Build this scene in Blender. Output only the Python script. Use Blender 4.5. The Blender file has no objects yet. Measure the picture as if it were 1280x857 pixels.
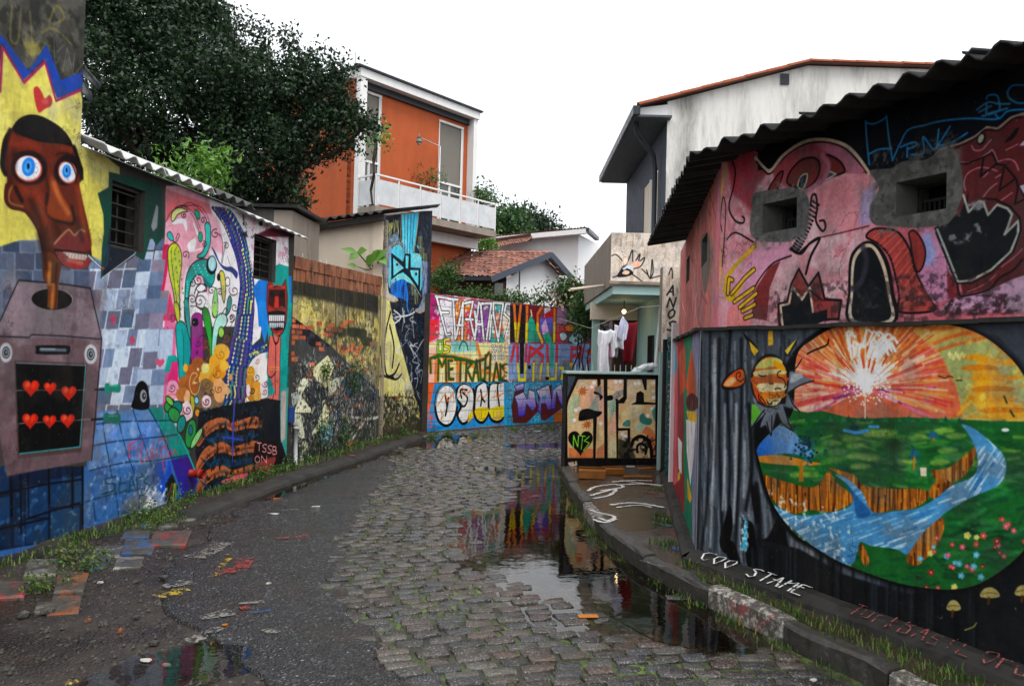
import bpy, bmesh, math, random
import numpy as np
from mathutils import Vector, Matrix, noise as mnoise

# ------------------------------------------------------------------ camera, sky, light, exposure
SC = bpy.context.scene
FPX = 950.0                      # focal length in pixels of a 1280 px wide picture
PITCH = math.atan(16.5 / FPX)
ROLL = 0.025
EYE = Vector((0.0, 0.0, 1.6))
CAMROT = Matrix.Rotation(math.pi / 2 + PITCH, 3, 'X') @ Matrix.Rotation(ROLL, 3, 'Z')
cam_data = bpy.data.cameras.new('camera')
cam = bpy.data.objects.new('camera', cam_data)
SC.collection.objects.link(cam)
cam_data.sensor_width = 36.0
cam_data.lens = FPX / 1280.0 * 36.0
cam_data.clip_start = 0.05
cam_data.clip_end = 2000
cam.matrix_world = Matrix.Translation(EYE) @ CAMROT.to_4x4()
SC.camera = cam

SUN_EL, SUN_AZ = math.radians(62), math.radians(150)   # a high sun behind thick cloud
world = bpy.data.worlds.new('World')
SC.world = world
world.use_nodes = True
wn, wl = world.node_tree.nodes, world.node_tree.links
wn.clear()
w_out = wn.new('ShaderNodeOutputWorld')
w_sky = wn.new('ShaderNodeTexSky')
w_sky.sky_type = 'NISHITA'
w_sky.sun_disc = False
w_sky.sun_elevation = SUN_EL
w_sky.sun_rotation = SUN_AZ
w_sky.air_density = 1.0
w_sky.dust_density = 6.0
w_b1 = wn.new('ShaderNodeBackground')
w_b1.inputs['Strength'].default_value = 0.05
w_hsv = wn.new('ShaderNodeHueSaturation')
w_hsv.inputs['Saturation'].default_value = 0.25
w_b2 = wn.new('ShaderNodeBackground')            # the even white cloud deck
w_b2.inputs['Color'].default_value = (0.93, 0.955, 1.0, 1)
w_b2.inputs['Strength'].default_value = 0.62
w_add = wn.new('ShaderNodeAddShader')
wl.new(w_sky.outputs[0], w_hsv.inputs['Color'])
wl.new(w_hsv.outputs[0], w_b1.inputs['Color'])
wl.new(w_b1.outputs[0], w_add.inputs[0])
wl.new(w_b2.outputs[0], w_add.inputs[1])
wl.new(w_add.outputs[0], w_out.inputs[0])

sun_data = bpy.data.lights.new('sun', 'SUN')
sun_data.energy = 0.9
sun_data.angle = math.radians(25)
sun_data.color = (1.0, 0.97, 0.93)
sun = bpy.data.objects.new('sun', sun_data)
SC.collection.objects.link(sun)
sdir = Vector((math.sin(SUN_AZ) * math.cos(SUN_EL), math.cos(SUN_AZ) * math.cos(SUN_EL), math.sin(SUN_EL)))
sun.rotation_euler = sdir.to_track_quat('Z', 'Y').to_euler()
sun.location = sdir * 40

SC.view_settings.view_transform = 'Standard'
SC.view_settings.look = 'None'
SC.view_settings.gamma = 1.0
SC.view_settings.use_curve_mapping = False
SC.view_settings.exposure = 1.0

# ------------------------------------------------------------------ small helpers
COL = SC.collection
RND = random.Random(7)

def ray(px, py):
    return CAMROT @ Vector((px - 640.0, -(py - 428.5), -FPX))

def gp(px, py, z=0.0):
    """the point of the level z under a picture point"""
    d = ray(px, py)
    t = (z - EYE.z) / d.z
    return EYE + d * t

def on_plane(px, py, A, B):
    """(u, z) on the upright plane through the plan points A, B"""
    d = ray(px, py)
    ex, ey = B[0] - A[0], B[1] - A[1]
    L = math.hypot(ex, ey)
    ex, ey = ex / L, ey / L
    nx, ny = -ey, ex
    t = ((A[0] - EYE.x) * nx + (A[1] - EYE.y) * ny) / (d.x * nx + d.y * ny)
    X, Y, Z = EYE.x + d.x * t, EYE.y + d.y * t, EYE.z + d.z * t
    return (X - A[0]) * ex + (Y - A[1]) * ey, Z

def at_depth(px, py, Y):
    d = ray(px, py)
    return EYE + d * (Y / d.y)

def tag(o, label=None, cat=None, group=None, kind=None):
    if label: o['label'] = label
    if cat: o['category'] = cat
    if group: o['group'] = group
    if kind: o['kind'] = kind
    return o

def empty(name, loc=(0, 0, 0), label=None, cat=None, group=None):
    o = bpy.data.objects.new(name, None)
    o.empty_display_size = 0.2
    COL.objects.link(o)
    o.location = loc
    return tag(o, label, cat, group)

def world_of(q):
    if q is None: return Matrix.Identity(4)
    return world_of(q.parent) @ q.matrix_parent_inverse @ q.matrix_basis if q.parent else q.matrix_basis.copy()

def parent_to(o, p):
    if p is not None:
        o.parent = p
        o.matrix_parent_inverse = world_of(p).inverted()

class MB:
    """collects faces; build() links them as one mesh object"""
    def __init__(s):
        s.v, s.f, s.m, s.uv = [], [], [], {}
    def quad(s, pts, mi=0, uv=None):
        b = len(s.v)
        s.v += [tuple(p) for p in pts]
        s.f.append(tuple(range(b, b + len(pts))))
        s.m.append(mi)
        if uv: s.uv[len(s.f) - 1] = uv
        return s
    def box(s, c, d, rz=0.0, mi=0, M=None):
        c = Vector(c)
        R = M if M is not None else Matrix.Rotation(rz, 3, 'Z')
        b = len(s.v)
        for z in (-1, 1):
            for x, y in ((-1, -1), (1, -1), (1, 1), (-1, 1)):
                s.v.append(tuple(c + R @ Vector((x * d[0] / 2, y * d[1] / 2, z * d[2] / 2))))
        for q in ((3, 2, 1, 0), (4, 5, 6, 7), (0, 1, 5, 4), (1, 2, 6, 5), (2, 3, 7, 6), (3, 0, 4, 7)):
            s.f.append(tuple(b + i for i in q)); s.m.append(mi)
        return s
    def bar(s, p, q, w, h, mi=0):
        """a box from p to q, w wide and h high"""
        p, q = Vector(p), Vector(q)
        d = (q - p)
        L = d.length
        d.normalize()
        side = d.cross(Vector((0, 0, 1)))
        if side.length < 1e-4: side = Vector((1, 0, 0))
        side.normalize()
        up = side.cross(d)
        M = Matrix((d, side, up)).transposed()
        return s.box((p + q) / 2, (L, w, h), M=M, mi=mi)
    def tube(s, pts, r, n=8, mi=0, caps=True):
        pts = [Vector(p) for p in pts]
        rr = r if isinstance(r, (list, tuple)) else [r] * len(pts)
        b = len(s.v)
        for i, p in enumerate(pts):
            d = (pts[min(i + 1, len(pts) - 1)] - pts[max(i - 1, 0)])
            if d.length < 1e-9: d = Vector((0, 0, 1))
            d.normalize()
            a = Vector((0, 0, 1)) if abs(d.z) < 0.9 else Vector((1, 0, 0))
            e1 = d.cross(a).normalized()
            e2 = d.cross(e1)
            for k in range(n):
                t = 2 * math.pi * k / n
                s.v.append(tuple(p + (e1 * math.cos(t) + e2 * math.sin(t)) * rr[i]))
        for i in range(len(pts) - 1):
            for k in range(n):
                k2 = (k + 1) % n
                s.f.append((b + i * n + k, b + i * n + k2, b + (i + 1) * n + k2, b + (i + 1) * n + k)); s.m.append(mi)
        if caps:
            s.f.append(tuple(b + k for k in range(n))); s.m.append(mi)
            e = b + (len(pts) - 1) * n
            s.f.append(tuple(e + n - 1 - k for k in range(n))); s.m.append(mi)
        return s
    def prism(s, poly, z0, z1, mi=0):
        """upright prism over a counter-clockwise plan polygon"""
        n = len(poly); b = len(s.v)
        for z in (z0, z1):
            for p in poly: s.v.append((p[0], p[1], z))
        s.f.append(tuple(b + n - 1 - i for i in range(n))); s.m.append(mi)
        s.f.append(tuple(b + n + i for i in range(n))); s.m.append(mi)
        for i in range(n):
            j = (i + 1) % n
            s.f.append((b + i, b + j, b + n + j, b + n + i)); s.m.append(mi)
        return s
    def mesh(s, name, mats, smooth=False):
        me = bpy.data.meshes.new(name)
        me.from_pydata(s.v, [], s.f)
        for m in (mats if isinstance(mats, (list, tuple)) else [mats]):
            me.materials.append(m)
        if any(s.m): me.polygons.foreach_set('material_index', s.m)
        if s.uv:
            l = me.uv_layers.new(name='UVMap')
            for fi, uvs in s.uv.items():
                st = me.polygons[fi].loop_start
                for k, c in enumerate(uvs): l.data[st + k].uv = c
        if smooth: me.polygons.foreach_set('use_smooth', [True] * len(me.polygons))
        me.update()
        return me
    def build(s, name, mats, parent=None, smooth=False, kind=None, bevel=0):
        o = bpy.data.objects.new(name, s.mesh(name, mats, smooth))
        COL.objects.link(o)
        parent_to(o, parent)
        if kind: o['kind'] = kind
        if bevel:
            b = o.modifiers.new('bevel', 'BEVEL')
            b.width = bevel; b.segments = 2; b.limit_method = 'ANGLE'
        return o

def put(name, me, parent=None, M=None, kind=None):
    """one more object on shared mesh data"""
    o = bpy.data.objects.new(name, me)
    COL.objects.link(o)
    if M is not None: o.matrix_world = M
    parent_to(o, parent)
    if kind: o['kind'] = kind
    return o

# ------------------------------------------------------------------ materials
def hexlin(h):
    h = h.lstrip('#')
    c = [int(h[i:i + 2], 16) / 255 for i in (0, 2, 4)]
    c = [x / 12.92 if x <= 0.04045 else ((x + 0.055) / 1.055) ** 2.4 for x in c]
    t = min(1.0, max(0.0, (sum(c) / 3 - 0.3) / 0.3))
    return tuple(x * (0.6 + 0.4 * t) for x in c)          # all but pale colours scaled down for the exposure and the wet

class NT:
    def __init__(s, name):
        s.mat = bpy.data.materials.new(name)
        s.mat.use_nodes = True
        s.n, s.l = s.mat.node_tree.nodes, s.mat.node_tree.links
        s.bsdf = s.n['Principled BSDF']
        s._tc = None
    def tc(s, out='Object'):
        if s._tc is None: s._tc = s.n.new('ShaderNodeTexCoord')
        return s._tc.outputs[out]
    def noise(s, scale, detail=5, rough=0.6, vec=None, sc=None, dist=0.0):
        t = s.n.new('ShaderNodeTexNoise')
        t.inputs['Scale'].default_value = scale
        t.inputs['Detail'].default_value = detail
        t.inputs['Roughness'].default_value = rough
        t.inputs['Distortion'].default_value = dist
        v = vec or s.geo()
        if sc:
            m = s.n.new('ShaderNodeMapping'); m.inputs['Scale'].default_value = sc
            s.l.new(v, m.inputs['Vector']); v = m.outputs[0]
        s.l.new(v, t.inputs['Vector'])
        return t.outputs['Fac']
    def geo(s, out='Position'):
        g = s.n.new('ShaderNodeNewGeometry')
        return g.outputs[out]
    def ramp(s, fac, stops):
        r = s.n.new('ShaderNodeValToRGB')
        e = r.color_ramp.elements
        while len(e) < len(stops): e.new(0.5)
        for el, (p, c) in zip(e, stops):
            el.position = p
            if not isinstance(c, (tuple, list)): c = (c, c, c)
            el.color = (*c[:3], 1)
        s.l.new(fac, r.inputs[0])
        return r.outputs[0]
    def mix(s, fac, a, b, mode='MIX'):
        m = s.n.new('ShaderNodeMix'); m.data_type = 'RGBA'; m.blend_type = mode
        for sock, val in ((m.inputs[0], fac), (m.inputs[6], a), (m.inputs[7], b)):
            if hasattr(val, 'is_linked') or hasattr(val, 'links'): s.l.new(val, sock)
            elif isinstance(val, (tuple, list)): sock.default_value = (*val[:3], 1)
            else: sock.default_value = val
        return m.outputs[2]
    def math(s, op, a, b=None, clamp=False):
        m = s.n.new('ShaderNodeMath'); m.operation = op; m.use_clamp = clamp
        for sock, val in ((m.inputs[0], a), (m.inputs[1], b)):
            if val is None: continue
            if hasattr(val, 'links'): s.l.new(val, sock)
            else: sock.default_value = val
        return m.outputs[0]
    def obj_rand(s):
        return s.n.new('ShaderNodeObjectInfo').outputs['Random']
    def bump(s, h, strength=0.3, dist=0.01):
        b = s.n.new('ShaderNodeBump')
        b.inputs['Strength'].default_value = strength
        b.inputs['Distance'].default_value = dist
        s.l.new(h, b.inputs['Height'])
        s.l.new(b.outputs[0], s.bsdf.inputs['Normal'])
    def set(s, **k):
        for a, v in k.items():
            i = s.bsdf.inputs[a.replace('_', ' ')]
            if hasattr(v, 'links'): s.l.new(v, i)
            elif isinstance(v, (tuple, list)): i.default_value = (*v[:3], 1)
            else: i.default_value = v
        return s

def plain(name, col, rough=0.6, var=0.15, scale=6.0, bump=0.15, bdist=0.006, dirt=None, streak=False, metal=0.0, spec=0.2):
    """a painted or raw surface with uneven tone, stains and a little relief"""
    t = NT(name)
    c = hexlin(col) if isinstance(col, str) else col
    n = t.noise(scale, 6, 0.65, sc=(1, 1, 0.25) if streak else None)
    lo = tuple(x * (1 - var) for x in c); hi = tuple(min(1, x * (1 + var)) for x in c)
    out = t.ramp(n, [(0.3, lo), (0.7, hi)])
    if dirt:
        d = t.noise(scale * 0.45, 7, 0.7, sc=(1, 1, 0.18) if streak else None, dist=0.12)
        out = t.mix(t.ramp(d, [(dirt[1], 0.0), (min(1, dirt[1] + dirt[2]), 1.0)]), out, hexlin(dirt[0]))
    t.set(Base_Color=out, Roughness=t.ramp(t.noise(scale * 2, 3), [(0.3, max(0.02, rough - 0.12)), (0.7, min(1, rough + 0.12))]), Metallic=metal)
    t.bsdf.inputs['Specular IOR Level'].default_value = spec
    if bump:
        t.bump(t.noise(scale * 7, 5), bump, bdist)
    return t.mat
# ------------------------------------------------------------------ a small painter for the murals
def fbm(h, w, cell, seed, octv=4):
    r = np.random.RandomState(seed)
    out = np.zeros((h, w), np.float32); amp = 1.0; tot = 0
    for o in range(octv):
        gh, gw = int(h / cell) + 3, int(w / cell) + 3
        g = r.rand(gh, gw).astype(np.float32)
        y = np.arange(h) / cell; x = np.arange(w) / cell
        yi, xi = y.astype(int), x.astype(int)
        fy, fx = (y - yi)[:, None], (x - xi)[None]
        fy = fy * fy * (3 - 2 * fy); fx = fx * fx * (3 - 2 * fx)
        a = g[yi][:, xi] * (1 - fx) + g[yi][:, xi + 1] * fx
        b = g[yi + 1][:, xi] * (1 - fx) + g[yi + 1][:, xi + 1] * fx
        out += amp * (a * (1 - fy) + b * fy); tot += amp
        amp *= 0.55; cell = max(1.0, cell / 2.1)
    return out / tot

def nums(p):
    if isinstance(p, str): p = [float(x) for x in p.replace(',', ' ').split()]
    a = np.asarray(p, float)
    return a.reshape(-1, 2)

def catmull(p, closed, n=6):
    if len(p) < 3: return p
    q = []
    N = len(p)
    rng = range(N) if closed else range(N - 1)
    for i in rng:
        if closed:
            a, b, c, d = p[i - 1], p[i], p[(i + 1) % N], p[(i + 2) % N]
        else:
            a, b, c, d = p[max(i - 1, 0)], p[i], p[i + 1], p[min(i + 2, N - 1)]
        for k in range(n):
            t = k / n
            q.append(0.5 * ((2 * b) + (c - a) * t + (2 * a - 5 * b + 4 * c - d) * t * t + (3 * b - a - 3 * c + d) * t ** 3))
    if not closed: q.append(p[-1])
    return np.array(q)

def boxblur(m, r):
    r = int(max(1, r))
    for ax in (0, 1):
        for _ in range(2):
            c = np.cumsum(np.pad(m, [(r + 1, r) if a == ax else (0, 0) for a in (0, 1)], mode='edge'), axis=ax)
            n = m.shape[ax]
            m = (np.take(c, np.arange(2 * r + 1, 2 * r + 1 + n), axis=ax) - np.take(c, np.arange(0, n), axis=ax)) / (2 * r + 1)
    return m

def rgb(c):
    if isinstance(c, str):
        c = c.lstrip('#')
        if len(c) == 3: c = ''.join(x * 2 for x in c)
        return np.array([int(c[i:i + 2], 16) for i in (0, 2, 4)], np.float32) / 255
    return np.asarray(c, np.float32)

class Canvas:
    """paint on an upright wall; positions are read off the picture and carried to the wall's own metres"""
    def __init__(s, name, A, B, u0, u1, z0, z1, ppm, base='#777777', gain=2.0):
        s.name, s.A, s.B = name, A, B
        s.u0, s.u1, s.z0, s.z1, s.ppm, s.gain = u0, u1, z0, z1, ppm, gain
        s.w, s.h = int((u1 - u0) * ppm), int((z1 - z0) * ppm)
        s.img = np.empty((s.h, s.w, 3), np.float32); s.img[:] = rgb(base)
        s.fr = (0, 0, 1.0)
        s.rs = np.random.RandomState(abs(hash(name)) % 9999 if False else sum(map(ord, name)))
    def frame(s, x0, y0, k): s.fr = (x0, y0, k); return s
    def metres(s): s.fr = None; return s
    def xy(s, p):
        p = nums(p)
        q = np.empty_like(p)
        if s.fr is None:                                  # metres along the wall and above the ground
            return np.stack([(p[:, 0] - s.u0) * s.ppm, (s.z1 - p[:, 1]) * s.ppm], 1)
        for i, (x, y) in enumerate(p):
            u, z = on_plane(s.fr[0] + x / s.fr[2], s.fr[1] + y / s.fr[2], s.A, s.B)
            q[i] = (u - s.u0) * s.ppm, (s.z1 - z) * s.ppm
        return q
    def pxw(s, q, w):
        """stroke width: picture pixels -> canvas pixels at point q (upright scale)"""
        if s.fr is None: return w * s.ppm
        u = s.u0 + q[0] / s.ppm
        ex, ey = s.B[0] - s.A[0], s.B[1] - s.A[1]
        Y = s.A[1] + ey / math.hypot(ex, ey) * u
        return w / s.fr[2] * max(Y, 1.0) / FPX * s.ppm
    def _mask(s, q):
        x0, x1 = int(math.floor(q[:, 0].min())) - 1, int(math.ceil(q[:, 0].max())) + 2
        y0, y1 = int(math.floor(q[:, 1].min())) - 1, int(math.ceil(q[:, 1].max())) + 2
        x0, y0 = max(x0, 0), max(y0, 0); x1, y1 = min(x1, s.w), min(y1, s.h)
        if x1 <= x0 or y1 <= y0: return None
        SS = 3
        H, W = (y1 - y0) * SS, x1 - x0
        acc = np.zeros((H, W + 2), np.float32)
        n = len(q)
        for i in range(n):
            ax, ay = q[i]; bx, by = q[(i + 1) % n]
            if ay == by: continue
            dr = 1.0
            if ay > by: ax, ay, bx, by = bx, by, ax, ay; dr = -1.0
            r0 = max(0, int(math.ceil((ay - y0) * SS - 0.5))); r1 = min(H, int(math.ceil((by - y0) * SS - 0.5)))
            if r1 <= r0: continue
            rows = np.arange(r0, r1)
            yy = y0 + (rows + 0.5) / SS
            xx = np.clip(ax + (yy - ay) / (by - ay) * (bx - ax) - x0, 0, W)
            xi = xx.astype(int); f = xx - xi
            acc[rows, xi] += dr * (1 - f); acc[rows, xi + 1] += dr * f
        m = np.clip(np.abs(np.cumsum(acc, axis=1))[:, :W], 0, 1)
        return m.reshape(y1 - y0, SS, W).mean(1), x0, y0
    def _blend(s, m, x0, y0, col, a=1.0, grad=None, rough=0.0):
        h, w = m.shape
        reg = s.img[y0:y0 + h, x0:x0 + w]
        c = rgb(col)
        if grad is not None:
            c2, dx, dy = rgb(grad[0]), grad[1], grad[2]
            gx = np.linspace(0, 1, w)[None, :, None] if dx >= 0 else np.linspace(1, 0, w)[None, :, None]
            gy = np.linspace(0, 1, h)[:, None, None] if dy >= 0 else np.linspace(1, 0, h)[:, None, None]
            t = (gx * abs(dx) + gy * abs(dy)) / (abs(dx) + abs(dy))
            c = c * (1 - t) + c2 * t
        if rough > 0:
            n = fbm(h, w, 10, int(s.rs.randint(9999)), 3)
            m = m * np.clip((n - rough * 0.5) * 6 + 0.5, 0, 1)
        k = (m * a)[..., None]
        reg[:] = reg * (1 - k) + c * k
    def P(s, p, col, sm=1, a=1.0, soft=0, grad=None, rough=0.0, ol=None, w=0):
        q = s.xy(p)
        if sm: q = catmull(q, True)
        r = None
        if soft:
            sp = s.pxw(q.mean(0), soft)
            pad = int(sp * 3) + 2
            lo, hi = q.min(0) - pad, q.max(0) + pad
            # enlarge by adding two zero-area corners
            q2 = np.vstack([q, q[:1], [lo], [lo], q[:1]])
            q2 = np.vstack([q2, [hi], [hi], q[:1]])
            r = s._mask(q2)
            if r: r = (boxblur(r[0], sp / 2), r[1], r[2])
        else:
            r = s._mask(q)
        if r: s._blend(r[0], r[1], r[2], col, a, grad, rough)
        if ol: s._line(np.vstack([q, q[:1]]), ol, w)
        return s
    def _line(s, q, col, w, a=1.0, soft=0.0, taper=False):
        w0 = s.pxw(q.mean(0), w); sf = max(0.7, s.pxw(q.mean(0), soft) if soft else 0.7)
        pad = w0 / 2 + sf + 1
        x0, y0 = np.floor(q.min(0) - pad).astype(int); x1, y1 = np.ceil(q.max(0) + pad).astype(int) + 1
        x0, y0 = max(x0, 0), max(y0, 0); x1, y1 = min(x1, s.w), min(y1, s.h)
        if x1 <= x0 or y1 <= y0: return
        m = np.zeros((y1 - y0, x1 - x0), np.float32)
        n = len(q) - 1
        for i in range(n):
            a0, b0 = q[i], q[i + 1]
            ww = w0 * (1 - 0.8 * abs(2 * (i + 0.5) / n - 1) ** 2) if taper else w0
            sx0, sx1 = int(max(x0, min(a0[0], b0[0]) - pad)), int(min(x1, max(a0[0], b0[0]) + pad + 1))
            sy0, sy1 = int(max(y0, min(a0[1], b0[1]) - pad)), int(min(y1, max(a0[1], b0[1]) + pad + 1))
            if sx1 <= sx0 or sy1 <= sy0: continue
            X = np.arange(sx0, sx1)[None] + 0.5; Y = np.arange(sy0, sy1)[:, None] + 0.5
            d = b0 - a0; L2 = max(d @ d, 1e-6)
            t = np.clip(((X - a0[0]) * d[0] + (Y - a0[1]) * d[1]) / L2, 0, 1)
            ds = np.hypot(X - a0[0] - t * d[0], Y - a0[1] - t * d[1])
            c = np.clip(0.5 + (ww / 2 - ds) / (2 * sf) * (1.0 if sf > 0.75 else 1.4), 0, 1)
            v = m[sy0 - y0:sy1 - y0, sx0 - x0:sx1 - x0]
            np.maximum(v, c, out=v)
        s._blend(m, x0, y0, col, a)
    def S(s, p, w, col, sm=1, a=1.0, soft=0.0, closed=0, taper=False):
        q = s.xy(p)
        if sm: q = catmull(q, bool(closed))
        if closed: q = np.vstack([q, q[:1]])
        s._line(q, col, w, a, soft, taper)
        return s
    def E(s, cx, cy, rx, ry, col, rot=0.0, a=1.0, soft=0, ol=None, w=0, grad=None):
        t = np.linspace(0, 2 * math.pi, 25)[:-1]
        c, d = math.cos(rot), math.sin(rot)
        p = np.stack([cx + rx * np.cos(t) * c - ry * np.sin(t) * d, cy + rx * np.cos(t) * d + ry * np.sin(t) * c], 1)
        return s.P(p.ravel(), col, 0, a, soft, grad, 0, ol, w)
    def spiral(s, cx, cy, r, w, col, turns=1.6, rot=0.0, dr=1, tail=None):
        t = np.linspace(0.12, 1, 22)
        an = rot + dr * t * turns * 2 * math.pi
        p = np.stack([cx + r * t * np.cos(an), cy + r * t * 1.1 * np.sin(an)], 1)
        if tail is not None: p = np.vstack([p, nums(tail)])
        s.S(p.ravel(), w, col)
        return s
    def heart(s, cx, cy, r, col, hi=None, rot=0.0):
        t = np.linspace(0, 2 * math.pi, 30)[:-1]
        x = 16 * np.sin(t) ** 3; y = -(13 * np.cos(t) - 5 * np.cos(2 * t) - 2 * np.cos(3 * t) - np.cos(4 * t))
        c, d = math.cos(rot), math.sin(rot)
        x, y = x / 17 * r, y / 15 * r
        s.P(np.stack([cx + x * c - y * d, cy + x * d + y * c], 1).ravel(), col, 0)
        if hi: s.E(cx - r * 0.35, cy - r * 0.3, r * 0.28, r * 0.35, hi, 0.4, 0.7, soft=r * 0.2)
    def blotch(s, box, col, cell, thr, a=1.0, sharp=8, vs=1.0, seed=None):
        """patchy wear inside a picture-space box"""
        q = s.xy([box[0], box[1], box[2], box[1], box[2], box[3], box[0], box[3]])
        x0, y0 = np.maximum(np.floor(q.min(0)), 0).astype(int); x1, y1 = np.ceil(q.max(0)).astype(int)
        x1, y1 = min(x1, s.w), min(y1, s.h)
        if x1 <= x0 or y1 <= y0: return s
        h, w = y1 - y0, x1 - x0
        n = fbm(max(2, int(h / vs)), w, cell, seed if seed is not None else int(s.rs.randint(9999)), 5)
        if vs != 1.0:
            n = n[np.minimum((np.arange(h) / vs).astype(int), n.shape[0] - 1)]
        m = np.clip((n - thr) * sharp, 0, 1)
        # feather the box borders
        fx = np.clip(np.minimum(np.arange(w), np.arange(w)[::-1]) / max(1, w * 0.08), 0, 1)
        fy = np.clip(np.minimum(np.arange(h), np.arange(h)[::-1]) / max(1, h * 0.08), 0, 1)
        s._blend(m * fx[None] * fy[:, None], x0, y0, col, a)
        return s
    def strokes(s, box, n, L, w, cols, ang, jit=0.3, a=0.8):
        for i in range(n):
            x = s.rs.uniform(box[0], box[2]); y = s.rs.uniform(box[1], box[3])
            t = ang + s.rs.uniform(-jit, jit); l = L * s.rs.uniform(0.5, 1.2)
            s.S([x, y, x + l * math.cos(t), y + l * math.sin(t)], w, cols[s.rs.randint(len(cols))], 0, a, soft=w * 0.3)
        return s
    def write(s, txt, x, y, cw, ch, w, col, slant=0.0, gap=0.3, a=1.0, rise=0.0):
        for k, chh in enumerate(txt):
            for st in GLYPH.get(chh, []):
                p = nums(st)
                xx = x + (k * (1 + gap) + p[:, 0]) * cw + (1 - p[:, 1]) * slant * ch
                yy = y + p[:, 1] * ch + k * rise
                s.S(np.stack([xx, yy], 1).ravel(), w, col, 0, a)
        return s
    def grain(s, amt=0.06, cell=5, seed=1, stain=0.12):
        s.img = s.img * .6 + .4 * np.stack([boxblur(s.img[..., k], 1) for k in range(3)], 2)
        n = fbm(s.h, s.w, cell, seed, 3) - 0.5
        g = fbm(s.h, s.w, 90, seed + 5, 5) - 0.5
        st = fbm(max(2, s.h // 6), s.w, 14, seed + 9, 4)
        st = st[np.minimum(np.arange(s.h) // 6, st.shape[0] - 1)] - 0.5
        fade = np.clip((fbm(s.h, s.w, 60, seed + 3, 6) - .5) * 2.2, 0, .4)[..., None]
        s.img = s.img * (1 - fade) + (s.img.mean(2, keepdims=True) * .75 + .07) * fade
        s.img *= (1 + n * amt * 3 + g * stain * 2.4 + st * stain * 1.6)[..., None]
        return s
    def image(s):
        lu = s.img.mean(2, keepdims=True); s.img = np.maximum(0, lu + (s.img - lu) * 1.14)
        lin = np.where(s.img <= 0.04045, s.img / 12.92, ((np.maximum(s.img, 0) + 0.055) / 1.055) ** 2.4)
        lin = 1.25 * lin ** 1.12 * s.gain
        lin = np.where(lin > 0.6, 0.6 + 0.25 * (1 - np.exp(-(lin - 0.6) / 0.25)), lin)   # no paint is whiter than this
        im = bpy.data.images.new(s.name, s.w, s.h, alpha=False, float_buffer=False)
        srgb = np.where(lin <= 0.0031308, lin * 12.92, 1.055 * np.maximum(lin, 1e-6) ** (1 / 2.4) - 0.055)
        px = np.ones((s.h, s.w, 4), np.float32)
        px[..., :3] = np.clip(srgb, 0, 1)[::-1]
        im.pixels.foreach_set(px.ravel())
        im.update(); im.pack()
        return im
    def uv(s, u, z):
        return ((u - s.u0) / (s.u1 - s.u0), (z - s.z0) / (s.z1 - s.z0))
    def material(s, rough=0.55, bump=0.35, bscale=60, bdist=0.006, joints=None):
        t = NT(s.name)
        tx = t.n.new('ShaderNodeTexImage'); tx.image = s.image(); tx.extension = 'EXTEND'
        t.l.new(t.tc('UV'), tx.inputs[0])
        c = tx.outputs[0]
        d = t.noise(2.3, 8, 0.7)
        c = t.mix(t.ramp(d, [(0.5, 0.0), (0.8, 0.55)]), c, hexlin('#3a362f'))
        rn = t.noise(9, 7, 0.7, sc=(1, 1, .12))
        c = t.mix(t.ramp(rn, [(0.56, 0.0), (0.75, 0.5)]), c, hexlin('#26231e'))
        chips = t.noise(26, 6, 0.75)
        c = t.mix(t.ramp(chips, [(0.655, 0.0), (0.68, 0.8)]), c, hexlin('#77726a'))
        wv = t.n.new('ShaderNodeVectorMath'); wv.operation = 'ADD'
        nz = t.n.new('ShaderNodeTexNoise'); nz.inputs['Scale'].default_value = 3.0; nz.inputs['Detail'].default_value = 6
        t.l.new(t.geo(), nz.inputs['Vector']); t.l.new(t.geo(), wv.inputs[0]); t.l.new(nz.outputs['Color'], wv.inputs[1])
        vo = t.n.new('ShaderNodeTexVoronoi'); vo.feature = 'DISTANCE_TO_EDGE'; vo.inputs['Scale'].default_value = 1.1
        t.l.new(wv.outputs[0], vo.inputs['Vector'])
        crack = t.ramp(vo.outputs['Distance'], [(0.0, 1.0), (0.007, 0.0)])
        c = t.mix(t.math('MULTIPLY', crack, t.ramp(t.noise(1.7, 3), [(.45, 0.0), (.55, .75)])), c, hexlin('#2a2722'))
        h = t.math('ADD', t.math('MULTIPLY', t.noise(bscale, 6, 0.7), 0.5), t.math('MULTIPLY', t.noise(7, 5), 1.8))
        if joints:
            br = t.n.new('ShaderNodeTexBrick')
            br.inputs['Scale'].default_value = 1.0
            br.inputs['Brick Width'].default_value = joints[0]; br.inputs['Row Height'].default_value = joints[1]
            br.inputs['Mortar Size'].default_value = joints[2]; br.inputs['Mortar Smooth'].default_value = 0.3
            br.inputs['Color1'].default_value = (1, 1, 1, 1); br.inputs['Color2'].default_value = (.9, .9, .9, 1); br.inputs['Mortar'].default_value = (0, 0, 0, 1)
            mp = t.n.new('ShaderNodeMapping')
            mp.inputs['Scale'].default_value = (s.u1 - s.u0, s.z1 - s.z0, 1)
            t.l.new(t.tc('UV'), mp.inputs[0]); t.l.new(mp.outputs[0], br.inputs['Vector'])
            c = t.mix(t.math('MULTIPLY', t.math('SUBTRACT', 1.0, br.outputs['Color']), joints[3]), c, hexlin('#4a463f'))
            h = t.math('ADD', h, t.math('MULTIPLY', br.outputs['Color'], 1.5))
        t.set(Base_Color=c, Roughness=t.ramp(t.noise(5, 4), [(0.3, rough), (0.7, rough + 0.25)]))
        t.bsdf.inputs['Specular IOR Level'].default_value = 0.12
        t.bump(h, bump, bdist)
        return t.mat

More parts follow.
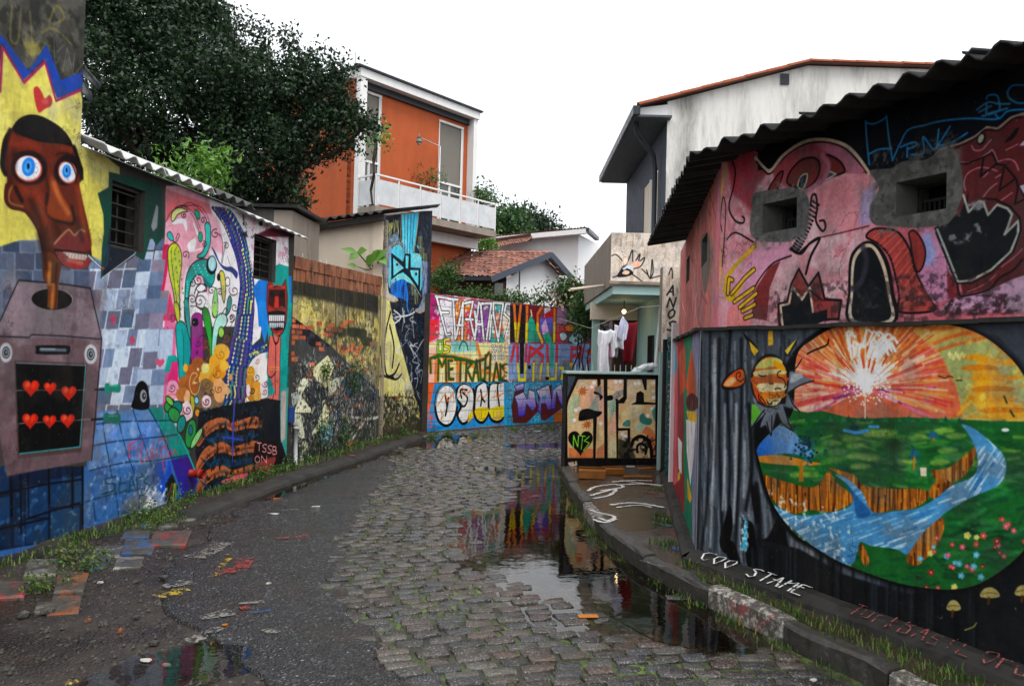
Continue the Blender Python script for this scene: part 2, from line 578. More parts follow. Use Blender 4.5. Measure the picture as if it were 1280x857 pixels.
GLYPH = {
 'A': ["0 1 .5 0 1 1", ".2 .65 .8 .65"], 'B': ["0 0 0 1 .8 .95 .9 .7 .6 .5 0 .5", "0 0 .7 .05 .75 .3 .6 .5"],
 'C': ["1 .1 .6 0 .1 .2 0 .6 .2 .95 .6 1 1 .85"], 'D': ["0 0 0 1 .6 .95 1 .5 .6 .05 0 0"], 'E': ["1 0 0 0 0 1 1 1", "0 .5 .8 .5"],
 'F': ["1 0 0 0 0 1", "0 .5 .8 .5"], 'G': ["1 .1 .5 0 .05 .4 .2 .95 .7 1 1 .9 1 .55 .6 .55"], 'H': ["0 0 0 1", "1 0 1 1", "0 .5 1 .5"],
 'I': [".5 0 .5 1"], 'K': ["0 0 0 1", "1 0 0 .55 1 1"], 'L': ["0 0 0 1 1 1"], 'M': ["0 1 .1 0 .5 .6 .9 0 1 1"], 'N': ["0 1 0 0 1 1 1 0"],
 'O': [".5 0 .05 .3 .05 .7 .5 1 .95 .7 .95 .3 .5 0"], 'P': ["0 1 0 0 .8 .05 .9 .35 .5 .55 0 .55"], 'R': ["0 1 0 0 .8 .05 .9 .3 .5 .5 0 .5", ".4 .5 1 1"],
 'S': ["1 .1 .5 0 .05 .2 .3 .45 .8 .6 .9 .85 .5 1 0 .9"], 'T': ["0 0 1 0", ".5 0 .5 1"], 'U': ["0 0 0 .8 .5 1 1 .8 1 0"], 'V': ["0 0 .5 1 1 0"],
 'W': ["0 0 .25 1 .5 .3 .75 1 1 0"], 'X': ["0 0 1 1", "1 0 0 1"], 'Y': ["0 0 .5 .5 1 0", ".5 .5 .5 1"], 'Z': ["0 0 1 0 0 1 1 1"],
 'a': ["0 1 .5 0 1 1", ".2 .65 .8 .65"], 'i': [".5 .35 .5 1", ".45 .1 .55 .1"], 'b': ["0 0 0 1 .8 .9 .8 .5 0 .5"], 'o': [".5 .4 .1 .6 .2 .95 .8 .95 .9 .6 .5 .4"],
 's': ["1 .45 .3 .45 .3 .7 .9 .75 .8 1 .1 1"], 'r': [".1 .4 .1 1", ".1 .6 .5 .4 .9 .45"], 'n': [".1 1 .1 .4 .7 .4 .9 1"], 'u': [".1 .4 .1 .9 .8 .9 .9 .4"],
 't': [".4 0 .4 1 .9 .95", "0 .35 .9 .35"], 'e': [".1 .7 .9 .65 .6 .4 .1 .65 .3 1 .9 .95"], 'l': [".5 0 .5 1"], 'k': [".1 0 .1 1", ".8 .4 .1 .7 .9 1"], '-': [".1 .5 .9 .5"],
}
# ------------------------------------------------------------------ plan of the lane (metres; the camera stands at 0,0)
LA, LB = (-4.20, 2.60), (-3.01, 10.37)        # left mural building, street face
RA, RB = (-3.01, 10.385), (-2.38, 13.75)      # broken brick-topped wall
SA, SB = (-2.38, 13.75), (-1.75, 16.00)       # tall shed wall
OA, OB = (-1.70, 15.62), (3.20, 21.14)        # block wall across the end of the lane
BA, BB = (0.76, 10.42), (2.14, 10.82)         # low patio wall
WA, WB = (2.18, 10.55), (1.42, 5.72)          # right building, lower wall, face along the lane (read left to right)
XA, XB = (1.42, 5.72), (3.33, 1.98)           # right building, lower wall, broad face
LED = 1.83                                    # top of the lower wall
def inset(A, B, C, d):
    """corner of two faces A-B, B-C moved d to the right-hand... inner side"""
    a, b, c = Vector(A), Vector(B), Vector(C)
    d1, d2 = (b - a).normalized(), (c - b).normalized()
    n1, n2 = Vector((-d1.y, d1.x)), Vector((-d2.y, d2.x))
    m = (n1 + n2).normalized()
    return tuple(b + m * (d / m.dot(n1)))
UC = inset(WA, WB, XB, 0.13)
_d1 = (Vector(WB) - Vector(WA)).normalized(); _d2 = (Vector(XB) - Vector(XA)).normalized()
UWA = tuple(Vector(WA) + Vector((-_d1.y, _d1.x)) * 0.13)
UXB = tuple(Vector(XB) + Vector((-_d2.y, _d2.x)) * 0.13)

def plen(A, B): return math.hypot(B[0] - A[0], B[1] - A[1])

# ------------------------------------------------------------------ mural of the left building
def paint_left():
    c = Canvas('left_mural', LA, LB, 0, plen(LA, LB), 0, 5.2, 175, '#3b3a35', GL)
    # bare dark concrete above, old scribbles
    c.frame(0, 0, 2.679)
    c.blotch((-80, -80, 290, 200), '#57554c', 30, 0.45, 0.8)
    c.blotch((-80, -80, 290, 200), '#222420', 18, 0.5, 0.8)
    for p in ("40 20 35 130 60 135 70 30", "100 40 110 150 130 140", "165 70 190 20 215 60 180 80", "140 110 170 95 200 110 240 150"):
        c.S(p, 6, '#8f8440', a=0.6, soft=4)
    c.S("180 130 185 210 200 190", 2, '#9a9a9a', a=.6); c.S("190 175 215 150", 2, '#9a9a9a', a=.6)
    c.S("210 240 225 160 240 235", 2, '#9a9a9a', 0, a=.6); c.S("250 180 245 250 275 215", 2, '#9a9a9a', a=.6)
    # yellow field
    c.P("-400 120 0 280 8 155 80 275 150 205 185 340 268 300 300 480 400 560 400 900 -400 900", '#bdb55f', 0)
    c.blotch((-80, 330, 300, 830), '#cdc776', 40, 0.45, 0.7); c.blotch((-80, 200, 300, 830), '#9a9350', 26, 0.62, 0.6)
    c.P("-60 170 10 148 78 268 150 196 190 330 276 292 276 240 205 268 155 148 95 238 15 130 -60 60", '#1d3f86', 0)
    c.S("-60 330 0 305 8 158 80 277 150 208 187 338 270 302", 9, '#8c2457', 0)
    c.P("112 300 125 290 140 310 150 330 165 318 175 335 170 355 150 365 130 377 118 345", '#9c3536'); c.E(150, 340, 12, 9, '#b95652', 0, .8, soft=4)
    # grey tiles, painted (a skewed grid), right part pale, left part dark
    rs = np.random.RandomState(3)
    pal = ['#8795ac', '#6b7a92', '#52647c', '#a3b0c2', '#6a6a7c', '#877f90', '#b4c0d0', '#72829c']
    dark = ['#4a5366', '#3a4558', '#545d6e', '#454a5a', '#606878']
    c.frame(0, 0, 1)
    c.P("-200 330 0 308 24 300 50 300 110 312 150 325 225 325 225 540 -200 540", '#c2ccda', 0)
    c.P("-200 330 0 308 24 300 50 300 112 312 112 540 -200 540", '#66717f', 0)
    ys = [300, 315, 337, 361, 388, 412, 435, 460, 483, 506, 520]
    for r in range(len(ys) - 1):
        y0, y1 = ys[r], ys[r + 1]
        x = 112 - 4 * (r % 3)
        while x < 224:
            w = rs.uniform(13, 18.5)
            sk0, sk1 = (352 - y0) * 0.16, (352 - y1) * 0.16
            yo = -(x - 112) * 0.03 + rs.uniform(-1.2, 1.2)
            c.P([x + sk0 + .7, y0 + yo + .7, x + w + sk0 - .7, y0 + yo + .5, x + w + sk1 - .7, y1 + yo - .7, x + sk1 + .7, y1 + yo - .5], pal[rs.randint(8)], 0)
            x += w
        x = -190
        while x < 110:
            w = rs.uniform(20, 27)
            c.P([x + 1, y0 + 1, x + w - 1, y0 + 2, x + w - 1 , y1 + 1, x + 1, y1 - 1], dark[rs.randint(5)], 0)
            x += w
    c.blotch((-60, 300, 225, 520), '#5a6070', 12, 0.58, 0.35)
    c.P("-400 120 -300 330 -200 330 0 308 24 300 50 299 100 312 134 330 142 240 110 180 60 200 -10 200", '#bdb55f', 0)
    c.blotch((60, 190, 134, 330), '#9f9850', 20, 0.58, 0.5)
    for x, y in ((141, 399), (165, 425), (200, 452)): c.P([x - 4, y, x, y - 7, x + 4, y, x, y + 7], '#a8475e', 0)
    c.heart(200, 453, 6, '#b3546c')
    # green patch round the window
    c.frame(0, 130, 3.895)
    c.P("530 330 700 370 780 390 800 640 760 690 735 640 700 765 650 730 490 850 495 700 505 620 503 540 475 435 528 405", '#123f34', 0)
    c.P("535 600 500 845 650 745 665 712", '#151d2a', 0); c.S("497 846 655 730 662 716", 5, '#c8ccd4', 0)
    c.P("735 595 760 490 770 500 765 600 745 620", '#7f848c', 0)
    c.S("510 730 527 690 520 770 508 800", 10, '#27405a', soft=5)
    # the blue steps of painted tile under it
    c.frame(0, 470, 3.725)
    c.P("-200 470 400 420 430 165 770 145 870 350 935 510 960 560 960 760 560 780 -200 900", '#38608f', 0)
    c.P("430 165 690 150 760 290 800 390 600 420 410 440", '#587fb0', 0, soft=6)
    c.P("690 148 770 145 885 358 815 385 765 280", '#10857a', 0)
    for p in ("430 225 550 212 700 208 800 205", "425 325 560 300 760 280 840 268", "415 440 590 400 720 392 880 365", "395 585 540 545 690 520"): c.S(p, 6, '#12304c')
    for p in ("478 215 490 300 505 380 515 440 540 560 555 665", "545 160 560 240 580 320 610 410 640 500", "618 155 645 240 672 320 700 400 745 520", "690 148 730 215 765 290 800 385", "435 590 445 680"): c.S(p, 6, '#12304c')
    for b, co in (((560, 215, 640, 290), '#6c8fbc'), ((470, 230, 545, 300), '#6a8ac8'), ((655, 215, 740, 280), '#6787c4'), ((490, 165, 540, 200), '#7d9ad4')): c.blotch(b, co, 18, .35, .8, 4)
    c.P("730 400 790 390 800 450 760 560 700 450", '#1f4ba8', 0); c.P("795 390 880 370 920 490 880 570 850 560", '#4a1f66', 0, grad=('#1c2f96', -1, 1))
    c.P("770 500 800 450 830 520 800 590 770 600", '#0f1c1a', 0)
    for k, co in enumerate(('#7d3b35', '#2e5f38', '#a9a650', '#5c8b3f')): c.S([775 + 14 * k, 590, 800 + 6 * k, 500], 9, co)
    c.P("650 620 700 530 750 540 768 600 740 622 680 615", '#c2c4c8', 0, soft=5); c.blotch((640, 520, 780, 630), '#eeeeee', 8, .5, .7)
    c.P("560 600 640 540 690 560 660 620 590 655", '#5f6478', 0, soft=4)
    c.S("772 145 870 350 935 505", 9, '#1fa08c')
    # darker blue blocks below the oven
    c.P("-200 420 390 420 388 720 240 770 60 800 -200 850", '#0d1c33', 0)
    for (x0, y0, x1, y1) in ((-20, 560, 45, 690), (60, 530, 110, 690), (120, 500, 222, 660), (232, 470, 330, 610), (235, 610, 370, 765), (65, 700, 115, 790), (120, 660, 222, 780), (-60, 710, 50, 800), (-80, 420, 40, 540), (345, 460, 385, 590)):
        c.P([x0, y0 + 10, x1, y0, x1, y1 - 8, x0, y1], ['#142b47', '#173555', '#10263c', '#183f63'][rs.randint(4)], 0)
        c.blotch((x0, y0, x1, y1), '#3a6488', 9, .6, .6)
    c.blotch((60, 480, 400, 780), '#86a6c8', 7, .68, .5)
    for x, w in ((50, 14), (95, 9), (130, 7), (226, 12), (335, 7), (382, 10)): c.S([x, 420, x + 3, 560 + rs.uniform(0, 200)], w, '#05080d', 0)
    for p in ("0 545 130 520 230 500 380 480", "120 665 230 630 370 590", "0 710 230 660"): c.S(p, 9, '#060a12', soft=2)
    c.blotch((400, 150, 780, 660), '#93a2bd', 12, .58, .6); c.blotch((400, 300, 780, 660), '#2a4474', 16, .52, .5); c.blotch((400, 400, 700, 660), '#c2cad6', 5, .64, .6)
    # red and dark tags
    c.blotch((430, 500, 640, 640), '#22406e', 12, .55, .5)
    for p in ("605 300 600 375 612 370", "590 330 640 295", "600 340 632 330", "645 320 640 375", "665 300 655 395 680 390", "690 340 680 380 705 378 700 340", "715 300 712 370 735 365 730 335",
              "735 300 770 290 772 330 750 340 765 440 755 400", "775 340 770 375 785 375 785 345", "800 335 800 370 815 340 820 370", "820 300 822 310"): c.S(p, 6, '#b8414e', a=.95)
    for p in ("540 465 490 480 500 500 535 500 530 530 470 550", "560 470 555 540 590 525", "555 500 585 495", "600 540 610 465 630 530", "605 510 625 505", "635 470 640 530", "655 450 665 465 645 470", "690 470 670 490 695 510 670 550 650 560 645 620"): c.S(p, 6, '#0c3a3e')
    # the oven body
    c.frame(0, 340, 6.12)
    c.P("145 62 690 120 778 515 -60 490 0 372", '#70646a', 0)
    c.P("-60 490 778 515 775 560 735 1150 700 1440 50 1560 -20 1150 -60 900", '#625055', 0)
    c.blotch((-60, 62, 778, 1540), '#85777c', 40, .5, .6, 5); c.blotch((-60, 62, 778, 1540), '#4a3b3f', 30, .56, .6, 5)
    c.S("145 62 130 85 0 372", 10, '#10121c', 0); c.S("145 62 320 78 480 92 690 124", 11, '#10121c'); c.S("690 120 715 240 778 515 745 900 700 1440", 10, '#10121c', 0); c.S("-20 490 220 500 240 478 480 488 770 512", 9, '#14151f', 0)
    c.E(398, 205, 160, 82, '#8f9399', .05); c.E(396, 208, 156, 80, '#050506', .05)
    c.P("345 0 365 140 360 270 400 282 438 280 445 140 450 0", '#6d3413', 0); c.S("395 0 405 130 395 270", 26, '#c0782a', soft=16); c.S("432 0 432 130 425 270", 12, '#3f1810', soft=8)
    c.P("275 580 290 562 510 562 535 580 530 615 500 628 290 626 275 605", '#08090c'); c.S("310 592 500 596", 26, '#5d6870', soft=8); c.S("310 586 420 588", 8, '#8d979c', soft=4)
    for x, y in ((45, 615), (693, 628)):
        c.E(x, y, 49, 76, '#a9abad'); c.E(x, y, 30, 46, '#1c1f2a'); c.E(x, y, 24, 36, '#9fa3a8'); c.E(x, y, 17, 26, '#1c1f2a'); c.E(x + 3, y - 3, 8, 13, '#7d868f')
    c.frame(0, 470, 3.725)
    c.P("70 -70 400 -55 378 340 88 372", '#0a0a0c', 0)
    c.P("66 -75 404 -60 378 352 80 384", '#4c3b39', 0); c.P("72 -66 396 -52 368 326 88 360", '#040405', 0)
    c.S("398 -55 372 328 92 360", 5, '#3aa6ae', 0); c.S("75 -62 395 -50", 5, '#7b8690', 0)
    c.S("75 66 395 64", 2, '#b9b9b9', 0); c.S("85 220 425 200", 2, '#b9b9b9', 0)
    for x, y, r in ((143, 52, 42), (233, 54, 32), (320, 76, 38), (140, 205, 40), (230, 208, 34), (314, 204, 36)):
        c.heart(x, y, r, '#ab2412', '#e8693f'); c.E(x + r * .3, y - r * .2, r * .2, r * .4, '#d3411f', .3, .8, soft=5)
    # the head
    c.frame(0, 130, 3.895)
    c.P("55 120 90 75 150 52 220 70 300 120 350 200 380 270 405 320 395 375 385 390 400 470 430 600 443 700 445 760 420 795 370 803 310 790 290 780 280 860 215 860 205 740 180 620 130 540 100 522 50 510 20 470 22 400 35 375 25 320 5 290 8 200 25 150", '#42180d')
    c.P("60 160 200 180 350 200 380 270 385 390 400 470 430 600 440 700 330 660 250 560 200 640 150 530 60 470 40 300", '#5a2311', soft=10)
    c.P("60 130 120 160 200 185 300 195 350 205 340 170 300 120 220 68 150 52 90 75", '#0a0606'); c.S("50 130 30 180 15 240 10 300 25 340", 26, '#0a0808', soft=6); c.S("360 210 390 300 398 360", 22, '#0a0808', soft=6)
    c.S("60 150 60 200 130 190 180 210", 30, '#7b3220', soft=18, a=.7); c.S("300 215 345 225", 20, '#7b3220', soft=12, a=.7)
    c.E(142, 312, 88, 84, '#16080a', .3, soft=12); c.E(325, 320, 62, 78, '#16080a', .3, soft=12)
    c.E(138, 315, 68, 64, '#b0574a', .4); c.E(136, 312, 62, 58, '#c9cbd0', .4); c.E(138, 306, 32, 46, '#2a72b8', .1); c.E(136, 306, 18, 30, '#4796d8', .1); c.E(137, 303, 7, 16, '#0a1730')
    c.E(328, 332, 45, 58, '#9c4d42', -.3); c.E(328, 332, 40, 50, '#c2c4ca', -.3); c.E(324, 328, 21, 33, '#2b74bb'); c.E(323, 324, 11, 22, '#4796d8'); c.E(324, 322, 5, 13, '#0a1730')
    c.S("60 250 120 235 190 260 215 320 205 370 150 385", 8, '#1c0b0a', soft=5); c.S("280 290 310 275 345 290 368 340 370 380", 8, '#1c0b0a', soft=4)
    c.P("240 350 270 370 300 440 340 510 355 560 330 590 280 580 235 560 225 500 240 430", '#7b3a17', soft=8); c.S("262 390 285 450 330 530", 24, '#b06a3a', soft=14); c.S("230 440 222 520 250 560 320 580 360 575 350 500", 14, '#150808', soft=9)
    c.S("60 400 45 430 50 480 110 500", 9, '#8a6a3a', soft=5); c.S("75 410 95 450 105 470", 22, '#120706', soft=8); c.S("120 420 180 430 200 500 200 570", 40, '#8c3c1e', soft=26, a=.55)
    c.S("380 420 395 520 415 620", 26, '#8c4520', soft=16, a=.6); c.S("200 480 240 600 255 680", 40, '#8a4220', soft=26, a=.5)
    c.P("260 690 300 640 330 620 360 645 385 620 415 630 440 700 400 720 330 715", '#752321'); c.S("265 680 305 635 335 612 362 638 390 612 410 620", 7, '#b79268', soft=5)
    c.P("270 712 330 715 430 730 443 760 420 795 370 803 310 785 285 750", '#7d3130'); c.S("330 760 400 775", 16, '#a85a50', soft=8)
    c.P("300 715 430 735 415 760 340 752", '#b9a79a', 0); c.S("265 712 330 716 440 730", 10, '#1b0a0a')
    for x in range(320, 420, 16): c.S([x, 718, x - 6, 752], 3, '#7b5c52', 0)
    c.P("215 860 205 720 250 720 300 770 285 870", '#5c2c12', 0); c.S("240 780 238 870", 20, '#b47630', soft=12); c.S("275 780 270 870", 12, '#331310', soft=7)
    c.S("70 230 60 330 50 380", 30, '#1a0806', soft=20, a=.6); c.S("190 640 215 730 225 800", 26, '#1a0806', soft=18, a=.7); c.S("150 470 190 560 205 620", 24, '#240b07', soft=18, a=.7); c.S("370 560 400 660", 22, '#2a0d08', soft=16, a=.6); c.S("215 330 235 420 225 480", 16, '#1a0806', soft=12, a=.6); c.S("275 250 290 240 330 240", 10, '#150606', soft=6, a=.7)
    c.S("425 730 460 765 490 795", 17, '#2b3c46', 0); c.S("430 738 490 795", 8, '#c8cfd4', 0); c.E(500, 800, 7, 7, '#b5451e')
    # ---------------- the curly mural
    c.frame(200, 240, 5.357)
    c.P("40 -40 200 -40 560 60 720 150 860 230 860 900 -20 900 20 600 38 200", '#e9e2e6', 0)
    c.P("38 -40 320 -20 340 120 400 200 430 420 330 380 330 700 180 500 140 700 130 860 -20 860 30 350 38 200", '#df9fae', 0, soft=20)
    c.P("40 -20 330 80 350 150 300 140 220 130 150 110 60 180 40 200", '#c86a72', 0, soft=14)
    c.P("-20 860 20 350 60 350 50 520 20 700 110 860", '#b32a58', 0); c.P("-60 660 60 660 45 820 -60 840", '#7c7780', 0); c.P("40 800 65 665 110 860", '#c23b68', 0)
    for p in ("80 205 120 180 170 185 180 230 175 260 150 210 100 215", "190 340 230 310 240 330 230 400 250 380 285 380 240 395 200 400 185 370", "220 200 250 260 260 310 240 270"): c.P(p, '#f2f2f2')
    c.P("75 185 80 140 110 110 150 108 185 130 150 135 115 155 90 195", '#c9cf8a', ol='#111', w=6)
    for p in ("38 200 70 140 130 95 180 110 240 200 270 310", "140 100 200 70 260 110 300 160 310 200", "100 105 160 90 230 150 270 250", "150 95 250 90 300 130 330 200"): c.S(p, 4, '#16100f')
    for x, y, r in ((250, 150, -.3), (270, 300, 0)): c.E(x, y, 16, 34, '#27967c', r, ol='#111', w=4)
    c.P("45 285 65 265 85 290 90 325 65 320", '#3aa3a6', ol='#111', w=5); c.S("85 330 110 330 130 290 118 280 105 320", 5, '#111')
    c.P("300 215 325 205 338 240 335 350 300 430 255 440 250 425 290 390 305 300", '#2fa39b', ol='#111', w=7)
    for k in range(12): c.S([302, 230 + k * 14, 334, 226 + k * 14], 3, '#8fd6cc', 0, a=.8)
    c.P("75 350 110 345 140 400 145 480 130 620 130 860 110 860 90 680 60 540 52 400", '#b5bd3d', ol='#111', w=7)
    c.S("80 370 75 450 95 600 115 760", 4, '#2b2d10'); c.S("115 360 95 400", 4, '#2b2d10')
    for k in range(26): c.E(72 + (k % 3) * 26 + (k // 3) * 5, 400 + (k // 3) * 46 + (k % 2) * 15, 5, 9, '#3f8f2e')
    c.P("165 860 165 700 175 570 210 490 270 450 330 460 365 520 362 590 340 625 300 600 280 560 240 560 205 620 190 740 195 860", '#1b968d', ol='#111', w=8)
    for k in range(14): c.E(182 + 4 * math.sin(k), 600 + k * 19, 4, 5, '#a9dccb'); c.E(220 + k * 9, 490 + (k % 4) * 22, 4, 5, '#a9dccb')
    c.P("285 560 320 600 350 620 365 590 340 640 300 620", '#0f6f72')
    c.E(345, 490, 36, 62, '#0e1118'); c.E(348, 480, 28, 52, '#8fcbd8', ol='#111', w=6); c.E(345, 478, 20, 42, '#aee0e6')
    sp = '#17131a'
    for x, y, r, d in ((370, 280, 30, 1), (440, 360, 22, -1), (170, 420, 26, 1), (160, 155, 18, 1), (290, 190, 22, 1), (215, 610, 24, -1), (255, 590, 30, 1), (265, 730, 40, 1), (215, 720, 30, -1), (345, 660, 26, 1), (400, 670, 24, -1), (495, 660, 36, 1), (500, 770, 30, -1), (480, 840, 26, 1), (80, 830, 34, 1), (295, 350, 20, -1)):
        c.spiral(x, y, r, 6, sp, 1.5, RND.uniform(0, 6), d)
    c.S("370 270 410 300 420 380 410 470", 5, sp); c.S("440 345 425 420 415 480", 5, sp)
    c.S("230 680 250 630 300 620 310 660 260 670 240 720 250 770 290 780", 10, '#17131a'); c.P("245 640 280 615 305 640 285 665 255 665", '#f1eef0', ol='#17131a', w=6)
    c.P("395 550 410 525 430 550 440 640 430 740 415 700 405 600", '#c6be58', ol='#111', w=7); c.E(392, 570, 12, 26, '#111'); c.E(452, 600, 15, 30, '#e9e9e9', ol='#111', w=6)
    c.P("372 640 385 700 388 790 370 840 350 820 350 740", '#7fc46b', ol='#111', w=6); c.P("455 710 470 695 480 730 465 800 440 820 445 770", '#2b9d95', ol='#111', w=6)
    c.P("345 370 370 400 400 470 440 500 480 500 520 540 510 580 480 540 430 520 390 470", '#2e3c7a'); c.S("450 430 470 490", 4, '#1d2350')
    c.P("290 780 320 790 340 860 345 930 310 900", '#2d8b3c', ol='#111', w=8); c.P("210 850 230 815 265 815 285 860", '#8f2f7c')
    c.P("380 860 400 820 440 830 450 870", '#a4d3c2', ol='#111', w=6)
    # the long spotted snake
    snake = [(345, 100, 470, 120), (385, 160, 540, 230), (430, 230, 585, 330), (470, 330, 605, 430), (505, 430, 620, 530), (525, 530, 632, 640), (535, 640, 630, 760), (520, 760, 622, 870)]
    c.frame(200, 380, 6.1235)
    def cvt(x, y): return 200 + x / 5.357, 240 + y / 5.357
    def cv2(x, y): return 200 + x / 6.1235, 380 + y / 6.1235
    rowsL = [cvt(a, b) + cvt(d, e) for a, b, d, e in snake[:-1]] + [cv2(*p[:2]) + cv2(*p[2:]) for p in ((590, 40, 722, 40), (575, 140, 718, 150), (550, 260, 705, 300), (520, 400, 690, 440), (500, 520, 670, 540), (500, 620, 668, 640), (510, 690, 668, 700), (470, 770, 665, 740))]
    rl = np.array(rowsL)
    c.frame(0, 0, 1)
    c.P(np.vstack([rl[:, :2], rl[::-1, 2:]]).ravel(), '#35418f', 1)
    Lr = catmull(rl[:, :2], False, 8); Rr = catmull(rl[:, 2:], False, 8)
    cols = ['#1c2250', '#cfd06a', '#2c3470', '#6a3f7e', '#1c2250', '#46875a', '#7c3a72', '#232a60', '#d2d36c', '#1f2858', '#4f9c66']
    acc = 0
    for i in range(0, len(Lr), 1):
        if i % 2: continue
        for j in range(11):
            t = (j + 0.5) / 11
            p = Lr[i] * (1 - t) + Rr[i] * t
            c.E(p[0], p[1] + (2.2 if j % 2 else 0), 0.95, 1.9, cols[(j + i // 12) % 11], .25)
    c.S(Lr.ravel(), 1.2, '#23285c'); c.S(Rr.ravel(), 1.0, '#3a3f86')
    c.frame(200, 380, 6.1235)
    c.P("-20 640 40 60 120 60 120 400 60 620 40 860", '#c04a74', 0, a=.75, soft=8)
    # tiles edge comes back over it
    c.frame(0, 0, 1)
    for r, (y0, y1, xr) in enumerate(((325, 340, 208), (340, 357, 206), (357, 374, 203), (374, 392, 211), (392, 412, 206), (412, 440, 218), (440, 462, 216), (462, 482, 208), (482, 506, 206))):
        for k in range(2): c.P([xr - 36 + 18 * k, y0, xr - 19 + 18 * k, y0 - 1, xr - 21 + 18 * k, y1 - 1, xr - 38 + 18 * k, y1], pal[rs.randint(8)], 0)
    c.heart(200, 453, 6, '#b3546c')
    c.frame(0, 470, 3.725)
    # black ghost, two screwdrivers
    c.P("615 148 622 100 632 50 650 25 670 25 688 55 692 148", '#07080c'); c.E(667, 92, 16, 30, '#8c9096'); c.E(670, 92, 9, 16, '#222'); c.E(672, 90, 3, 6, '#aaa')
    c.S("440 62 492 62", 6, '#0b0d12'); c.P("488 38 505 32 515 42 555 38 562 58 552 76 515 72 500 82 488 78", '#1d7a66'); c.S("510 46 550 44", 5, '#55b69d', a=.7)
    c.S("425 202 482 198", 9, '#0b0d12'); c.P("482 178 500 170 515 178 550 172 562 195 550 222 515 218 495 212 482 215", '#176c5b'); c.S("505 186 548 184", 5, '#58b59c', a=.7)
    c.frame(200, 380, 6.1235)
    c.P("30 520 60 395 120 390 145 440 130 500 60 520", '#198d82', 0); c.P("90 440 135 440 140 600 100 680 50 680 60 580", '#c03374', 0); c.P("50 660 70 590 120 590 140 650 130 720 60 720", '#e79ab2'); c.spiral(92, 640, 30, 6, '#2b1520', 1.4)
    c.P("120 170 145 130 190 150 225 240 235 360 225 460 205 575 150 575 140 460 125 300", '#16918f', ol='#0b1a1c', w=8)
    for k in range(26): c.S([178, 200 + k * 14, 226, 206 + k * 14], 3, '#0d5f66', 0)
    c.S("165 190 180 300 178 480", 5, '#0a3338'); c.S("120 60 140 0 160 100", 6, '#111'); c.P("105 0 140 0 150 120 130 130", '#a7ae3a', ol='#111', w=6)
    c.spiral(92, 105, 28, 6, '#2b1a28', 1.3); c.P("185 -20 215 -20 235 230 225 260 200 140", '#2a9a90', ol='#111', w=6)
    c.P("240 300 240 120 265 70 310 75 325 130 330 420 310 460 240 440", '#8d2b7e', ol='#3a0f36', w=5); c.P("248 115 285 112 290 160 250 165", '#0c0b12'); c.E(258, 138, 5, 7, '#888'); c.spiral(290, 300, 24, 6, '#31102e', 1.4); c.S("290 280 310 245 345 240 370 260", 5, '#31102e'); c.E(283, 370, 6, 16, '#31102e')
    c.P("322 60 340 25 370 50 390 140 398 300 390 460 372 300 340 160", '#2f8a38', ol='#10240f', w=8); c.S("230 15 290 20 310 45 330 30 345 -10", 6, '#1c1b22')
    c.P("400 430 398 300 410 170 440 90 480 70 510 100 505 160 460 200 435 260 425 400", '#a5d6c5', ol='#12302d', w=8)
    for k in range(15): c.S([408, 240 + k * 13, 432 - k, 246 + k * 13], 3, '#2f8a84', 0)
    c.E(468, 215, 22, 42, '#8dba4c', ol='#182a12', w=8); c.E(420, 45, 22, 55, '#8cc35c', ol='#182a12', w=7); c.P("395 0 445 0 440 60 405 70", '#93c966')
    c.S("470 80 500 30 520 60 510 90", 7, '#151515'); c.spiral(545, 110, 26, 7, '#3a1f28', 1.3); c.S("500 175 540 170 560 120", 5, '#3a1f28')
    c.E(530, 230, 6, 14, '#2a1420'); c.spiral(505, 260, 30, 6, '#b04a30', 1.4); c.spiral(350, 300, 30, 6, '#a4402c', 1.4); c.S("320 460 360 420 380 360 350 330 330 350", 6, '#a4402c')
    for x, y, r, co in ((470, 370, 62, '#d9a13c'), (430, 440, 55, '#d39a35'), (370, 510, 52, '#dba43f'), (330, 560, 45, '#d8a040'), (455, 520, 50, '#c88a2b'), (420, 570, 50, '#cf9436'), (490, 470, 36, '#d9a344'), (350, 620, 48, '#7d6446'), (300, 660, 45, '#6f5a48'), (400, 650, 50, '#8a6d4e'), (250, 520, 58, '#9a5d30'), (290, 460, 50, '#945a30'), (190, 610, 55, '#99602f'), (230, 640, 60, '#935930'), (170, 690, 50, '#a0693a'), (430, 730, 60, '#77624d'), (360, 760, 50, '#7a6850'), (300, 740, 50, '#6f5f4c'), (300, 700, 40, '#7a664e')):
        c.E(x, y, r, r * 1.1, co)
    c.E(345, 490, 30, 40, '#ece6a0', 0, .8, soft=6)
    for x, y, r in ((450, 620, 42), (455, 700, 40), (440, 660, 40)): c.E(x, y, r, r * 1.3, '#d8a171')
    c.P("430 620 490 600 540 670 500 690 440 680", '#d8a171'); c.spiral(450, 650, 30, 7, '#5c3520', 1.6); c.spiral(465, 385, 36, 6, '#8b5a16', 1.5); c.spiral(440, 530, 36, 6, '#7a4d14', 1.5); c.spiral(360, 620, 28, 6, '#4a3a22', 1.4); c.spiral(395, 670, 26, 6, '#2b2118', 1.4)
    c.E(258, 600, 40, 85, '#9a5d30', 0); c.S("288 600 250 605 265 570 285 540 260 525 235 550 225 620 250 685 285 680 305 620 300 560", 6, '#e6d39a'); c.E(290, 498, 9, 12, '#e6d39a'); c.E(265, 600, 8, 8, '#e6d39a'); c.E(195, 487, 18, 32, '#d99b3c')
    c.S("60 690 110 690 150 720 130 780 90 730", 7, '#b7662c')
    for x, y, r in ((205, 720, 24), (210, 700, 20)): c.E(x, y, r, 44, '#d8a87c')
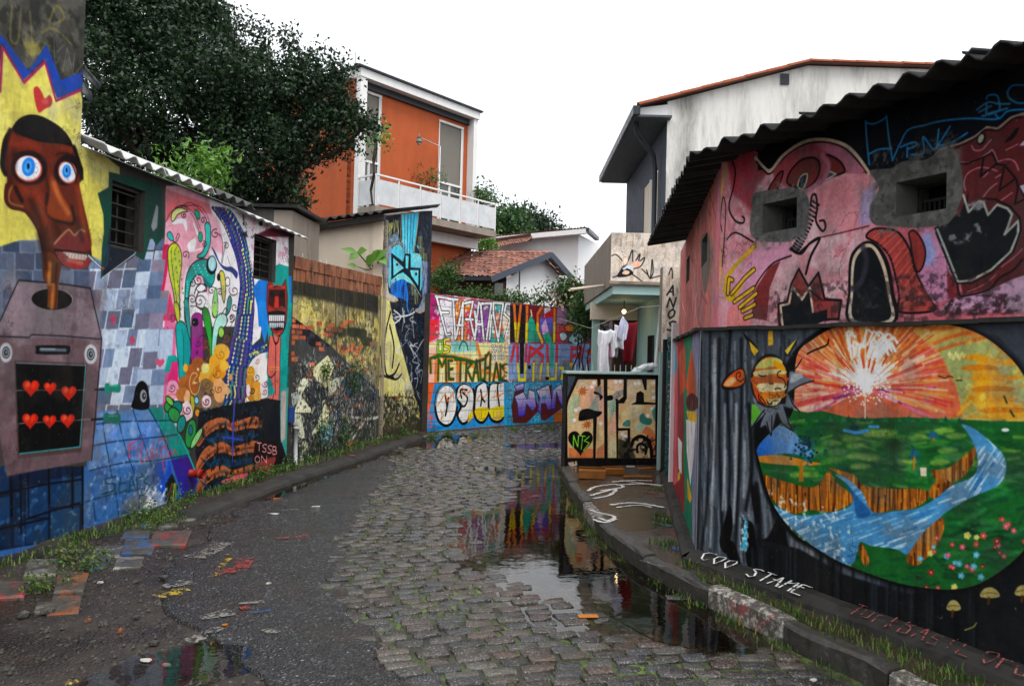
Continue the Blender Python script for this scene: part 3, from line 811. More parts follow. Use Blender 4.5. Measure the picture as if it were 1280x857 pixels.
    c.E(355, 745, 36, 50, '#efc9d0'); c.spiral(355, 745, 28, 9, '#3a1f2a', 1.5); c.E(279, 735, 16, 28, '#7cc4d8', ol='#1b2a3a', w=6); c.P("235 700 260 720 262 800 240 850 235 780", '#a5a13a', ol='#2a2a10', w=4)
    c.P("160 780 210 740 240 790 245 860 180 900 150 850", '#f0cdd2'); c.spiral(210, 810, 34, 8, '#3a1822', 1.6); c.spiral(175, 830, 18, 6, '#5a2a32', 1.4); c.E(285, 830, 18, 30, '#c98a30', ol='#332010', w=4)
    # white and gold right of the snake
    c.P("825 365 760 380 710 420 680 470 660 600 665 745 820 715 840 600", '#f0e6e2', 0)
    for x, y, r, co in ((695, 520, 32, '#d9a13c'), (690, 590, 34, '#b98532'), (740, 640, 36, '#c8923a'), (700, 690, 36, '#a8772c'), (745, 700, 30, '#c39a55')): c.E(x, y, r, r * 1.5, co)
    c.E(675, 660, 16, 46, '#f3cfd6'); c.spiral(693, 500, 26, 6, '#7d5420', 1.4); c.spiral(740, 560, 24, 7, '#33231f', 1.3); c.spiral(705, 660, 24, 7, '#1f1812', 1.4); c.spiral(745, 435, 20, 6, '#a4402c', 1.4); c.spiral(770, 500, 24, 5, '#d9c3b0', 1.4); c.E(800, 640, 34, 60, '#f0d8de'); c.spiral(805, 610, 26, 7, '#7b2a4a', 1.5); c.spiral(800, 670, 22, 7, '#7b2a4a', 1.4)
    c.P("722 60 745 0 775 190 765 260 705 315 712 180", '#f1eef0', 0)
    c.P("665 420 705 320 780 285 830 330 825 360 770 375 700 420", '#2b3580', 0)
    for k in range(40):
        t = k / 40; c.E(690 + 130 * t + rs.uniform(-8, 8), 390 - 70 * t + rs.uniform(-30, 30) * (1 - .4 * t), 6, 10, ['#171c48', '#54a06c', '#d0d06a', '#6a3f7e'][rs.randint(4)], .5)
    c.spiral(550, 560, 44, 5, '#c8b67a', 1.2); c.E(540, 560, 12, 26, '#c08a5c')
    # teal strip with the red toothy figure
    c.frame(200, 240, 5.357)
    c.P("620 640 660 590 750 580 880 560 880 900 660 900 650 760", '#1c72b8', 0); c.P("720 600 860 540 880 900 720 900", '#0f8f88', 0); c.P("560 240 640 300 630 560 600 420", '#efe6ec', 0, soft=4)
    c.blotch((600, 160, 860, 560), '#c98aa0', 16, .5, .7); c.blotch((540, 150, 720, 300), '#2a1a24', 12, .55, .9); c.P("630 290 740 240 860 260 860 300 640 300", '#5a2430', 0, soft=8)
    c.P("745 560 760 500 800 480 860 500 860 600 750 600", '#0f8f88', 0)
    c.frame(190, 180, 3.895)
    for k in range(6): c.write('ITX', 632 + (k % 3) * 3, 505 + k * 13, 8, 9, 2, '#241a20')
    c.frame(200, 380, 6.1235)
    c.P("810 -10 1010 -10 985 300 970 640 940 700 930 900 820 900 830 300", '#12918a', 0); c.blotch((815, 0, 1000, 640), '#0e7a76', 20, .5, .6)
    c.P("745 -20 830 -20 825 200 800 300 780 230 770 120", '#1f7cc4', 0)
    c.P("815 0 820 -140 840 -200 870 -130 900 -140 930 -130 962 -190 975 -60 972 60 965 150 940 220 905 245 860 215 830 150", '#8f2f28', 0, ol='#1a0b0b', w=8)
    c.P("835 -110 955 -110 960 30 930 10 890 40 850 20 825 0", '#3a0d0e', 0, soft=4); c.S("830 -105 960 -105", 6, '#1a0b0b'); c.E(858, -75, 22, 26, '#1a0809'); c.E(930, -75, 22, 26, '#1a0809'); c.P("880 -60 905 -60 910 30 872 30", '#b03a2a', 0)
    c.S("830 -130 890 -145 955 -125", 10, '#c24a3a', soft=4); c.P("825 60 900 48 960 60 955 190 890 205 840 180", '#120b0c', 0)
    for k in range(8): c.P([832 + k * 15, 85, 846 + k * 15, 82, 845 + k * 15, 132, 833 + k * 15, 130], '#d6d9df', 0); c.P([836 + k * 14, 142, 849 + k * 14, 142, 847 + k * 14, 182 + 8 * math.sin(k), 839 + k * 14, 178], '#c2c7d2', 0)
    c.S("870 225 890 235 915 225", 10, '#c4604c', soft=5)
    c.P("835 245 855 235 895 250 925 240 915 420 920 620 910 690 905 860 810 860 830 700 880 680 840 560 820 540 825 400", '#c46a62', 0)
    c.S("838 250 826 400 822 530 850 560 885 520", 9, '#1a0d10'); c.S("885 290 884 450 880 560 882 690", 9, '#1a0d10'); c.S("924 245 918 420 916 620 912 700 905 830", 8, '#1a0d10'); c.S("860 230 880 300 900 290 915 240", 14, '#120a0c'); c.S("870 690 850 760 815 850", 7, '#1a0d10')
    for y in (480, 500, 745, 775): c.S([835, y, 915, y + 4], 7, '#d59a4a', 0, a=.85)
    c.S("850 400 848 440", 4, '#f0b0a8')
    # lower part: rust and blue waves, white trunk, pink foot
    c.frame(190, 390, 3.428)
    c.P("185 600 200 430 310 400 420 385 500 370 560 380 560 540 580 640 560 720 210 780 200 700", '#131820', 0)
    for i, y in enumerate((455, 560, 660)):
        c.P([190, y + 90, 230, y + 20, 300, y - 5, 345, y + 15, 400, y, 440, y - 10, 470, y + 10, 465, y + 40, 410, y + 42, 350, y + 55, 300, y + 40, 240, y + 70, 200, y + 120], '#a8623c', 1)
        c.S([200, y + 105, 245, y + 50, 300, y + 22, 350, y + 35, 410, y + 22, 460, y + 20], 12, '#6f3f2a', soft=4)
        c.P([205, y + 60, 250, y + 85, 300, y + 60, 360, y + 75, 440, y + 60, 450, y + 80, 350, y + 100, 260, y + 110], '#10344c', 1)
    c.blotch((200, 400, 480, 720), '#17506e', 10, .6, .7); c.blotch((200, 400, 480, 720), '#08090c', 9, .55, .8); c.blotch((200, 430, 470, 700), '#c98a64', 6, .68, .7)
    c.S("352 400 348 470 346 540 345 600", 11, '#3f4bb0'); c.S("300 535 345 540 390 548", 8, '#3f4bb0'); c.S("345 600 345 640", 4, '#5a62c0')
    c.P("300 720 400 690 410 700 380 725 320 735", '#c4646c', soft=3)
    c.P("430 640 440 560 480 545 540 560 560 620 540 660 470 720 440 720", '#1a0d0e', 0); c.P("440 660 460 640 530 620 500 690 460 715", '#7d3b3a', soft=4)
    c.write('TSSB', 450, 560, 18, 34, 5, '#dba0a2', gap=.25, rise=5); c.write('ON', 440, 615, 22, 30, 5, '#c98a90')
    c.P("555 330 585 320 575 620 550 540 548 400", '#3f8f88', 0); c.P("552 340 575 335 570 540 552 560", '#a99c96', 0, soft=3)
    # leafy swirl at the foot
    for x, y, rx, ry, co, ro in ((75, 400, 22, 30, '#2d7f3e', .4), (105, 410, 24, 30, '#196f6c', .3), (95, 440, 24, 34, '#2e8443', -.4), (125, 480, 18, 38, '#1b7f7a', .2), (165, 520, 22, 62, '#2b8f47', .15), (190, 540, 12, 50, '#8fcb86', .5), (75, 380, 12, 24, '#68a44a', -.6)):
        c.E(x, y, rx, ry, co, ro, ol='#0c1a14', w=5)
    c.E(165, 505, 9, 22, '#2b6f8c', 0, ol='#0c1a14', w=4)
    c.grain(.05, 5, 4, .07)
    return c
# ------------------------------------------------------------------ the broken wall
def bricks_on(c, u0, u1, z0, z1, prob, cols, seed):
    rs = np.random.RandomState(seed); fr = c.fr; c.metres()
    n = fbm(80, 160, 14, seed, 3)
    z = z0; k = 0
    while z < z1:
        u = u0 - (k % 2) * 0.11
        while u < u1:
            f = n[min(79, int((z - z0) / (z1 - z0) * 79)), min(159, max(0, int((u - u0) / (u1 - u0) * 159)))]
            if rs.rand() < np.clip((f - 0.5) * 7 + prob, 0, 1):
                c.P([u + .008, z + .008, u + .205, z + .008, u + .205, z + .066, u + .008, z + .066], cols[rs.randint(len(cols))], 0, a=.92)
            u += 0.215
        z += 0.075; k += 1
    c.fr = fr

def paint_ruin():
    c = Canvas('ruin_wall_paint', RA, RB, 0, plen(RA, RB), 0, 2.95, 190, '#6d6446', GR)
    c.frame(360, 300, 6.125)
    c.P("-10 250 700 420 700 900 -10 900", '#8a7f55', 0)
    c.blotch((-10, 300, 700, 1000), '#b5a868', 30, .45, .9); c.blotch((-10, 250, 700, 1000), '#5b5237', 14, .52, .7)
    rs = c.rs
    # black mould running down from the coping
    c.P("-10 250 90 280 290 335 690 425 690 560 500 520 300 470 100 430 -10 420", '#29271f', 0, soft=25)
    for k in range(130):
        x = rs.uniform(-5, 690); y = 270 + x * .24
        c.S([x, y, x + rs.uniform(-5, 5), y + rs.uniform(60, 330) * (0.55 + .45 * (x > 250))], rs.uniform(4, 12), ['#22211c', '#3b372c', '#4a4435'][rs.randint(3)], 0, a=rs.uniform(.35, .8), soft=3)
    c.S("30 470 60 490 90 440 100 500 140 510 150 450 190 470 200 540 240 510 215 450", 6, '#1d5a5a', a=.8); c.S("40 400 60 390 90 400", 6, '#1d5a5a', a=.8)
    for x, y, r in ((330, 700, 50), (410, 700, 30), (500, 700, 46), (560, 710, 40), (600, 770, 40)): c.P([x - r, y - 30, x + r, y - 20, x + r * .9, y + 30, x, y + 44, x - r * .8, y + 30], '#252a1a', 1, a=.85, soft=12)
    c.blotch((270, 640, 690, 860), '#2b2e1c', 10, .56, .8)
    # the dark painted diagonal
    c.frame(350, 230, 2.316)
    c.P("22 375 60 400 150 470 215 535 280 590 360 640 415 690 415 900 10 900", '#3a3a38', 0)
    c.P("22 375 60 400 150 470 90 470 40 420", '#1b1b20', 0)
    bricks_on(c, 0, 2.2, 1.3, 2.15, -.3, ['#a2583a', '#8f4a33', '#b3684a', '#7b4634'], 5)
    bricks_on(c, 1.5, 3.4, 1.2, 1.75, -.5, ['#9a5a3a', '#8d553a', '#a8684a'], 8)
    bricks_on(c, 0, 3.4, .3, 1.3, -.75, ['#8a5238', '#6d4534'], 11)
    c.frame(360, 420, 5.04)
    c.blotch((0, 0, 900, 760), '#3a3c40', 16, .5, .7); c.blotch((0, 150, 560, 700), '#0f1013', 14, .52, .6); c.blotch((0, 120, 700, 690), '#9fa096', 7, .56, .75); c.blotch((250, 200, 600, 600), '#4f6478', 6, .6, .7)
    for p, co in (("75 365 140 450 150 480 40 480", '#cfcfae'), ("75 390 110 320 140 270 90 260 60 330", '#b6b9a0'), ("160 200 250 120 290 190 240 330 190 280 160 250", '#c0bd95'),
                  ("230 395 260 500 250 560 150 620 170 540", '#c8c6a0'), ("30 480 80 490 110 640 60 640", '#a6a894'), ("90 660 130 670 90 800 75 780", '#a8a88c'), ("20 360 70 340 75 400 30 440", '#9aa19a'), ("250 290 310 260 360 250 300 340 260 380", '#a9ac94')):
        c.P(p, co, 0, rough=.45)
    c.P("105 340 165 265 240 350 215 420 150 460", '#2e3338', 0); c.P("150 480 200 440 240 400 180 560 120 650 110 560", '#33383c', 0)
    c.blotch((20, 180, 330, 780), '#15181c', 7, .56, .9); c.blotch((20, 250, 330, 640), '#d8d4ae', 7, .62, .7)
    for x, y in ((355, 265), (440, 250), (460, 270), (430, 300), (375, 330)): c.S([x, y, x + 4, y + rs.uniform(20, 60)], 14, '#1f5ea6', soft=4, a=.9)
    c.blotch((330, 200, 480, 350), '#22311c', 9, .5, .8)
    c.blotch((200, 560, 285, 680), '#7fb0c6', 5, .45, .9)
    for p in ("380 540 400 510 450 515 500 525 500 550", "400 500 405 460", "500 520 545 515 575 510 580 570", "480 540 440 590 410 640 370 660"): c.S(p, 16, '#b6b3aa', a=.9, soft=3)
    c.P("350 680 440 640 435 660 380 690", '#a5532f', 0)
    for k in range(70):
        x, y = rs.uniform(300, 700), rs.uniform(230, 620)
        c.S([x, y, x + rs.uniform(-20, 20), y + rs.uniform(30, 110)], rs.uniform(3, 8), ['#c9c4b4', '#8d959c', '#17181b', '#0d0e10', '#34507a', '#4b4c4a'][rs.randint(6)], 0, a=.75)
    c.blotch((560, 380, 820, 620), '#3a3524', 10, .45, .8); c.blotch((330, 500, 860, 700), '#272a18', 12, .5, .8)
    for k in range(46):
        x = rs.uniform(0, 300); c.S([x, rs.uniform(640, 700), x + rs.uniform(-6, 6), rs.uniform(720, 800)], rs.uniform(3, 7), ['#c4c6c4', '#111214', '#0c0d0e'][rs.randint(3)], 0, a=.8)
    for k in range(420):
        x = rs.uniform(0, 820); y = rs.uniform(max(30, 30 + (x - 200) * .62), 700)
        c.S([x, y, x + rs.uniform(-9, 9), y + rs.uniform(10, 44)], rs.uniform(2, 7), ['#c9cabc', '#a2a8ac', '#0f1013', '#1a1b1f', '#56616e', '#8d8f84', '#0c0d10', '#6d4634', '#d9d8c4'][rs.randint(9)], 0, a=.7)
    c.blotch((0, 700, 900, 860), '#24301a', 12, .45, .7)
    c.grain(.1, 4, 6, .14)
    return c

def paint_shed():
    c = Canvas('shed_wall_paint', SA, SB, 0, plen(SA, SB), 0, 4.9, 190, '#22262e', GR)
    c.frame(350, 230, 2.316)
    c.P("272 140 290 140 300 300 320 330 345 430 400 640 412 720 260 720", '#b5a96f', 0)
    c.P("260 590 300 590 360 640 415 690 415 900 200 900", '#3a3427', 0, soft=3)
    c.blotch((270, 280, 400, 700), '#cfc489', 14, .45, .8); c.blotch((270, 250, 410, 700), '#6d6442', 8, .6, .8)
    bricks_on(c, .5, 2.3, .7, 1.15, -.2, ['#a3603c', '#8e5236', '#7b4a32'], 3)
    c.frame(460, 250, 5.71)
    c.P("75 130 440 60 430 860 420 1500 400 1560 330 1400 250 1120 180 860 150 700 90 480", '#1b2230', 0)
    c.blotch((75, 80, 440, 1600), '#3d4a5c', 10, .55, .7); c.blotch((75, 80, 440, 1600), '#0d1118', 14, .52, .8)
    c.P("50 160 75 150 85 400 100 700 60 860 50 600", '#9b9488', 0, soft=5); c.P("60 700 150 700 180 860 260 1130 330 1400 50 1400", '#bdb277', 0, soft=4)
    rs = c.rs
    for k in range(22):
        x = 88 + k * 6; y = 190 - k * 2 + rs.uniform(-15, 15); c.S([x, y, x + rs.uniform(-8, 10), y + rs.uniform(25, 95)], 8, '#b3ad63', 0, a=.9)
    for x, y in ((360, 300), (375, 380), (395, 420), (310, 640), (330, 700)):
        for k in range(6): c.S([x + k * 5, y - 40, x + k * 5 + rs.uniform(-6, 6), y + 40], 6, '#8f8c58', 0, a=.8)
    c.P("110 300 210 220 240 360 150 340", '#7c8790', 0, a=.6, soft=6); c.write('STUM', 110, 270, 18, 30, 4, '#8c96a6', rise=-9)
    c.P("100 360 150 320 220 400 200 560 150 620 90 470", '#76849c', 0, soft=5); c.blotch((90, 330, 190, 600), '#32425c', 6, .5, .8, vs=4)
    c.P("375 430 425 440 420 700 390 800 350 790 390 700", '#76839a', 0, soft=4); c.blotch((380, 430, 430, 800), '#2b3a52', 6, .5, .8, vs=4)
    c.P("240 90 360 75 350 200 320 395 310 470 255 470 245 300", '#4aa3c2', 0); c.S("238 85 235 250 240 330", 6, '#b9a860'); c.S("365 75 345 250 325 400", 7, '#b9a860')
    for x0, x1 in ((262, 262), (285, 278), (308, 296), (330, 312)): c.S([x0, 85, x1, 390], 8, '#12303f', 0)
    for x0, x1 in ((274, 270), (297, 288)): c.S([x0, 90, x1, 380], 7, '#7cc7de', 0, a=.7)
    c.P("205 320 245 340 260 380 290 390 320 380 370 390 385 470 378 640 330 610 270 580 200 580 150 620 165 380", '#55b4cf'); c.blotch((150, 310, 385, 640), '#8ad2e4', 10, .55, .6)
    c.S("210 300 130 350 100 380", 6, '#a3895a'); c.S("210 300 240 350", 6, '#a3895a'); c.S("370 380 330 410", 6, '#a3895a'); c.S("150 620 200 560 270 555 330 610 378 690", 6, '#a08a54')
    c.P("165 375 250 440 262 380 305 385 305 480 375 485 370 660 300 560 250 515 215 530 165 570", '#0c1622', 0)
    c.P("180 410 255 485 220 510 182 540", '#66c0d8', 0); c.P("300 500 360 500 358 610 310 540", '#66c0d8', 0); c.P("268 395 290 400 285 490 270 485", '#66c0d8', 0); c.E(208, 460, 8, 10, '#0c1622'); c.E(343, 528, 8, 12, '#0c1622')
    c.P("160 620 200 580 270 575 285 720 240 700 180 690", '#1f68b8'); c.blotch((155, 575, 290, 720), '#0f2140', 9, .5, .8, vs=4); c.S("275 620 280 760 290 800", 16, '#2a78c4', soft=3)
    c.P("115 640 140 590 150 660 200 690 210 720 150 720 120 690", '#9d9a90'); c.S("100 650 130 700 180 725 215 715", 8, '#a3895a'); c.P("335 780 380 760 420 700 415 780 370 805", '#8d919a'); c.S("335 790 375 805 415 770", 7, '#a3895a')
    # silver scrawl down the dark stripe
    c.frame(350, 230, 2.316)
    for k in range(46):
        x, y = rs.uniform(330, 405), rs.uniform(360, 620)
        c.S([x, y, x + rs.uniform(-14, 14), y + rs.uniform(-20, 24), x + rs.uniform(-14, 14), y + rs.uniform(10, 44)], 3.2, ['#a9adb2', '#7f858c', '#c0c3c6'][rs.randint(3)], a=.8)
    for p in ("330 365 350 385 330 405", "335 385 370 380 390 370", "355 360 360 400"): c.S(p, 5, '#b7babd')
    c.P("305 420 320 390 335 420 330 540 310 545 302 500", '#c7bc84'); c.S("320 370 308 420 302 480 308 550 330 550 345 520", 8, '#14161a'); c.S("290 470 300 550 330 560", 6, '#14161a'); c.S("276 560 300 555 335 565 352 550", 6, '#14161a'); c.S("318 410 330 470 325 530", 9, '#14161a')
    c.blotch((270, 600, 415, 760), '#2a2d1a', 9, .5, .8)
    c.grain(.1, 4, 7, .12)
    return c

# ------------------------------------------------------------------ the block wall across the lane
def paint_block():
    c = Canvas('block_wall_paint', OA, OB, 0, plen(OA, OB), 0, 2.9, 200, '#7c6a70', GB)
    rs = c.rs
    c.frame(520, 350, 4.081)
    c.P("60 60 480 110 480 320 60 320", '#b9657a', 0)
    for p, co in (("60 60 130 90 130 300 60 330", '#8f1f5c'), ("60 200 130 200 140 330 60 340", '#c92f3c'), ("60 320 120 290 140 420 60 430", '#e08a94'), ("120 100 200 110 200 300 120 320", '#d8cfe0'), ("200 100 290 100 300 320 200 320", '#d8742c'), ("250 160 330 150 340 300 260 310", '#b83a4e'),
                  ("300 110 400 120 400 320 300 320", '#7b4a86'), ("380 120 475 125 475 320 380 320", '#3f8f8a'), ("390 180 440 160 450 260 400 300", '#d8602c'), ("440 150 490 160 495 330 450 330", '#d8d2c6')):
        c.P(p, co, 0, soft=8)
    c.blotch((60, 70, 480, 320), '#e8dfe2', 14, .56, .8); c.blotch((60, 70, 480, 320), '#4a2a4e', 12, .6, .6)
    # white letters with black edges
    def letters(lst, w1, c1, w2, c2):
        for p in lst: c.S(p, w1, c1, 0)
        for p in lst: c.S(p, w2, c2, 0)
    letters(["105 85 155 280 175 275", "100 82 165 92", "130 165 165 165", "165 95 215 100", "190 98 200 300", "205 290 240 115 235 300", "210 230 240 230", "250 118 290 110 275 190 300 300", "255 200 290 200", "300 300 320 115 330 125 345 300", "310 225 340 225",
             "335 120 385 118 360 300", "375 300 385 180", "395 115 395 175 420 310", "420 300 445 118 395 115", "455 300 480 200 450 170 460 120 480 122", "300 160 310 250"], 22, '#141217', 13, '#ececf0')
    # middle band: yellow field with OS METRALHAS
    c.P("60 320 480 320 475 520 60 520", '#e3d38c', 0); c.blotch((60, 320, 480, 520), '#c6b4a0', 14, .5, .6)
    c.P("60 430 60 750 110 740 100 520 95 440", '#e9e2da', 0); c.P("60 520 110 520 100 640 60 700", '#d8562c', 0, soft=5); c.P("60 340 110 340 110 520 60 520", '#e6a094', 0, soft=8)
    c.P("180 310 320 310 320 360 180 370", '#7fb0a8', 0, soft=6); c.S("220 350 235 315 255 320 265 355", 9, '#1d6b64')
    for p in ("75 450 80 400 110 385 160 395 185 390", "100 520 105 400 130 440 150 400 155 520", "190 395 250 400 300 420 350 400 375 370", "210 400 215 515", "310 320 330 400", "180 390 470 520"): c.S(p, 20, '#d8662a', a=.85, soft=4)
    letters(["112 510 115 400 133 440 152 400 155 510", "185 410 165 410 168 505 190 505", "168 455 186 452", "200 405 260 408", "228 408 225 512", "255 512 258 412 285 425 260 455 285 510", "290 512 308 410 320 512", "296 470 316 470", "325 410 330 510 345 505", "355 385 350 512", "380 380 375 512", "352 450 378 445",
             "395 510 410 425 425 510", "430 430 432 505", "462 425 438 440 462 475 440 505", "75 470 72 400 110 385 190 392 300 418 350 402 372 370"], 21, '#d46a28', 14, '#1b5226')
    c.S("95 400 115 390", 10, '#1b5226')
    letters(["112 370 112 310 135 310 137 365 112 368", "172 300 145 305 148 335 172 345 165 365 140 368"], 16, '#26301c', 10, '#7aa83a'); letters(["172 300 145 305 148 335 172 345 165 365 140 368"], 14, '#26301c', 9, '#d9c23a')
    letters(["385 335 405 335 385 360 408 360", "415 335 415 360 428 360 428 335", "437 332 437 360", "455 330 455 362", "390 405 388 370 402 403 404 370", "420 372 420 400 432 400 432 372 420 372", "447 370 440 385 448 398 438 402"], 10, '#20181c', 5, '#f0f0f0')
    for y in range(215, 520, 20): c.P([452, y, 490, y, 490, y + 9, 455, y + 9], '#d9d4cc', 0)
    c.blotch((450, 170, 495, 520), '#d77a34', 9, .55, .8)
    # blue field with the round letters
    c.P("95 525 475 515 475 700 440 735 90 770 60 760 60 700", '#1f7cb8', 0); c.P("60 730 150 750 90 775 55 770", '#185f92', 0); c.blotch((60, 620, 110, 760), '#c94f34', 8, .5, .8)
    for p in ("155 530 195 555 210 640 190 715 155 742 115 715 98 640 115 560", "245 525 285 545 298 600 285 690 240 732 212 690 230 640 205 600 215 545", "330 525 360 525 372 600 365 690 335 726 300 690 305 560", "420 522 465 520 472 600 445 700 410 722 375 690 372 560 385 525"):
        c.P(p, '#e4dbd2', 1, ol='#0d0c0e', w=15)
    c.P("262 700 290 655 292 700 265 728", '#e0a822', 0); c.P("305 655 368 650 362 690 335 718 305 690", '#e0a822'); c.P("378 655 455 640 450 690 412 716 380 688", '#e6b02a')
    for p in ("150 590 158 650 150 690 160 640 165 600", "232 600 228 560 260 560", "225 640 250 640 262 600 240 575", "330 560 335 600 330 640", "335 600 350 620", "420 520 416 560 424 640"): c.S(p, 11, '#0d0c0e')
    for p in ("110 640 150 575 160 620 190 575 195 620", "125 660 140 690 125 710", "215 600 245 555 255 590 290 545", "310 610 330 580 345 600 365 575", "385 600 440 580 455 570", "405 560 415 600 430 590"): c.S(p, 6, '#dd6a2c', 0, a=.9)
    for p in ("98 640 115 560 155 530 195 555 210 640", "205 545 245 522 290 545", "300 540 335 520 372 540", "378 525 420 518 470 520"): c.S(p, 5, '#3da0dc')
    # --------- right half
    c.frame(630, 370, 5.354)
    c.P("40 50 620 60 620 340 40 330", '#7a3c4e', 0)
    for p, co in (("40 60 140 60 150 310 40 310", '#20161a'), ("150 60 240 65 240 200 150 180", '#6b1a2a'), ("165 200 180 130 200 160 240 300 160 310", '#1d9078'), ("240 150 330 140 330 250 240 250", '#5f57a8'), ("250 200 280 150 300 240 260 260", '#c79ac4'), ("270 80 310 70 310 110 270 140", '#b8b4c4'), ("270 120 320 90 330 140 280 150", '#a8212f'),
                  ("350 180 410 210 420 310 350 310", '#b23444'), ("360 70 430 80 420 190 350 180", '#8f6a86'), ("420 80 620 90 620 190 420 180", '#5a4a5e'), ("540 180 640 190 640 340 520 320", '#7d2e58'), ("260 260 300 240 330 320 280 320", '#1f9478')):
        c.P(p, co, 0, soft=4)
    c.P("410 200 450 185 530 195 500 230 440 240 410 230", '#cf6a1e', ol='#17100e', w=7); c.P("430 290 470 230 520 195 545 240 530 300 500 325 460 320", '#8fb4b8', ol='#101418', w=9); c.P("372 250 400 240 425 270 400 300 380 290", '#9fbcc0', ol='#101418', w=6)
    c.S("430 275 480 255 540 245", 5, '#3a5a60'); c.S("480 235 475 320", 4, '#3a5a60'); c.S("510 215 515 320", 4, '#3a5a60')
    def two(p, w, top, bot, ysp, ed):
        q = nums(p)
        c.S(p, w + 7, ed, 0)
        c.S(p, w, top, 0)
        lo = []
        for (x0, y0), (x1, y1) in zip(q[:-1], q[1:]):
            if max(y0, y1) <= ysp: continue
            if min(y0, y1) >= ysp: c.S([x0, y0, x1, y1], w, bot, 0)
            else:
                t = (ysp - y0) / (y1 - y0); xm = x0 + t * (x1 - x0)
                c.S([xm, ysp, x1, y1] if y1 > y0 else [x0, y0, xm, ysp], w, bot, 0)
    for p in ("68 58 82 300", "112 60 88 300", "155 65 150 305", "255 72 225 120 225 230 255 305", "338 85 336 300"): two(p, 25, '#d9641c', '#e3b324', 185, '#231210')
    c.P("165 305 160 180 178 130 185 130 190 300", '#1d9078', 0); c.S("180 95 186 130", 14, '#e0b890')
    c.P("30 320 640 320 640 500 30 560", '#7f8dae', 0); c.blotch((30, 320, 640, 560), '#5f86b8', 14, .5, .7); c.P("190 390 240 390 245 540 190 560", '#85898c', 0); c.P("390 430 460 420 460 500 390 500", '#6d7478', 0); c.P("310 320 335 320 330 480 310 480", '#1f9a80', 0)
    for p in ("70 325 50 430", "90 330 92 450 100 560 140 560 150 330", "165 440 175 340 260 400 240 550", "260 330 180 400", "195 560 200 440", "290 330 295 555 345 555 355 330", "385 555 395 485 375 480", "445 460 455 345 520 350 520 430", "455 400 520 390", "600 350 560 370 610 410 560 440"):
        two(p, 23, '#c8302c', '#e6c62a', 455, '#3c6cb4')
    c.P("105 310 135 310 130 520 108 520", '#171013', 0)
    for x in (455, 510, 560, 590): c.S([x, 450, x, 520], 14, '#e0c02c', 0)
    c.E(170, 475, 12, 14, '#141114'); c.E(290, 550, 14, 12, '#141114')
    c.P("0 580 400 560 400 860 0 880", '#2f86b4', 0); c.blotch((0, 560, 640, 850), '#7cc0d6', 12, .5, .6); c.P("340 780 400 760 400 840 330 840", '#d9702a', 0, soft=4); c.P("400 560 640 560 640 860 400 860", '#5a86a4', 0)
    for p in ("70 640 130 600 140 700 190 620 240 760 150 850 60 850 50 740", "220 640 320 590 320 700 400 600 400 740 280 830 250 830"): c.P(p, '#5a1f1c', 0)
    for p in ("70 600 135 580 135 620 85 640", "70 670 130 640 155 690 165 620 205 640 215 740 190 770 150 720 140 800 95 810 90 720", "215 630 300 590 330 760 290 760 280 720 250 720 250 800 225 760 240 680", "330 620 385 585 400 760 370 700 350 640 345 750 310 760"):
        c.P(p, '#d9d4ee', 0, grad=('#4a34a6', 0, 1), ol='#2a1c5c', w=6)
    c.P("255 670 285 660 282 690 255 700", '#4f86a8', 0)
    c.grain(.08, 4, 9, .1)
    return c

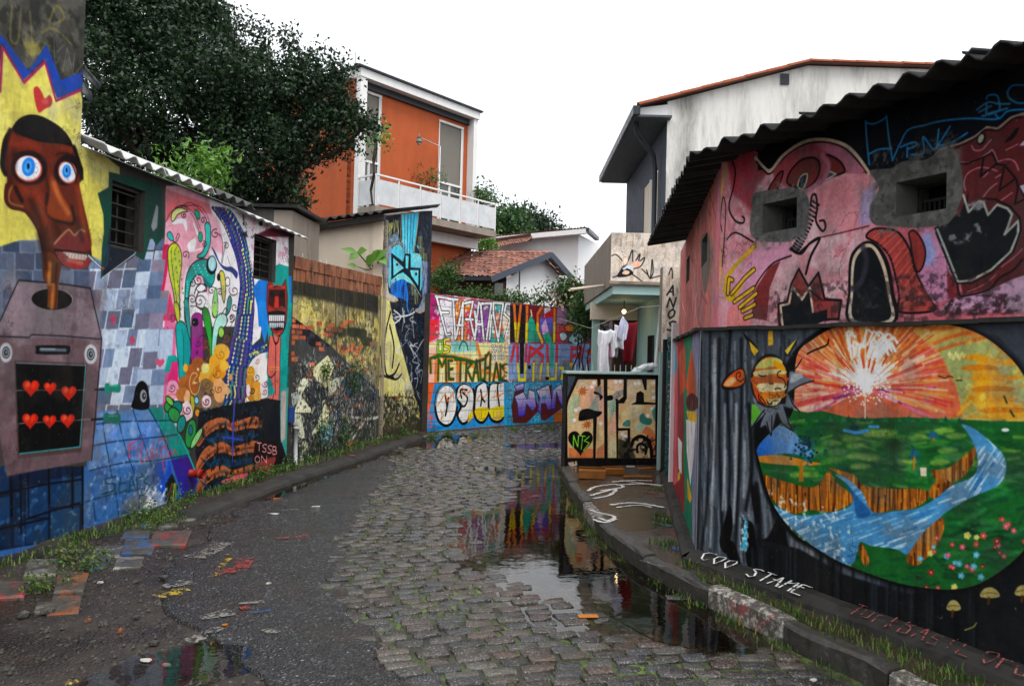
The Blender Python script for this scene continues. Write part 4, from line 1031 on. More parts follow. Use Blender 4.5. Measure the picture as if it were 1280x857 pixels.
# ------------------------------------------------------------------ low patio wall
def paint_box():
    c = Canvas('patio_wall_paint', BA, BB, -.02, plen(BA, BB) + .02, 0, 1.5, 260, '#c2a67e', GX)
    c.frame(690, 460, 5.353)
    c.blotch((70, 40, 730, 640), '#cdb58c', 24, .45, .8)
    for p, co in (("110 240 150 170 195 190 150 300 120 420", '#a9b596'), ("180 200 260 90 330 110 290 220 200 300", '#d6a78a'), ("240 280 290 190 330 180 310 330", '#8fa08e'), ("300 150 340 120 345 420 320 330", '#d99c88'), ("370 230 430 200 430 330 390 340", '#8ea392'), ("370 420 420 280 440 430 400 440", '#dca38c'), ("380 70 500 70 490 160 380 160", '#d6b08c'), ("520 230 600 170 600 330 520 330", '#c4b492'), ("560 380 640 320 640 410 560 430", '#a9b8a0'), ("110 530 280 540 280 610 115 610", '#c07a4e'), ("300 540 350 500 350 600 300 600", '#b98058'), ("380 490 430 480 430 600 380 600", '#c9bd94')):
        c.P(p, co, 0, soft=5)
    rs = c.rs
    def splat(x, y, r, col, n=9):
        p = []
        for k in range(2 * n):
            t = math.pi * k / n; q = r * (1 if k % 2 else .45) * rs.uniform(.8, 1.15); p += [x + q * math.cos(t), y + q * math.sin(t)]
        c.P(p, col, 0)
    splat(203, 155, 42, '#a5633a'); splat(235, 375, 40, '#a5633a'); splat(640, 470, 20, '#a5633a')
    for x, y in ((160, 280), (182, 268), (150, 347), (265, 125), (280, 98), (425, 90), (460, 88), (555, 103), (582, 100), (678, 98), (675, 152), (678, 195), (640, 315), (668, 270), (325, 368), (470, 440), (490, 455), (480, 470)): c.E(x, y, 13, 13, '#e8e2da')
    c.P("585 320 610 300 630 330 665 340 660 375 630 378 590 360", '#3c7468'); c.P("670 280 715 260 715 380 680 340", '#4f8478'); c.P("470 380 500 345 525 355 515 390", '#4a7c72'); c.P("600 430 640 390 700 470 700 590 660 580 640 460", '#c07a52'); c.P("400 200 420 160 495 140 480 170 430 210", '#8f8a84'); c.P("285 130 330 120 325 190 300 190", '#8a8078')
    B = '#0a0a0b'
    c.P("75 40 735 45 735 75 90 75", B, 0); c.P("72 40 100 40 105 660 75 660", B, 0); c.P("90 60 175 75 110 220 95 300", B, 0); c.P("105 50 160 55 130 130 100 200", '#3a4650', 0, rough=.5)
    c.P("690 60 715 60 715 560 690 600", B, 0, a=.95)
    for p in ("345 60 370 60 372 610 350 610", "300 60 325 60 325 110 305 125", "425 200 445 210 440 610 432 610", "275 330 300 330 290 610 275 610", "480 60 500 60 500 200 480 235 440 235 450 210 475 190", "440 400 522 400 522 500 505 500 505 415 440 418"): c.P(p, B, 0)
    c.P("178 330 190 285 240 270 290 285 330 290 330 305 295 330 210 350 180 350", B); c.P("280 155 310 165 340 190 320 215 315 180 285 172", B); c.P("360 190 400 180 405 210 365 215", B)
    c.P("530 240 560 225 565 165 590 152 612 165 615 225 700 232 700 243 535 243", B, 0); c.P("600 75 632 75 632 145 618 145", B, 0); c.P("690 70 710 70 710 240 692 240", B, 0)
    c.S("530 520 545 480 590 455 640 480 660 530 665 590", 24, B); c.S("570 560 570 520 600 505 630 530 625 570", 18, B); c.S("625 480 640 450", 8, B); c.S("650 500 680 480", 8, B)
    c.P("90 600 730 600 730 680 90 690", '#14120f', 0, soft=3); c.P("440 470 520 490 560 600 440 600", '#2b2a1e', 0, a=.8, soft=8); c.blotch((430, 460, 720, 640), '#131210', 12, .48, .85); c.P("105 630 165 620 170 650 120 660", '#b9a694', 0, soft=3)
    t = np.linspace(0, 2 * math.pi, 40)
    c.heart(190, 490, 88, B); 
    for p in ("142 535 145 450 172 525 178 450", "185 450 222 455", "205 455 195 540", "250 455 215 485 250 500 210 550"): c.S(p, 7, '#7cc23a', 0)
    for k in range(12): c.S([100 + k * 50, 610, 102 + k * 50 + rs.uniform(-4, 4), 630 + rs.uniform(0, 30)], 8, B, 0)
    c.grain(.08, 4, 12, .1)
    return c
# ------------------------------------------------------------------ right building murals
def paint_right_low():
    c = Canvas('sunrise_mural', XA, XB, 0, plen(XA, XB), 0, 1.9, 300, '#30353c', GS)
    rs = c.rs
    # grey tree bark
    c.frame(830, 390, 2.597)
    c.P("100 50 700 20 700 900 90 860", '#4d545c', 0)
    for k in range(300):
        x = rs.uniform(105, 520); y = rs.uniform(40, 760)
        c.S([x, y, x + rs.uniform(-6, 6), y + 60, x + rs.uniform(-8, 8), y + rs.uniform(90, 200)], rs.uniform(4, 12), ['#6f777f', '#878d93', '#3a4047', '#2a2f36', '#969ba0', '#1d2026'][rs.randint(6)], a=.6, soft=4)
    for p, w in (("150 70 148 300 140 600 120 780", 10), ("180 90 178 300 182 500 190 760", 16), ("215 60 205 240 215 520 200 760", 14), ("250 90 252 280 240 560 232 780", 14), ("275 300 285 500 265 640", 16), ("300 560 310 700 300 820", 22), ("350 640 372 720 340 840", 16), ("120 100 118 500 108 780", 8)):
        c.S(p, w, '#0f1115', a=.9, soft=6)
    for p, w in (("165 90 163 400 150 760", 10), ("198 300 196 500 190 640", 8), ("235 300 232 540 225 680", 12), ("262 420 258 600", 10)): c.S(p, w, '#a9adb1', a=.75, soft=5)
    for p in ("180 745 195 680 215 625 222 700 200 780", "190 740 210 800 250 840 240 780 220 740", "300 740 335 730 372 660 390 670 400 740 420 830 380 840 340 790", "260 690 290 690 300 800 270 820", "280 560 300 690 310 600"): c.P(p, '#07080a', 1, soft=4)
    c.P("262 660 270 690 270 770 250 772 258 720", '#3b9ab8', 0); c.blotch((245, 650, 275, 775), '#c8dde2', 5, .5, .8)
    c.frame(1000, 380, 2.2553)
    c.P("-120 660 0 690 120 760 300 815 480 800 600 720 700 640 760 600 760 1200 -200 1100", '#15171a', 0, soft=4)
    for k in range(60):
        x = rs.uniform(-150, 500); c.S([x, 690 + max(0, x) * .2, x + rs.uniform(-6, 6), 960], rs.uniform(5, 12), ['#08090a', '#2a2f34', '#0c0d0f'][rs.randint(3)], a=.7, soft=4)
    for p in ("600 40 700 20 700 200 632 160", "410 60 560 90 640 180 700 260 700 20 420 30"): c.P(p, '#3c4148', 0)
    # the round picture: sky first
    rim = "-20 140 30 90 100 55 180 45 300 45 410 50 500 75 580 130 640 200 700 330 700 620 640 700 580 755 500 800 410 812 300 800 200 770 100 730 30 690 -30 650 -90 560 -125 440 -130 330 -100 260"
    c.P(rim, '#0a0c0d', 1, soft=10)
    rim_in = "-10 150 35 100 105 62 180 50 300 50 410 56 500 82 575 135 632 205 690 330 690 610 632 690 572 745 495 790 410 803 300 790 205 762 105 722 38 682 -20 640 -80 555 -115 440 -118 400 -60 340 -20 300"
    c.P(rim_in, '#c9874a', 1)
    msk = c._mask(catmull(c.xy(rim_in), True))
    before = c.img.copy()
    # left burst
    cx, cy = 185, 235
    c.P("-40 330 -40 120 60 70 180 50 300 50 340 80 400 150 440 230 460 330", '#c2684a', 0)
    c.P("230 50 430 56 640 205 700 330 460 330 440 230 400 150 300 60", '#bb9a58', 0)
    for k in range(520):
        t = rs.uniform(0, 2 * math.pi); r0 = rs.uniform(12, 130); L = rs.uniform(25, 90)
        if math.sin(t) > .45: continue
        up = -math.sin(t)
        cc = ['#d9b48c', '#e8dcc8', '#c9512a', '#b5401f', '#d77a3c'] if up > .5 else ['#c23f4e', '#d9636a', '#e8b3a0', '#b83a2e', '#d98a4c', '#c9a77c']
        if up < 0: cc = ['#8d3a5e', '#c86a7c', '#e3b4b4', '#7d3a72', '#b84a58']
        c.S([cx + r0 * math.cos(t), cy + r0 * math.sin(t) * 1.0, cx + (r0 + L) * math.cos(t), cy + (r0 + L) * math.sin(t)], rs.uniform(4, 11), cc[rs.randint(len(cc))], 0, a=.85)
    for k in range(420):
        t = rs.uniform(-3.5, .35); r0 = rs.uniform(70, 190); L = rs.uniform(35, 90)
        if cx + (r0 + L) * math.cos(t) > 470: continue
        up = -math.sin(t); cc = ['#c9552a', '#d98a44', '#e3c79a', '#b8471f', '#e0b070', '#a8552c'] if up > .55 else ['#c84a50', '#e09a70', '#e8c8a8', '#b83a34', '#d9803c', '#e4a090']
        c.S([cx + r0 * math.cos(t), cy + r0 * math.sin(t), cx + (r0 + L) * math.cos(t + .02), cy + (r0 + L) * math.sin(t + .02)], rs.uniform(3, 10), cc[rs.randint(6)], 0, a=.7, soft=1.5)
    for k in range(90):
        t = rs.uniform(-2.8, -.3); r0 = rs.uniform(5, 60); L = rs.uniform(20, 60)
        c.S([cx + r0 * math.cos(t), cy + r0 * math.sin(t), cx + (r0 + L) * math.cos(t), cy + (r0 + L) * math.sin(t)], rs.uniform(2, 5), '#f1ece8', 0, a=.85)
    for k in range(26):
        t = rs.uniform(-2.1, -1.0); r0 = rs.uniform(80, 130); L = rs.uniform(25, 50)
        c.S([cx + r0 * math.cos(t), cy + r0 * math.sin(t), cx + (r0 + L) * math.cos(t + .1), cy + (r0 + L) * math.sin(t + .1), cx + (r0 + L) * math.cos(t + .2), cy + (r0 + L - 8) * math.sin(t + .2)], 7, '#f4efe9', a=.9)
    for k in range(150):
        t = rs.uniform(0, 2 * math.pi); r = rs.uniform(4, 70); c.E(cx + r * math.cos(t), cy + r * math.sin(t) * .8, 2.4, 2.4, '#fbf6f2')
    c.E(cx, cy - 15, 16, 34, '#fdfaf5', 0, .9, soft=14); c.S([cx, cy - 180, cx - 2, 320], 3, '#f0d8cc')
    # right sky with amber bars
    c.P("440 100 520 90 640 205 700 330 470 320 440 230 400 150 380 110", '#9aa06a', 0, soft=10)
    for k in range(70):
        t = rs.uniform(-1.1, .05); r0 = rs.uniform(20, 190); L = rs.uniform(30, 70); x0, y0 = 430, 330
        c.S([x0 + r0 * math.cos(t), y0 + r0 * math.sin(t), x0 + (r0 + L) * math.cos(t), y0 + (r0 + L) * math.sin(t)], rs.uniform(4, 10), ['#c98a2a', '#8f9a68', '#b5ac6c', '#d8a23a', '#a87a2c'][rs.randint(5)], 0, a=.7, soft=2)
    for k in range(12):
        y = 150 + k * 15; x = 440 + rs.uniform(0, 60) + k * 1.5
        c.P([x, y, x + 40, y - 10, x + rs.uniform(60, 160), y - 6, x + 100, y + 8, x + 30, y + 8], ['#d08a1e', '#dc9a2a', '#bd741a', '#c9922e'][k % 4], 1, a=.9)
    for p in ("380 110 430 90 480 80", "390 130 450 110 520 95", "330 60 400 70 440 60"): c.S(p, 10, '#bd5a26', a=.8, soft=3)
    c.blotch((430, 60, 700, 330), '#d9c26a', 12, .62, .6)
    for k in range(8): c.E(420 + k * 6, 140 + (k % 3) * 6, 4, 7, '#d9d08a', .3)
    c.S("390 202 400 206 410 208 418 203 430 206", 3, '#141410'); c.S("440 215 455 214", 3, '#141410'); c.S("575 260 582 278", 5, '#123a38'); c.S("592 300 602 316", 5, '#123a38')
    # land
    c.P("-130 310 -60 290 20 305 60 300 130 318 180 322 300 318 460 325 560 330 700 330 700 640 640 700 560 760 480 800 400 812 300 800 200 770 100 730 0 690 -100 600", '#1d5a2a', 0)
    for k in range(420):
        x, y = rs.uniform(-110, 690), rs.uniform(330, 800)
        c.S([x, y, x + rs.uniform(20, 60), y + rs.uniform(-10, 16)], rs.uniform(4, 10), ['#17532b', '#2d7a35', '#4b8f3c', '#1a6a45', '#6f9a3a', '#0f3d22', '#8aa548'][rs.randint(7)] if y < 520 else ['#123f24', '#17532b', '#1d6a3a', '#0d3020'][rs.randint(4)], a=.55, soft=3)
    for k in range(60):
        x, y = rs.uniform(-60, 480), rs.uniform(345, 480); c.P([x, y, x + 25, y - 8, x + 60, y - 2, x + 40, y + 8, x + 10, y + 9], ['#7ea044', '#93ab4c', '#123c20', '#0f4a34', '#4f8a3a', '#2f6a44'][rs.randint(6)], 1, a=.6, soft=7)
    for k in range(70):
        x, y = rs.uniform(350, 680), rs.uniform(470, 790); c.S([x, y, x + rs.uniform(30, 90), y - rs.uniform(0, 40)], rs.uniform(5, 14), ['#0c2c1c', '#1c5c34', '#2f7a48', '#0f3a2c', '#3f8a4c'][rs.randint(5)], 0, a=.5, soft=5)
    for x in range(20, 460, 13): c.P([x - 8, 330, x, 312 + (x % 17), x + 9, 332], ['#12603a', '#1d7a3f', '#0f5232'][x % 3], 0)
    c.P("-125 400 -80 350 -40 345 10 390 40 430 -40 420 -110 430", '#1c56a0', 1, grad=('#8fb4d4', 1, -.3)); c.P("-120 430 -60 425 20 440 60 450 0 455 -110 445", '#b57a30', 1)
    for k in range(70): c.E(18 + rs.normal(0, 22), 400 + rs.normal(0, 24), 4, 4, ['#0f4a58', '#1d6a7c', '#0c3140'][rs.randint(3)])
    c.P("0 440 8 440 10 500 -4 500", '#9a6a2a', 0)
    c.S("125 355 160 362 190 355", 9, '#2d86c8'); c.E(153, 348, 14, 8, '#0e3a44'); c.S("195 345 220 345", 8, '#3d92cc')
    for k in range(36): c.E(322 + rs.normal(0, 9), 420 + rs.normal(0, 8), 3, 3, '#1f5f78'); c.E(375 + rs.normal(0, 6), 368 + rs.normal(0, 5), 3, 3, '#1f5f78')
    c.S("322 430 320 465", 6, '#a8702a'); c.S("375 375 374 388", 4, '#a8702a'); c.E(578, 354, 11, 5, '#e8e8e4'); c.P("338 460 356 460 356 484 340 484", '#d8c0a8', 0)
    # cliffs
    for p in ("-110 480 -40 500 40 515 80 470 100 500 150 540 145 560 90 585 30 580 -20 590 -70 560 -100 520", "80 460 150 480 180 510 260 520 340 520 365 540 320 575 260 580 205 585 170 530 110 480", "370 470 420 460 470 420 495 400 490 440 465 480 430 500 390 500", "365 520 400 490 440 520 410 550 370 545", "380 600 405 610 400 650 370 700 330 735 300 720 330 650", "110 745 130 710 145 755 120 758", "165 690 175 675 195 720 180 735"):
        c.P(p, '#8a5420', 1)
        q = nums(p); lo, hi = q.min(0), q.max(0)
        m = c._mask(catmull(c.xy(p), True)); keep = c.img.copy()
        for k in range(int((hi[0] - lo[0]) / 3)):
            x = rs.uniform(lo[0], hi[0]); c.S([x, rs.uniform(lo[1], hi[1] - 20), x + rs.uniform(-6, 6), hi[1]], rs.uniform(3, 8), ['#c9862e', '#5a3012', '#a86a26', '#3a1e0c', '#b5762c'][rs.randint(5)], 0, a=.8)
        mm = np.zeros(c.img.shape[:2], np.float32); mm[m[2]:m[2] + m[0].shape[0], m[1]:m[1] + m[0].shape[1]] = m[0]
        c.img[:] = keep * (1 - mm[..., None]) + c.img * mm[..., None]
    # river
    riv = "455 338 490 350 540 390 575 430 578 480 550 515 480 545 420 580 395 600 350 640 320 680 300 705 270 690 200 680 170 670 160 700 140 735 60 700 0 650 -60 600 -115 560 -110 545 -20 592 60 590 130 575 150 545 135 510 100 480 130 490 175 530 205 585 270 582 330 575 380 548 430 510 480 490 500 460 495 410 470 360"
    c.P(riv, '#4f88ae', 1)
    m = c._mask(catmull(c.xy(riv), True)); keep = c.img.copy()
    for k in range(420):
        x, y = rs.uniform(-110, 580), rs.uniform(340, 740)
        an = -.35 if x < 430 else (-1.0 if y > 430 else .9)
        c.S([x, y, x + 38 * math.cos(an), y + 38 * math.sin(an)], rs.uniform(2, 6), ['#9fc3da', '#d5e3ea', '#2a669c', '#7fb0cc', '#1f5080', '#eef3f4'][rs.randint(6)], 0, a=.6, soft=1.5)
    mm = np.zeros(c.img.shape[:2], np.float32); mm[m[2]:m[2] + m[0].shape[0], m[1]:m[1] + m[0].shape[1]] = m[0]
    c.img[:] = keep * (1 - mm[..., None]) + c.img * mm[..., None]
    c.blotch((-110, 570, 160, 740), '#e6eef0', 10, .58, .7); c.P("125 500 160 540 200 590 160 600 150 550", '#1c4f80', 1, a=.8, soft=5)
    # flowers
    for k in range(44):
        x, y = (rs.uniform(330, 520), rs.uniform(650, 800)) if k < 30 else (rs.uniform(540, 640), rs.uniform(590, 720))
        if k < 30 and y > 800 - max(0, x - 500) * .6: continue
        co = ['#5aa6c6', '#b54a44', '#c95a72', '#c9c06a', '#8a2c28'][rs.randint(5)]; r = rs.uniform(6, 10)
        for j in range(5): c.E(x + r * .65 * math.cos(j * 1.256), y + r * .65 * math.sin(j * 1.256), r * .45, r * .45, co)
        c.E(x, y, r * .3, r * .3, '#d9c78a')
    # back to the rim
    mm = np.zeros(c.img.shape[:2], np.float32); mm[msk[2]:msk[2] + msk[0].shape[0], msk[1]:msk[1] + msk[0].shape[1]] = msk[0]
    c.img[:] = before * (1 - mm[..., None]) + c.img * mm[..., None]
    c.S("-20 140 30 92 100 56 180 46", 6, '#0c0d10'); c.S("80 100 75 115 40 130 20 140", 5, '#0c0d10')
    # sun faces over the rim
    c.frame(920, 400, 5.355)
    c.P("360 330 440 370 525 405 430 430 350 490 420 600 320 580 380 740 300 680 270 620 235 770 200 700 160 720 180 640 100 720 120 600 110 560 330 560", '#6a7078', 0, soft=3)
    c.P("370 360 440 350 450 380 400 410 360 420", '#9aa0a4', 0, soft=6)
    for p in ("350 485 430 435 520 405", "360 340 400 320 440 260", "350 485 380 560 425 610", "320 575 350 680 380 740", "275 620 310 690 370 735", "240 640 235 770 205 680", "160 690 195 620", "100 730 150 650 190 600"): c.S(p, 9, '#0d0f13')
    c.P("105 560 150 580 165 620 130 670 100 700", '#5c9a3a', 0)
    c.E(225, 405, 128, 180, '#14161a', .04, soft=8); c.E(225, 408, 115, 165, '#c96a1a', .04)
    for p, co in (("180 265 270 250 310 290 200 320 130 320", '#c9cc7a'), ("115 350 200 330 320 330 330 360 240 360 150 385", '#d8c98a'), ("145 430 240 420 330 430 320 470 200 480 150 470", '#e6d39a'), ("200 520 300 510 280 560 230 570", '#e8d8a6'), ("250 270 310 290 330 340 260 310", '#d9941e'), ("110 380 330 380 330 410 150 420 120 440", '#c4571a'), ("170 490 330 490 310 520 200 525", '#d07a1c'), ("115 440 150 470 170 540 140 530", '#b8471a')): c.P(p, co, 1, a=.9)
    for p in ("300 340 280 350 280 380 310 390 330 420 325 450", "150 365 175 375 200 370", "225 425 250 425", "260 462 280 455 300 460", "150 500 155 530 190 565", "165 510 200 560", "205 530 215 555 240 560 240 545", "250 540 270 535"): c.S(p, 8, '#17120e')
    c.P("40 75 120 150 155 205 120 245 95 190", '#191c20', 0); c.P("88 140 152 205 122 240 100 200", '#c9a634', 0); c.P("215 70 245 70 250 165 215 170", '#c9a23a', 0); c.P("420 110 330 200 320 210 345 245 400 160", '#191c20', 0); c.P("410 120 325 205 345 230", '#cdb04a', 0)
    c.P("-60 470 -100 440 -60 370 0 330 45 320 65 370 55 430 10 455", '#16130f', soft=4); c.P("-85 440 -55 385 0 340 40 330 58 370 50 420 0 445", '#bf531a'); c.P("-80 430 -30 380 0 400 -40 440", '#d9c49a', a=.7, soft=4); c.S("20 380 30 370 25 350 5 355 5 390 30 410 55 390", 7, '#17120e')
    # little mushrooms in the dark
    c.frame(940, 650, 3.765)
    for x, y, r in ((948, 405, 33), (1118, 345, 46), (1275, 335, 40)): c.P([x - r, y + 12, x - r * .7, y - 20, x, y - 32, x + r * .7, y - 18, x + r, y + 12, x, y + 20], '#9a8f5c'); c.S([x - r * .8, y, x, y - 6, x + r * .8, y], 3, '#4a4024'); c.S([x - 4, y + 20, x - 8, y + 46], 12, '#4a2e1c')
    c.S("1000 515 1040 500 1055 480", 4, '#b5ae62')
    c.grain(.08, 5, 14, .1)
    return c

def paint_right_low_side():
    c = Canvas('narrow_side_mural', WA, WB, 0, plen(WA, WB), 0, 1.9, 200, '#6b5560', GS * 1.25)
    rs = c.rs
    c.frame(820, 390, 2.7645)
    bands = [(-20, 30, '#4a5350'), (15, 40, '#3c4348'), (35, 52, '#9a8f8c'), (48, 60, '#7c4a58'), (52, 78, '#b55a62'), (75, 100, '#7d2f30'), (95, 128, '#17694e'), (125, 150, '#7d7a90'), (145, 180, '#6d6a86')]
    for a, b, co in bands: c.P([a, 60, b, 60, b, 900, a, 900], co, 0, soft=2)
    c.P("50 100 68 110 74 190 60 240 50 180", '#2c86a0', 0); c.P("75 150 100 110 104 260 85 290", '#a1482e', 0); c.P("122 120 135 200 140 280 110 300 104 250", '#a5502c', 0); c.P("105 300 120 280 140 290 148 320 130 340 108 330", '#4a1518')
    c.P("105 340 138 345 140 385 110 375", '#c99a26', 0); c.P("104 370 136 380 130 500 118 600 106 480", '#d2c8c4', 0); c.P("108 570 124 640 118 660 108 640", '#b98a22', 0); c.P("76 430 90 450 88 560 78 540", '#d6cfc8', 0); c.P("52 260 70 260 66 560 56 600 50 400", '#b85660', 0); c.P("75 560 84 540 82 600 74 620", '#c29a30', 0)
    for p in ("104 100 102 300 100 560 98 690", "76 140 74 400 72 640", "50 100 48 560"): c.S(p, 3, '#22161a')
    c.P("60 600 98 560 98 690 60 640", '#7d2a2e', 0)
    for k in range(240):
        x = rs.uniform(20, 125); y = rs.uniform(90, 760); c.S([x, y, x + rs.uniform(-2, 2), y + rs.uniform(20, 80)], rs.uniform(1.5, 4), ['#d8d4da', '#8d3a3c', '#c97a80', '#3a2438', '#e0d9d0', '#2c7a7c', '#b5888c', '#4a1f24'][rs.randint(8)], 0, a=.5)
    for k in range(90):
        x = rs.uniform(120, 165); y = rs.uniform(90, 850); c.S([x, y, x + rs.uniform(-2, 2), y + rs.uniform(15, 50)], 3, ['#d8d4da', '#3a2438', '#a09ab0', '#c9b46a'][rs.randint(4)], 0, a=.85)
    for k in range(50):
        x = rs.uniform(-10, 60); y = rs.uniform(100, 560); c.S([x, y, x, y + 60], 4, ['#8a8f8c', '#23282a', '#5c6a6a', '#b0a9a0', '#2a7a8c'][rs.randint(5)], 0, a=.7)
    c.metres(); c.P([4.72, 0, 5.0, 0, 5.0, 1.9, 4.80, 1.9], '#5b626a', 0)
    for k in range(16): u = rs.uniform(4.72, 4.92); c.S([u, 0, u + .02, 1.9], .02, ['#8d9399', '#262a30', '#aab0b4'][rs.randint(3)], 0, a=.7)
    c.grain(.08, 5, 15, .12)
    return c

def paint_right_up():
    c = Canvas('pink_mural', UC, UXB, 0, plen(UC, UXB), LED - .05, 3.35, 300, '#b5606a', GP)
    rs = c.rs
    K, CR, RB_, PK = '#0f0d11', '#c9b39a', '#7d2f2c', '#c0707c'
    c.frame(830, 130, 2.955)
    c.P("200 0 800 -60 800 900 200 900", '#c4848c', 0); c.blotch((200, 100, 760, 860), '#d2a4aa', 46, .45, .8); c.blotch((200, 100, 760, 860), '#b0606a', 40, .52, .55)
    c.P("230 170 340 170 400 240 340 300 330 400 250 330", '#a83c4a', 0, soft=14); c.P("330 540 460 480 470 560 420 600 340 660 230 780 240 700", '#c58aa0', 0, soft=8)
    c.P("390 600 430 580 390 680 380 800 320 790 340 680", '#7a3030', 0); c.S("470 560 400 590 350 650 330 690", 6, K)
    c.P("240 830 235 770 260 740 290 760 320 800 300 830", '#d97a78', soft=6)
    for p in ("230 640 270 590 340 520", "232 640 225 690 250 720 300 640 330 610"): c.S(p, 18, '#c79a20'); 
    for p in ("260 730 330 680", "280 750 340 700", "290 765 335 740", "300 790 325 780", "250 700 300 640 332 612", "236 700 240 645 252 650"): c.S(p, 20, K, 0); c.S(p, 13, '#d0a428', 0)
    c.S("232 500 265 475 330 510", 6, K); c.S("240 185 262 240 258 300 240 380 262 430 290 440 297 425 290 415", 7, K); c.S("215 600 228 400 218 345 208 430 215 470", 4, K); c.S("228 230 210 340 205 480 208 640 202 690", 8, '#c9a43a')
    # dark upper field with cream edge
    c.P("240 130 330 165 400 230 480 160 560 125 640 130 680 150 760 60 760 -60 200 -60", '#0b0e16', 0)
    c.frame(960, 150, 3.174)
    c.P("-40 200 10 195 60 130 130 85 220 75 300 95 350 135 400 205 600 300 600 -200 -40 -100", '#0b0e16', 0)
    c.S("-50 150 -20 185 10 200 60 140 140 88 220 78 300 98 350 140 400 210", 14, CR); c.S("-46 165 -16 200 12 212 70 145 145 98 220 88 295 108 345 150 390 210", 7, K)
    c.P("20 210 70 150 150 100 230 92 300 115 345 160 385 210 310 210 250 230 190 260 140 290 60 260", '#a34a54', soft=3); c.P("190 100 230 92 300 115 345 160 380 205 320 205 250 140", '#b06a80', soft=4)
    c.P("80 255 85 210 130 160 180 150 205 175 195 230 150 270", '#7a2f2e', ol=K, w=8); c.P("118 262 130 225 155 215 150 250 135 275", '#20303a', ol=CR, w=6)
    c.P("230 140 280 160 305 200 285 215 250 225 220 240 235 190", '#7a2f2c', ol=K, w=8); c.P("225 240 235 200 270 215", '#39424a', 0, ol='#b9b4ac', w=6); c.P("0 280 40 215 60 210 30 290", '#7a2f2e', ol=K, w=7)
    c.S("215 140 240 180 220 235 165 275", 22, '#a86880', soft=4)
    c.P("190 270 310 220 410 230 430 300 400 420 330 440 210 470 180 380", '#c98088', 0, soft=12); c.P("370 290 430 250 410 410 360 420", '#a690b8', 0, soft=14)
    c.S("210 465 300 445 400 420", 5, '#4a1a22')
    # the ribbed black zip
    for k in range(16):
        t = k / 15; x = 100 + 90 * t; y = 520 - 190 * t ** 1.3
        c.S([x - 12, y - 8, x + 12, y + 8], 9, K, 0); c.S([x - 8, y - 12, x + 6, y + 4], 3, '#8a8490', 0)
    c.S("168 340 175 300 190 300 195 350 190 400 215 440 228 425 222 400 205 400", 9, K); c.S("90 510 130 530 165 490 205 470 170 540 150 610", 11, K); c.S("205 468 160 495 120 530", 8, K)
    # crown shape
    c.P("45 815 40 730 75 720 92 650 122 590 160 660 200 605 225 710 290 715 280 790 250 790", '#8f3a36', 0, ol=K, w=9)
    c.P("60 815 52 738 85 730 98 665 135 715 165 665 185 765 235 750 235 790 180 815", '#14191f', 0); c.S("58 815 50 736 84 728 96 662 135 712 165 664 178 760", 10, CR, 0)
    c.S("160 660 200 605 225 712 290 716", 8, K, 0); c.S("165 675 215 715", 6, K)
    # arch
    c.P("320 800 318 680 322 560 345 510 390 480 440 500 480 570 500 680 505 800", K); c.P("330 800 328 680 332 570 352 520 392 490 430 508 466 580 486 690 492 800", CR, 1); c.P("342 790 338 680 342 580 360 532 394 505 422 520 454 590 474 690 480 790", '#10171c', 1)
    c.S("375 500 390 560 370 640 335 670", 24, '#3a3644', a=.8, soft=5); c.blotch((345, 640, 470, 790), '#3a4448', 8, .6, .6)
    c.frame(1080, 240, 5.355)
    c.P("15 300 60 250 140 245 220 265 270 320 310 400 340 520 400 640 470 760 440 800 240 800 235 690 210 560 170 430 100 350", '#a8443f', 1, ol=K, w=14)
    for k in range(24):
        t = k / 23; a = catmull(nums("60 310 110 360 180 450 215 570 235 700 240 790"), False, 6); b = catmull(nums("130 255 210 275 270 340 320 440 350 560 420 700"), False, 6)
        i = int(t * (len(a) - 1)); c.S([a[i][0], a[i][1], b[i][0], b[i][1]], 8, ['#c9625a', '#8f3a34'][k % 2], 0, a=.8)
    c.blotch((220, 640, 480, 820), '#5c2a22', 10, .5, .8)
    c.P("380 250 460 240 560 420 620 620 640 700 560 720 470 750 400 640 360 540", '#b27a98', 0, soft=10); c.P("400 280 440 270 480 400 470 480 400 500", '#8f93c0', 0, soft=16); c.P("555 520 620 600 650 700 560 720", '#7a2c34', 0, soft=6)
    c.P("300 275 335 258 380 310 410 390 400 480 365 535 340 500 320 400 310 330", '#8c3430', 1, ol=K, w=11)
    c.P("640 700 800 660 900 590 1071 450 1100 800 500 800 560 730", '#a8809a', 0, soft=8)
    # dark beast to the right
    c.frame(1080, 100, 5.355)
    c.P("490 470 640 430 740 380 820 315 890 325 980 250 1071 220 1250 240 1250 1250 1000 1330 870 1390 660 1440 640 1300 500 1000 640 560", '#5a2426', 0)
    c.S("510 465 640 425 740 378 800 325 850 315 900 322 980 255 1040 232 1120 230", 16, '#8d8172'); c.S("520 478 650 438 745 392 810 338 900 336 990 268 1060 248", 9, K)
    c.E(785, 395, 28, 45, K, .4); c.E(782, 393, 17, 32, '#a39a88', .4); c.P("940 420 985 365 1020 325 1035 330 1000 390", K)
    for p in ("720 440 740 470 790 465 850 400", "650 550 720 555 780 520 830 490 860 470 895 545", "890 550 960 530 1010 550 1035 605", "680 740 670 690 690 630 760 590 830 590 890 610", "800 780 840 730 890 690", "880 655 920 630", "920 805 990 755", "800 650 830 620", "950 470 1030 430"): c.S(p, 8, '#b06a78')
    for p in ("640 560 700 560 790 520 860 490 890 560 780 645 800 520", "890 565 940 570 1020 665 1030 720 1010 830 1071 800", "940 575 905 740 1015 660", "1040 710 1071 780"): c.S(p, 12, K, 0)
    c.P("1040 440 1071 405 1100 440", '#a9a0b8', 0); c.P("1040 710 1075 700 1100 760 1070 760", '#a9a0b8', 0)
    c.frame(1080, 240, 5.355)
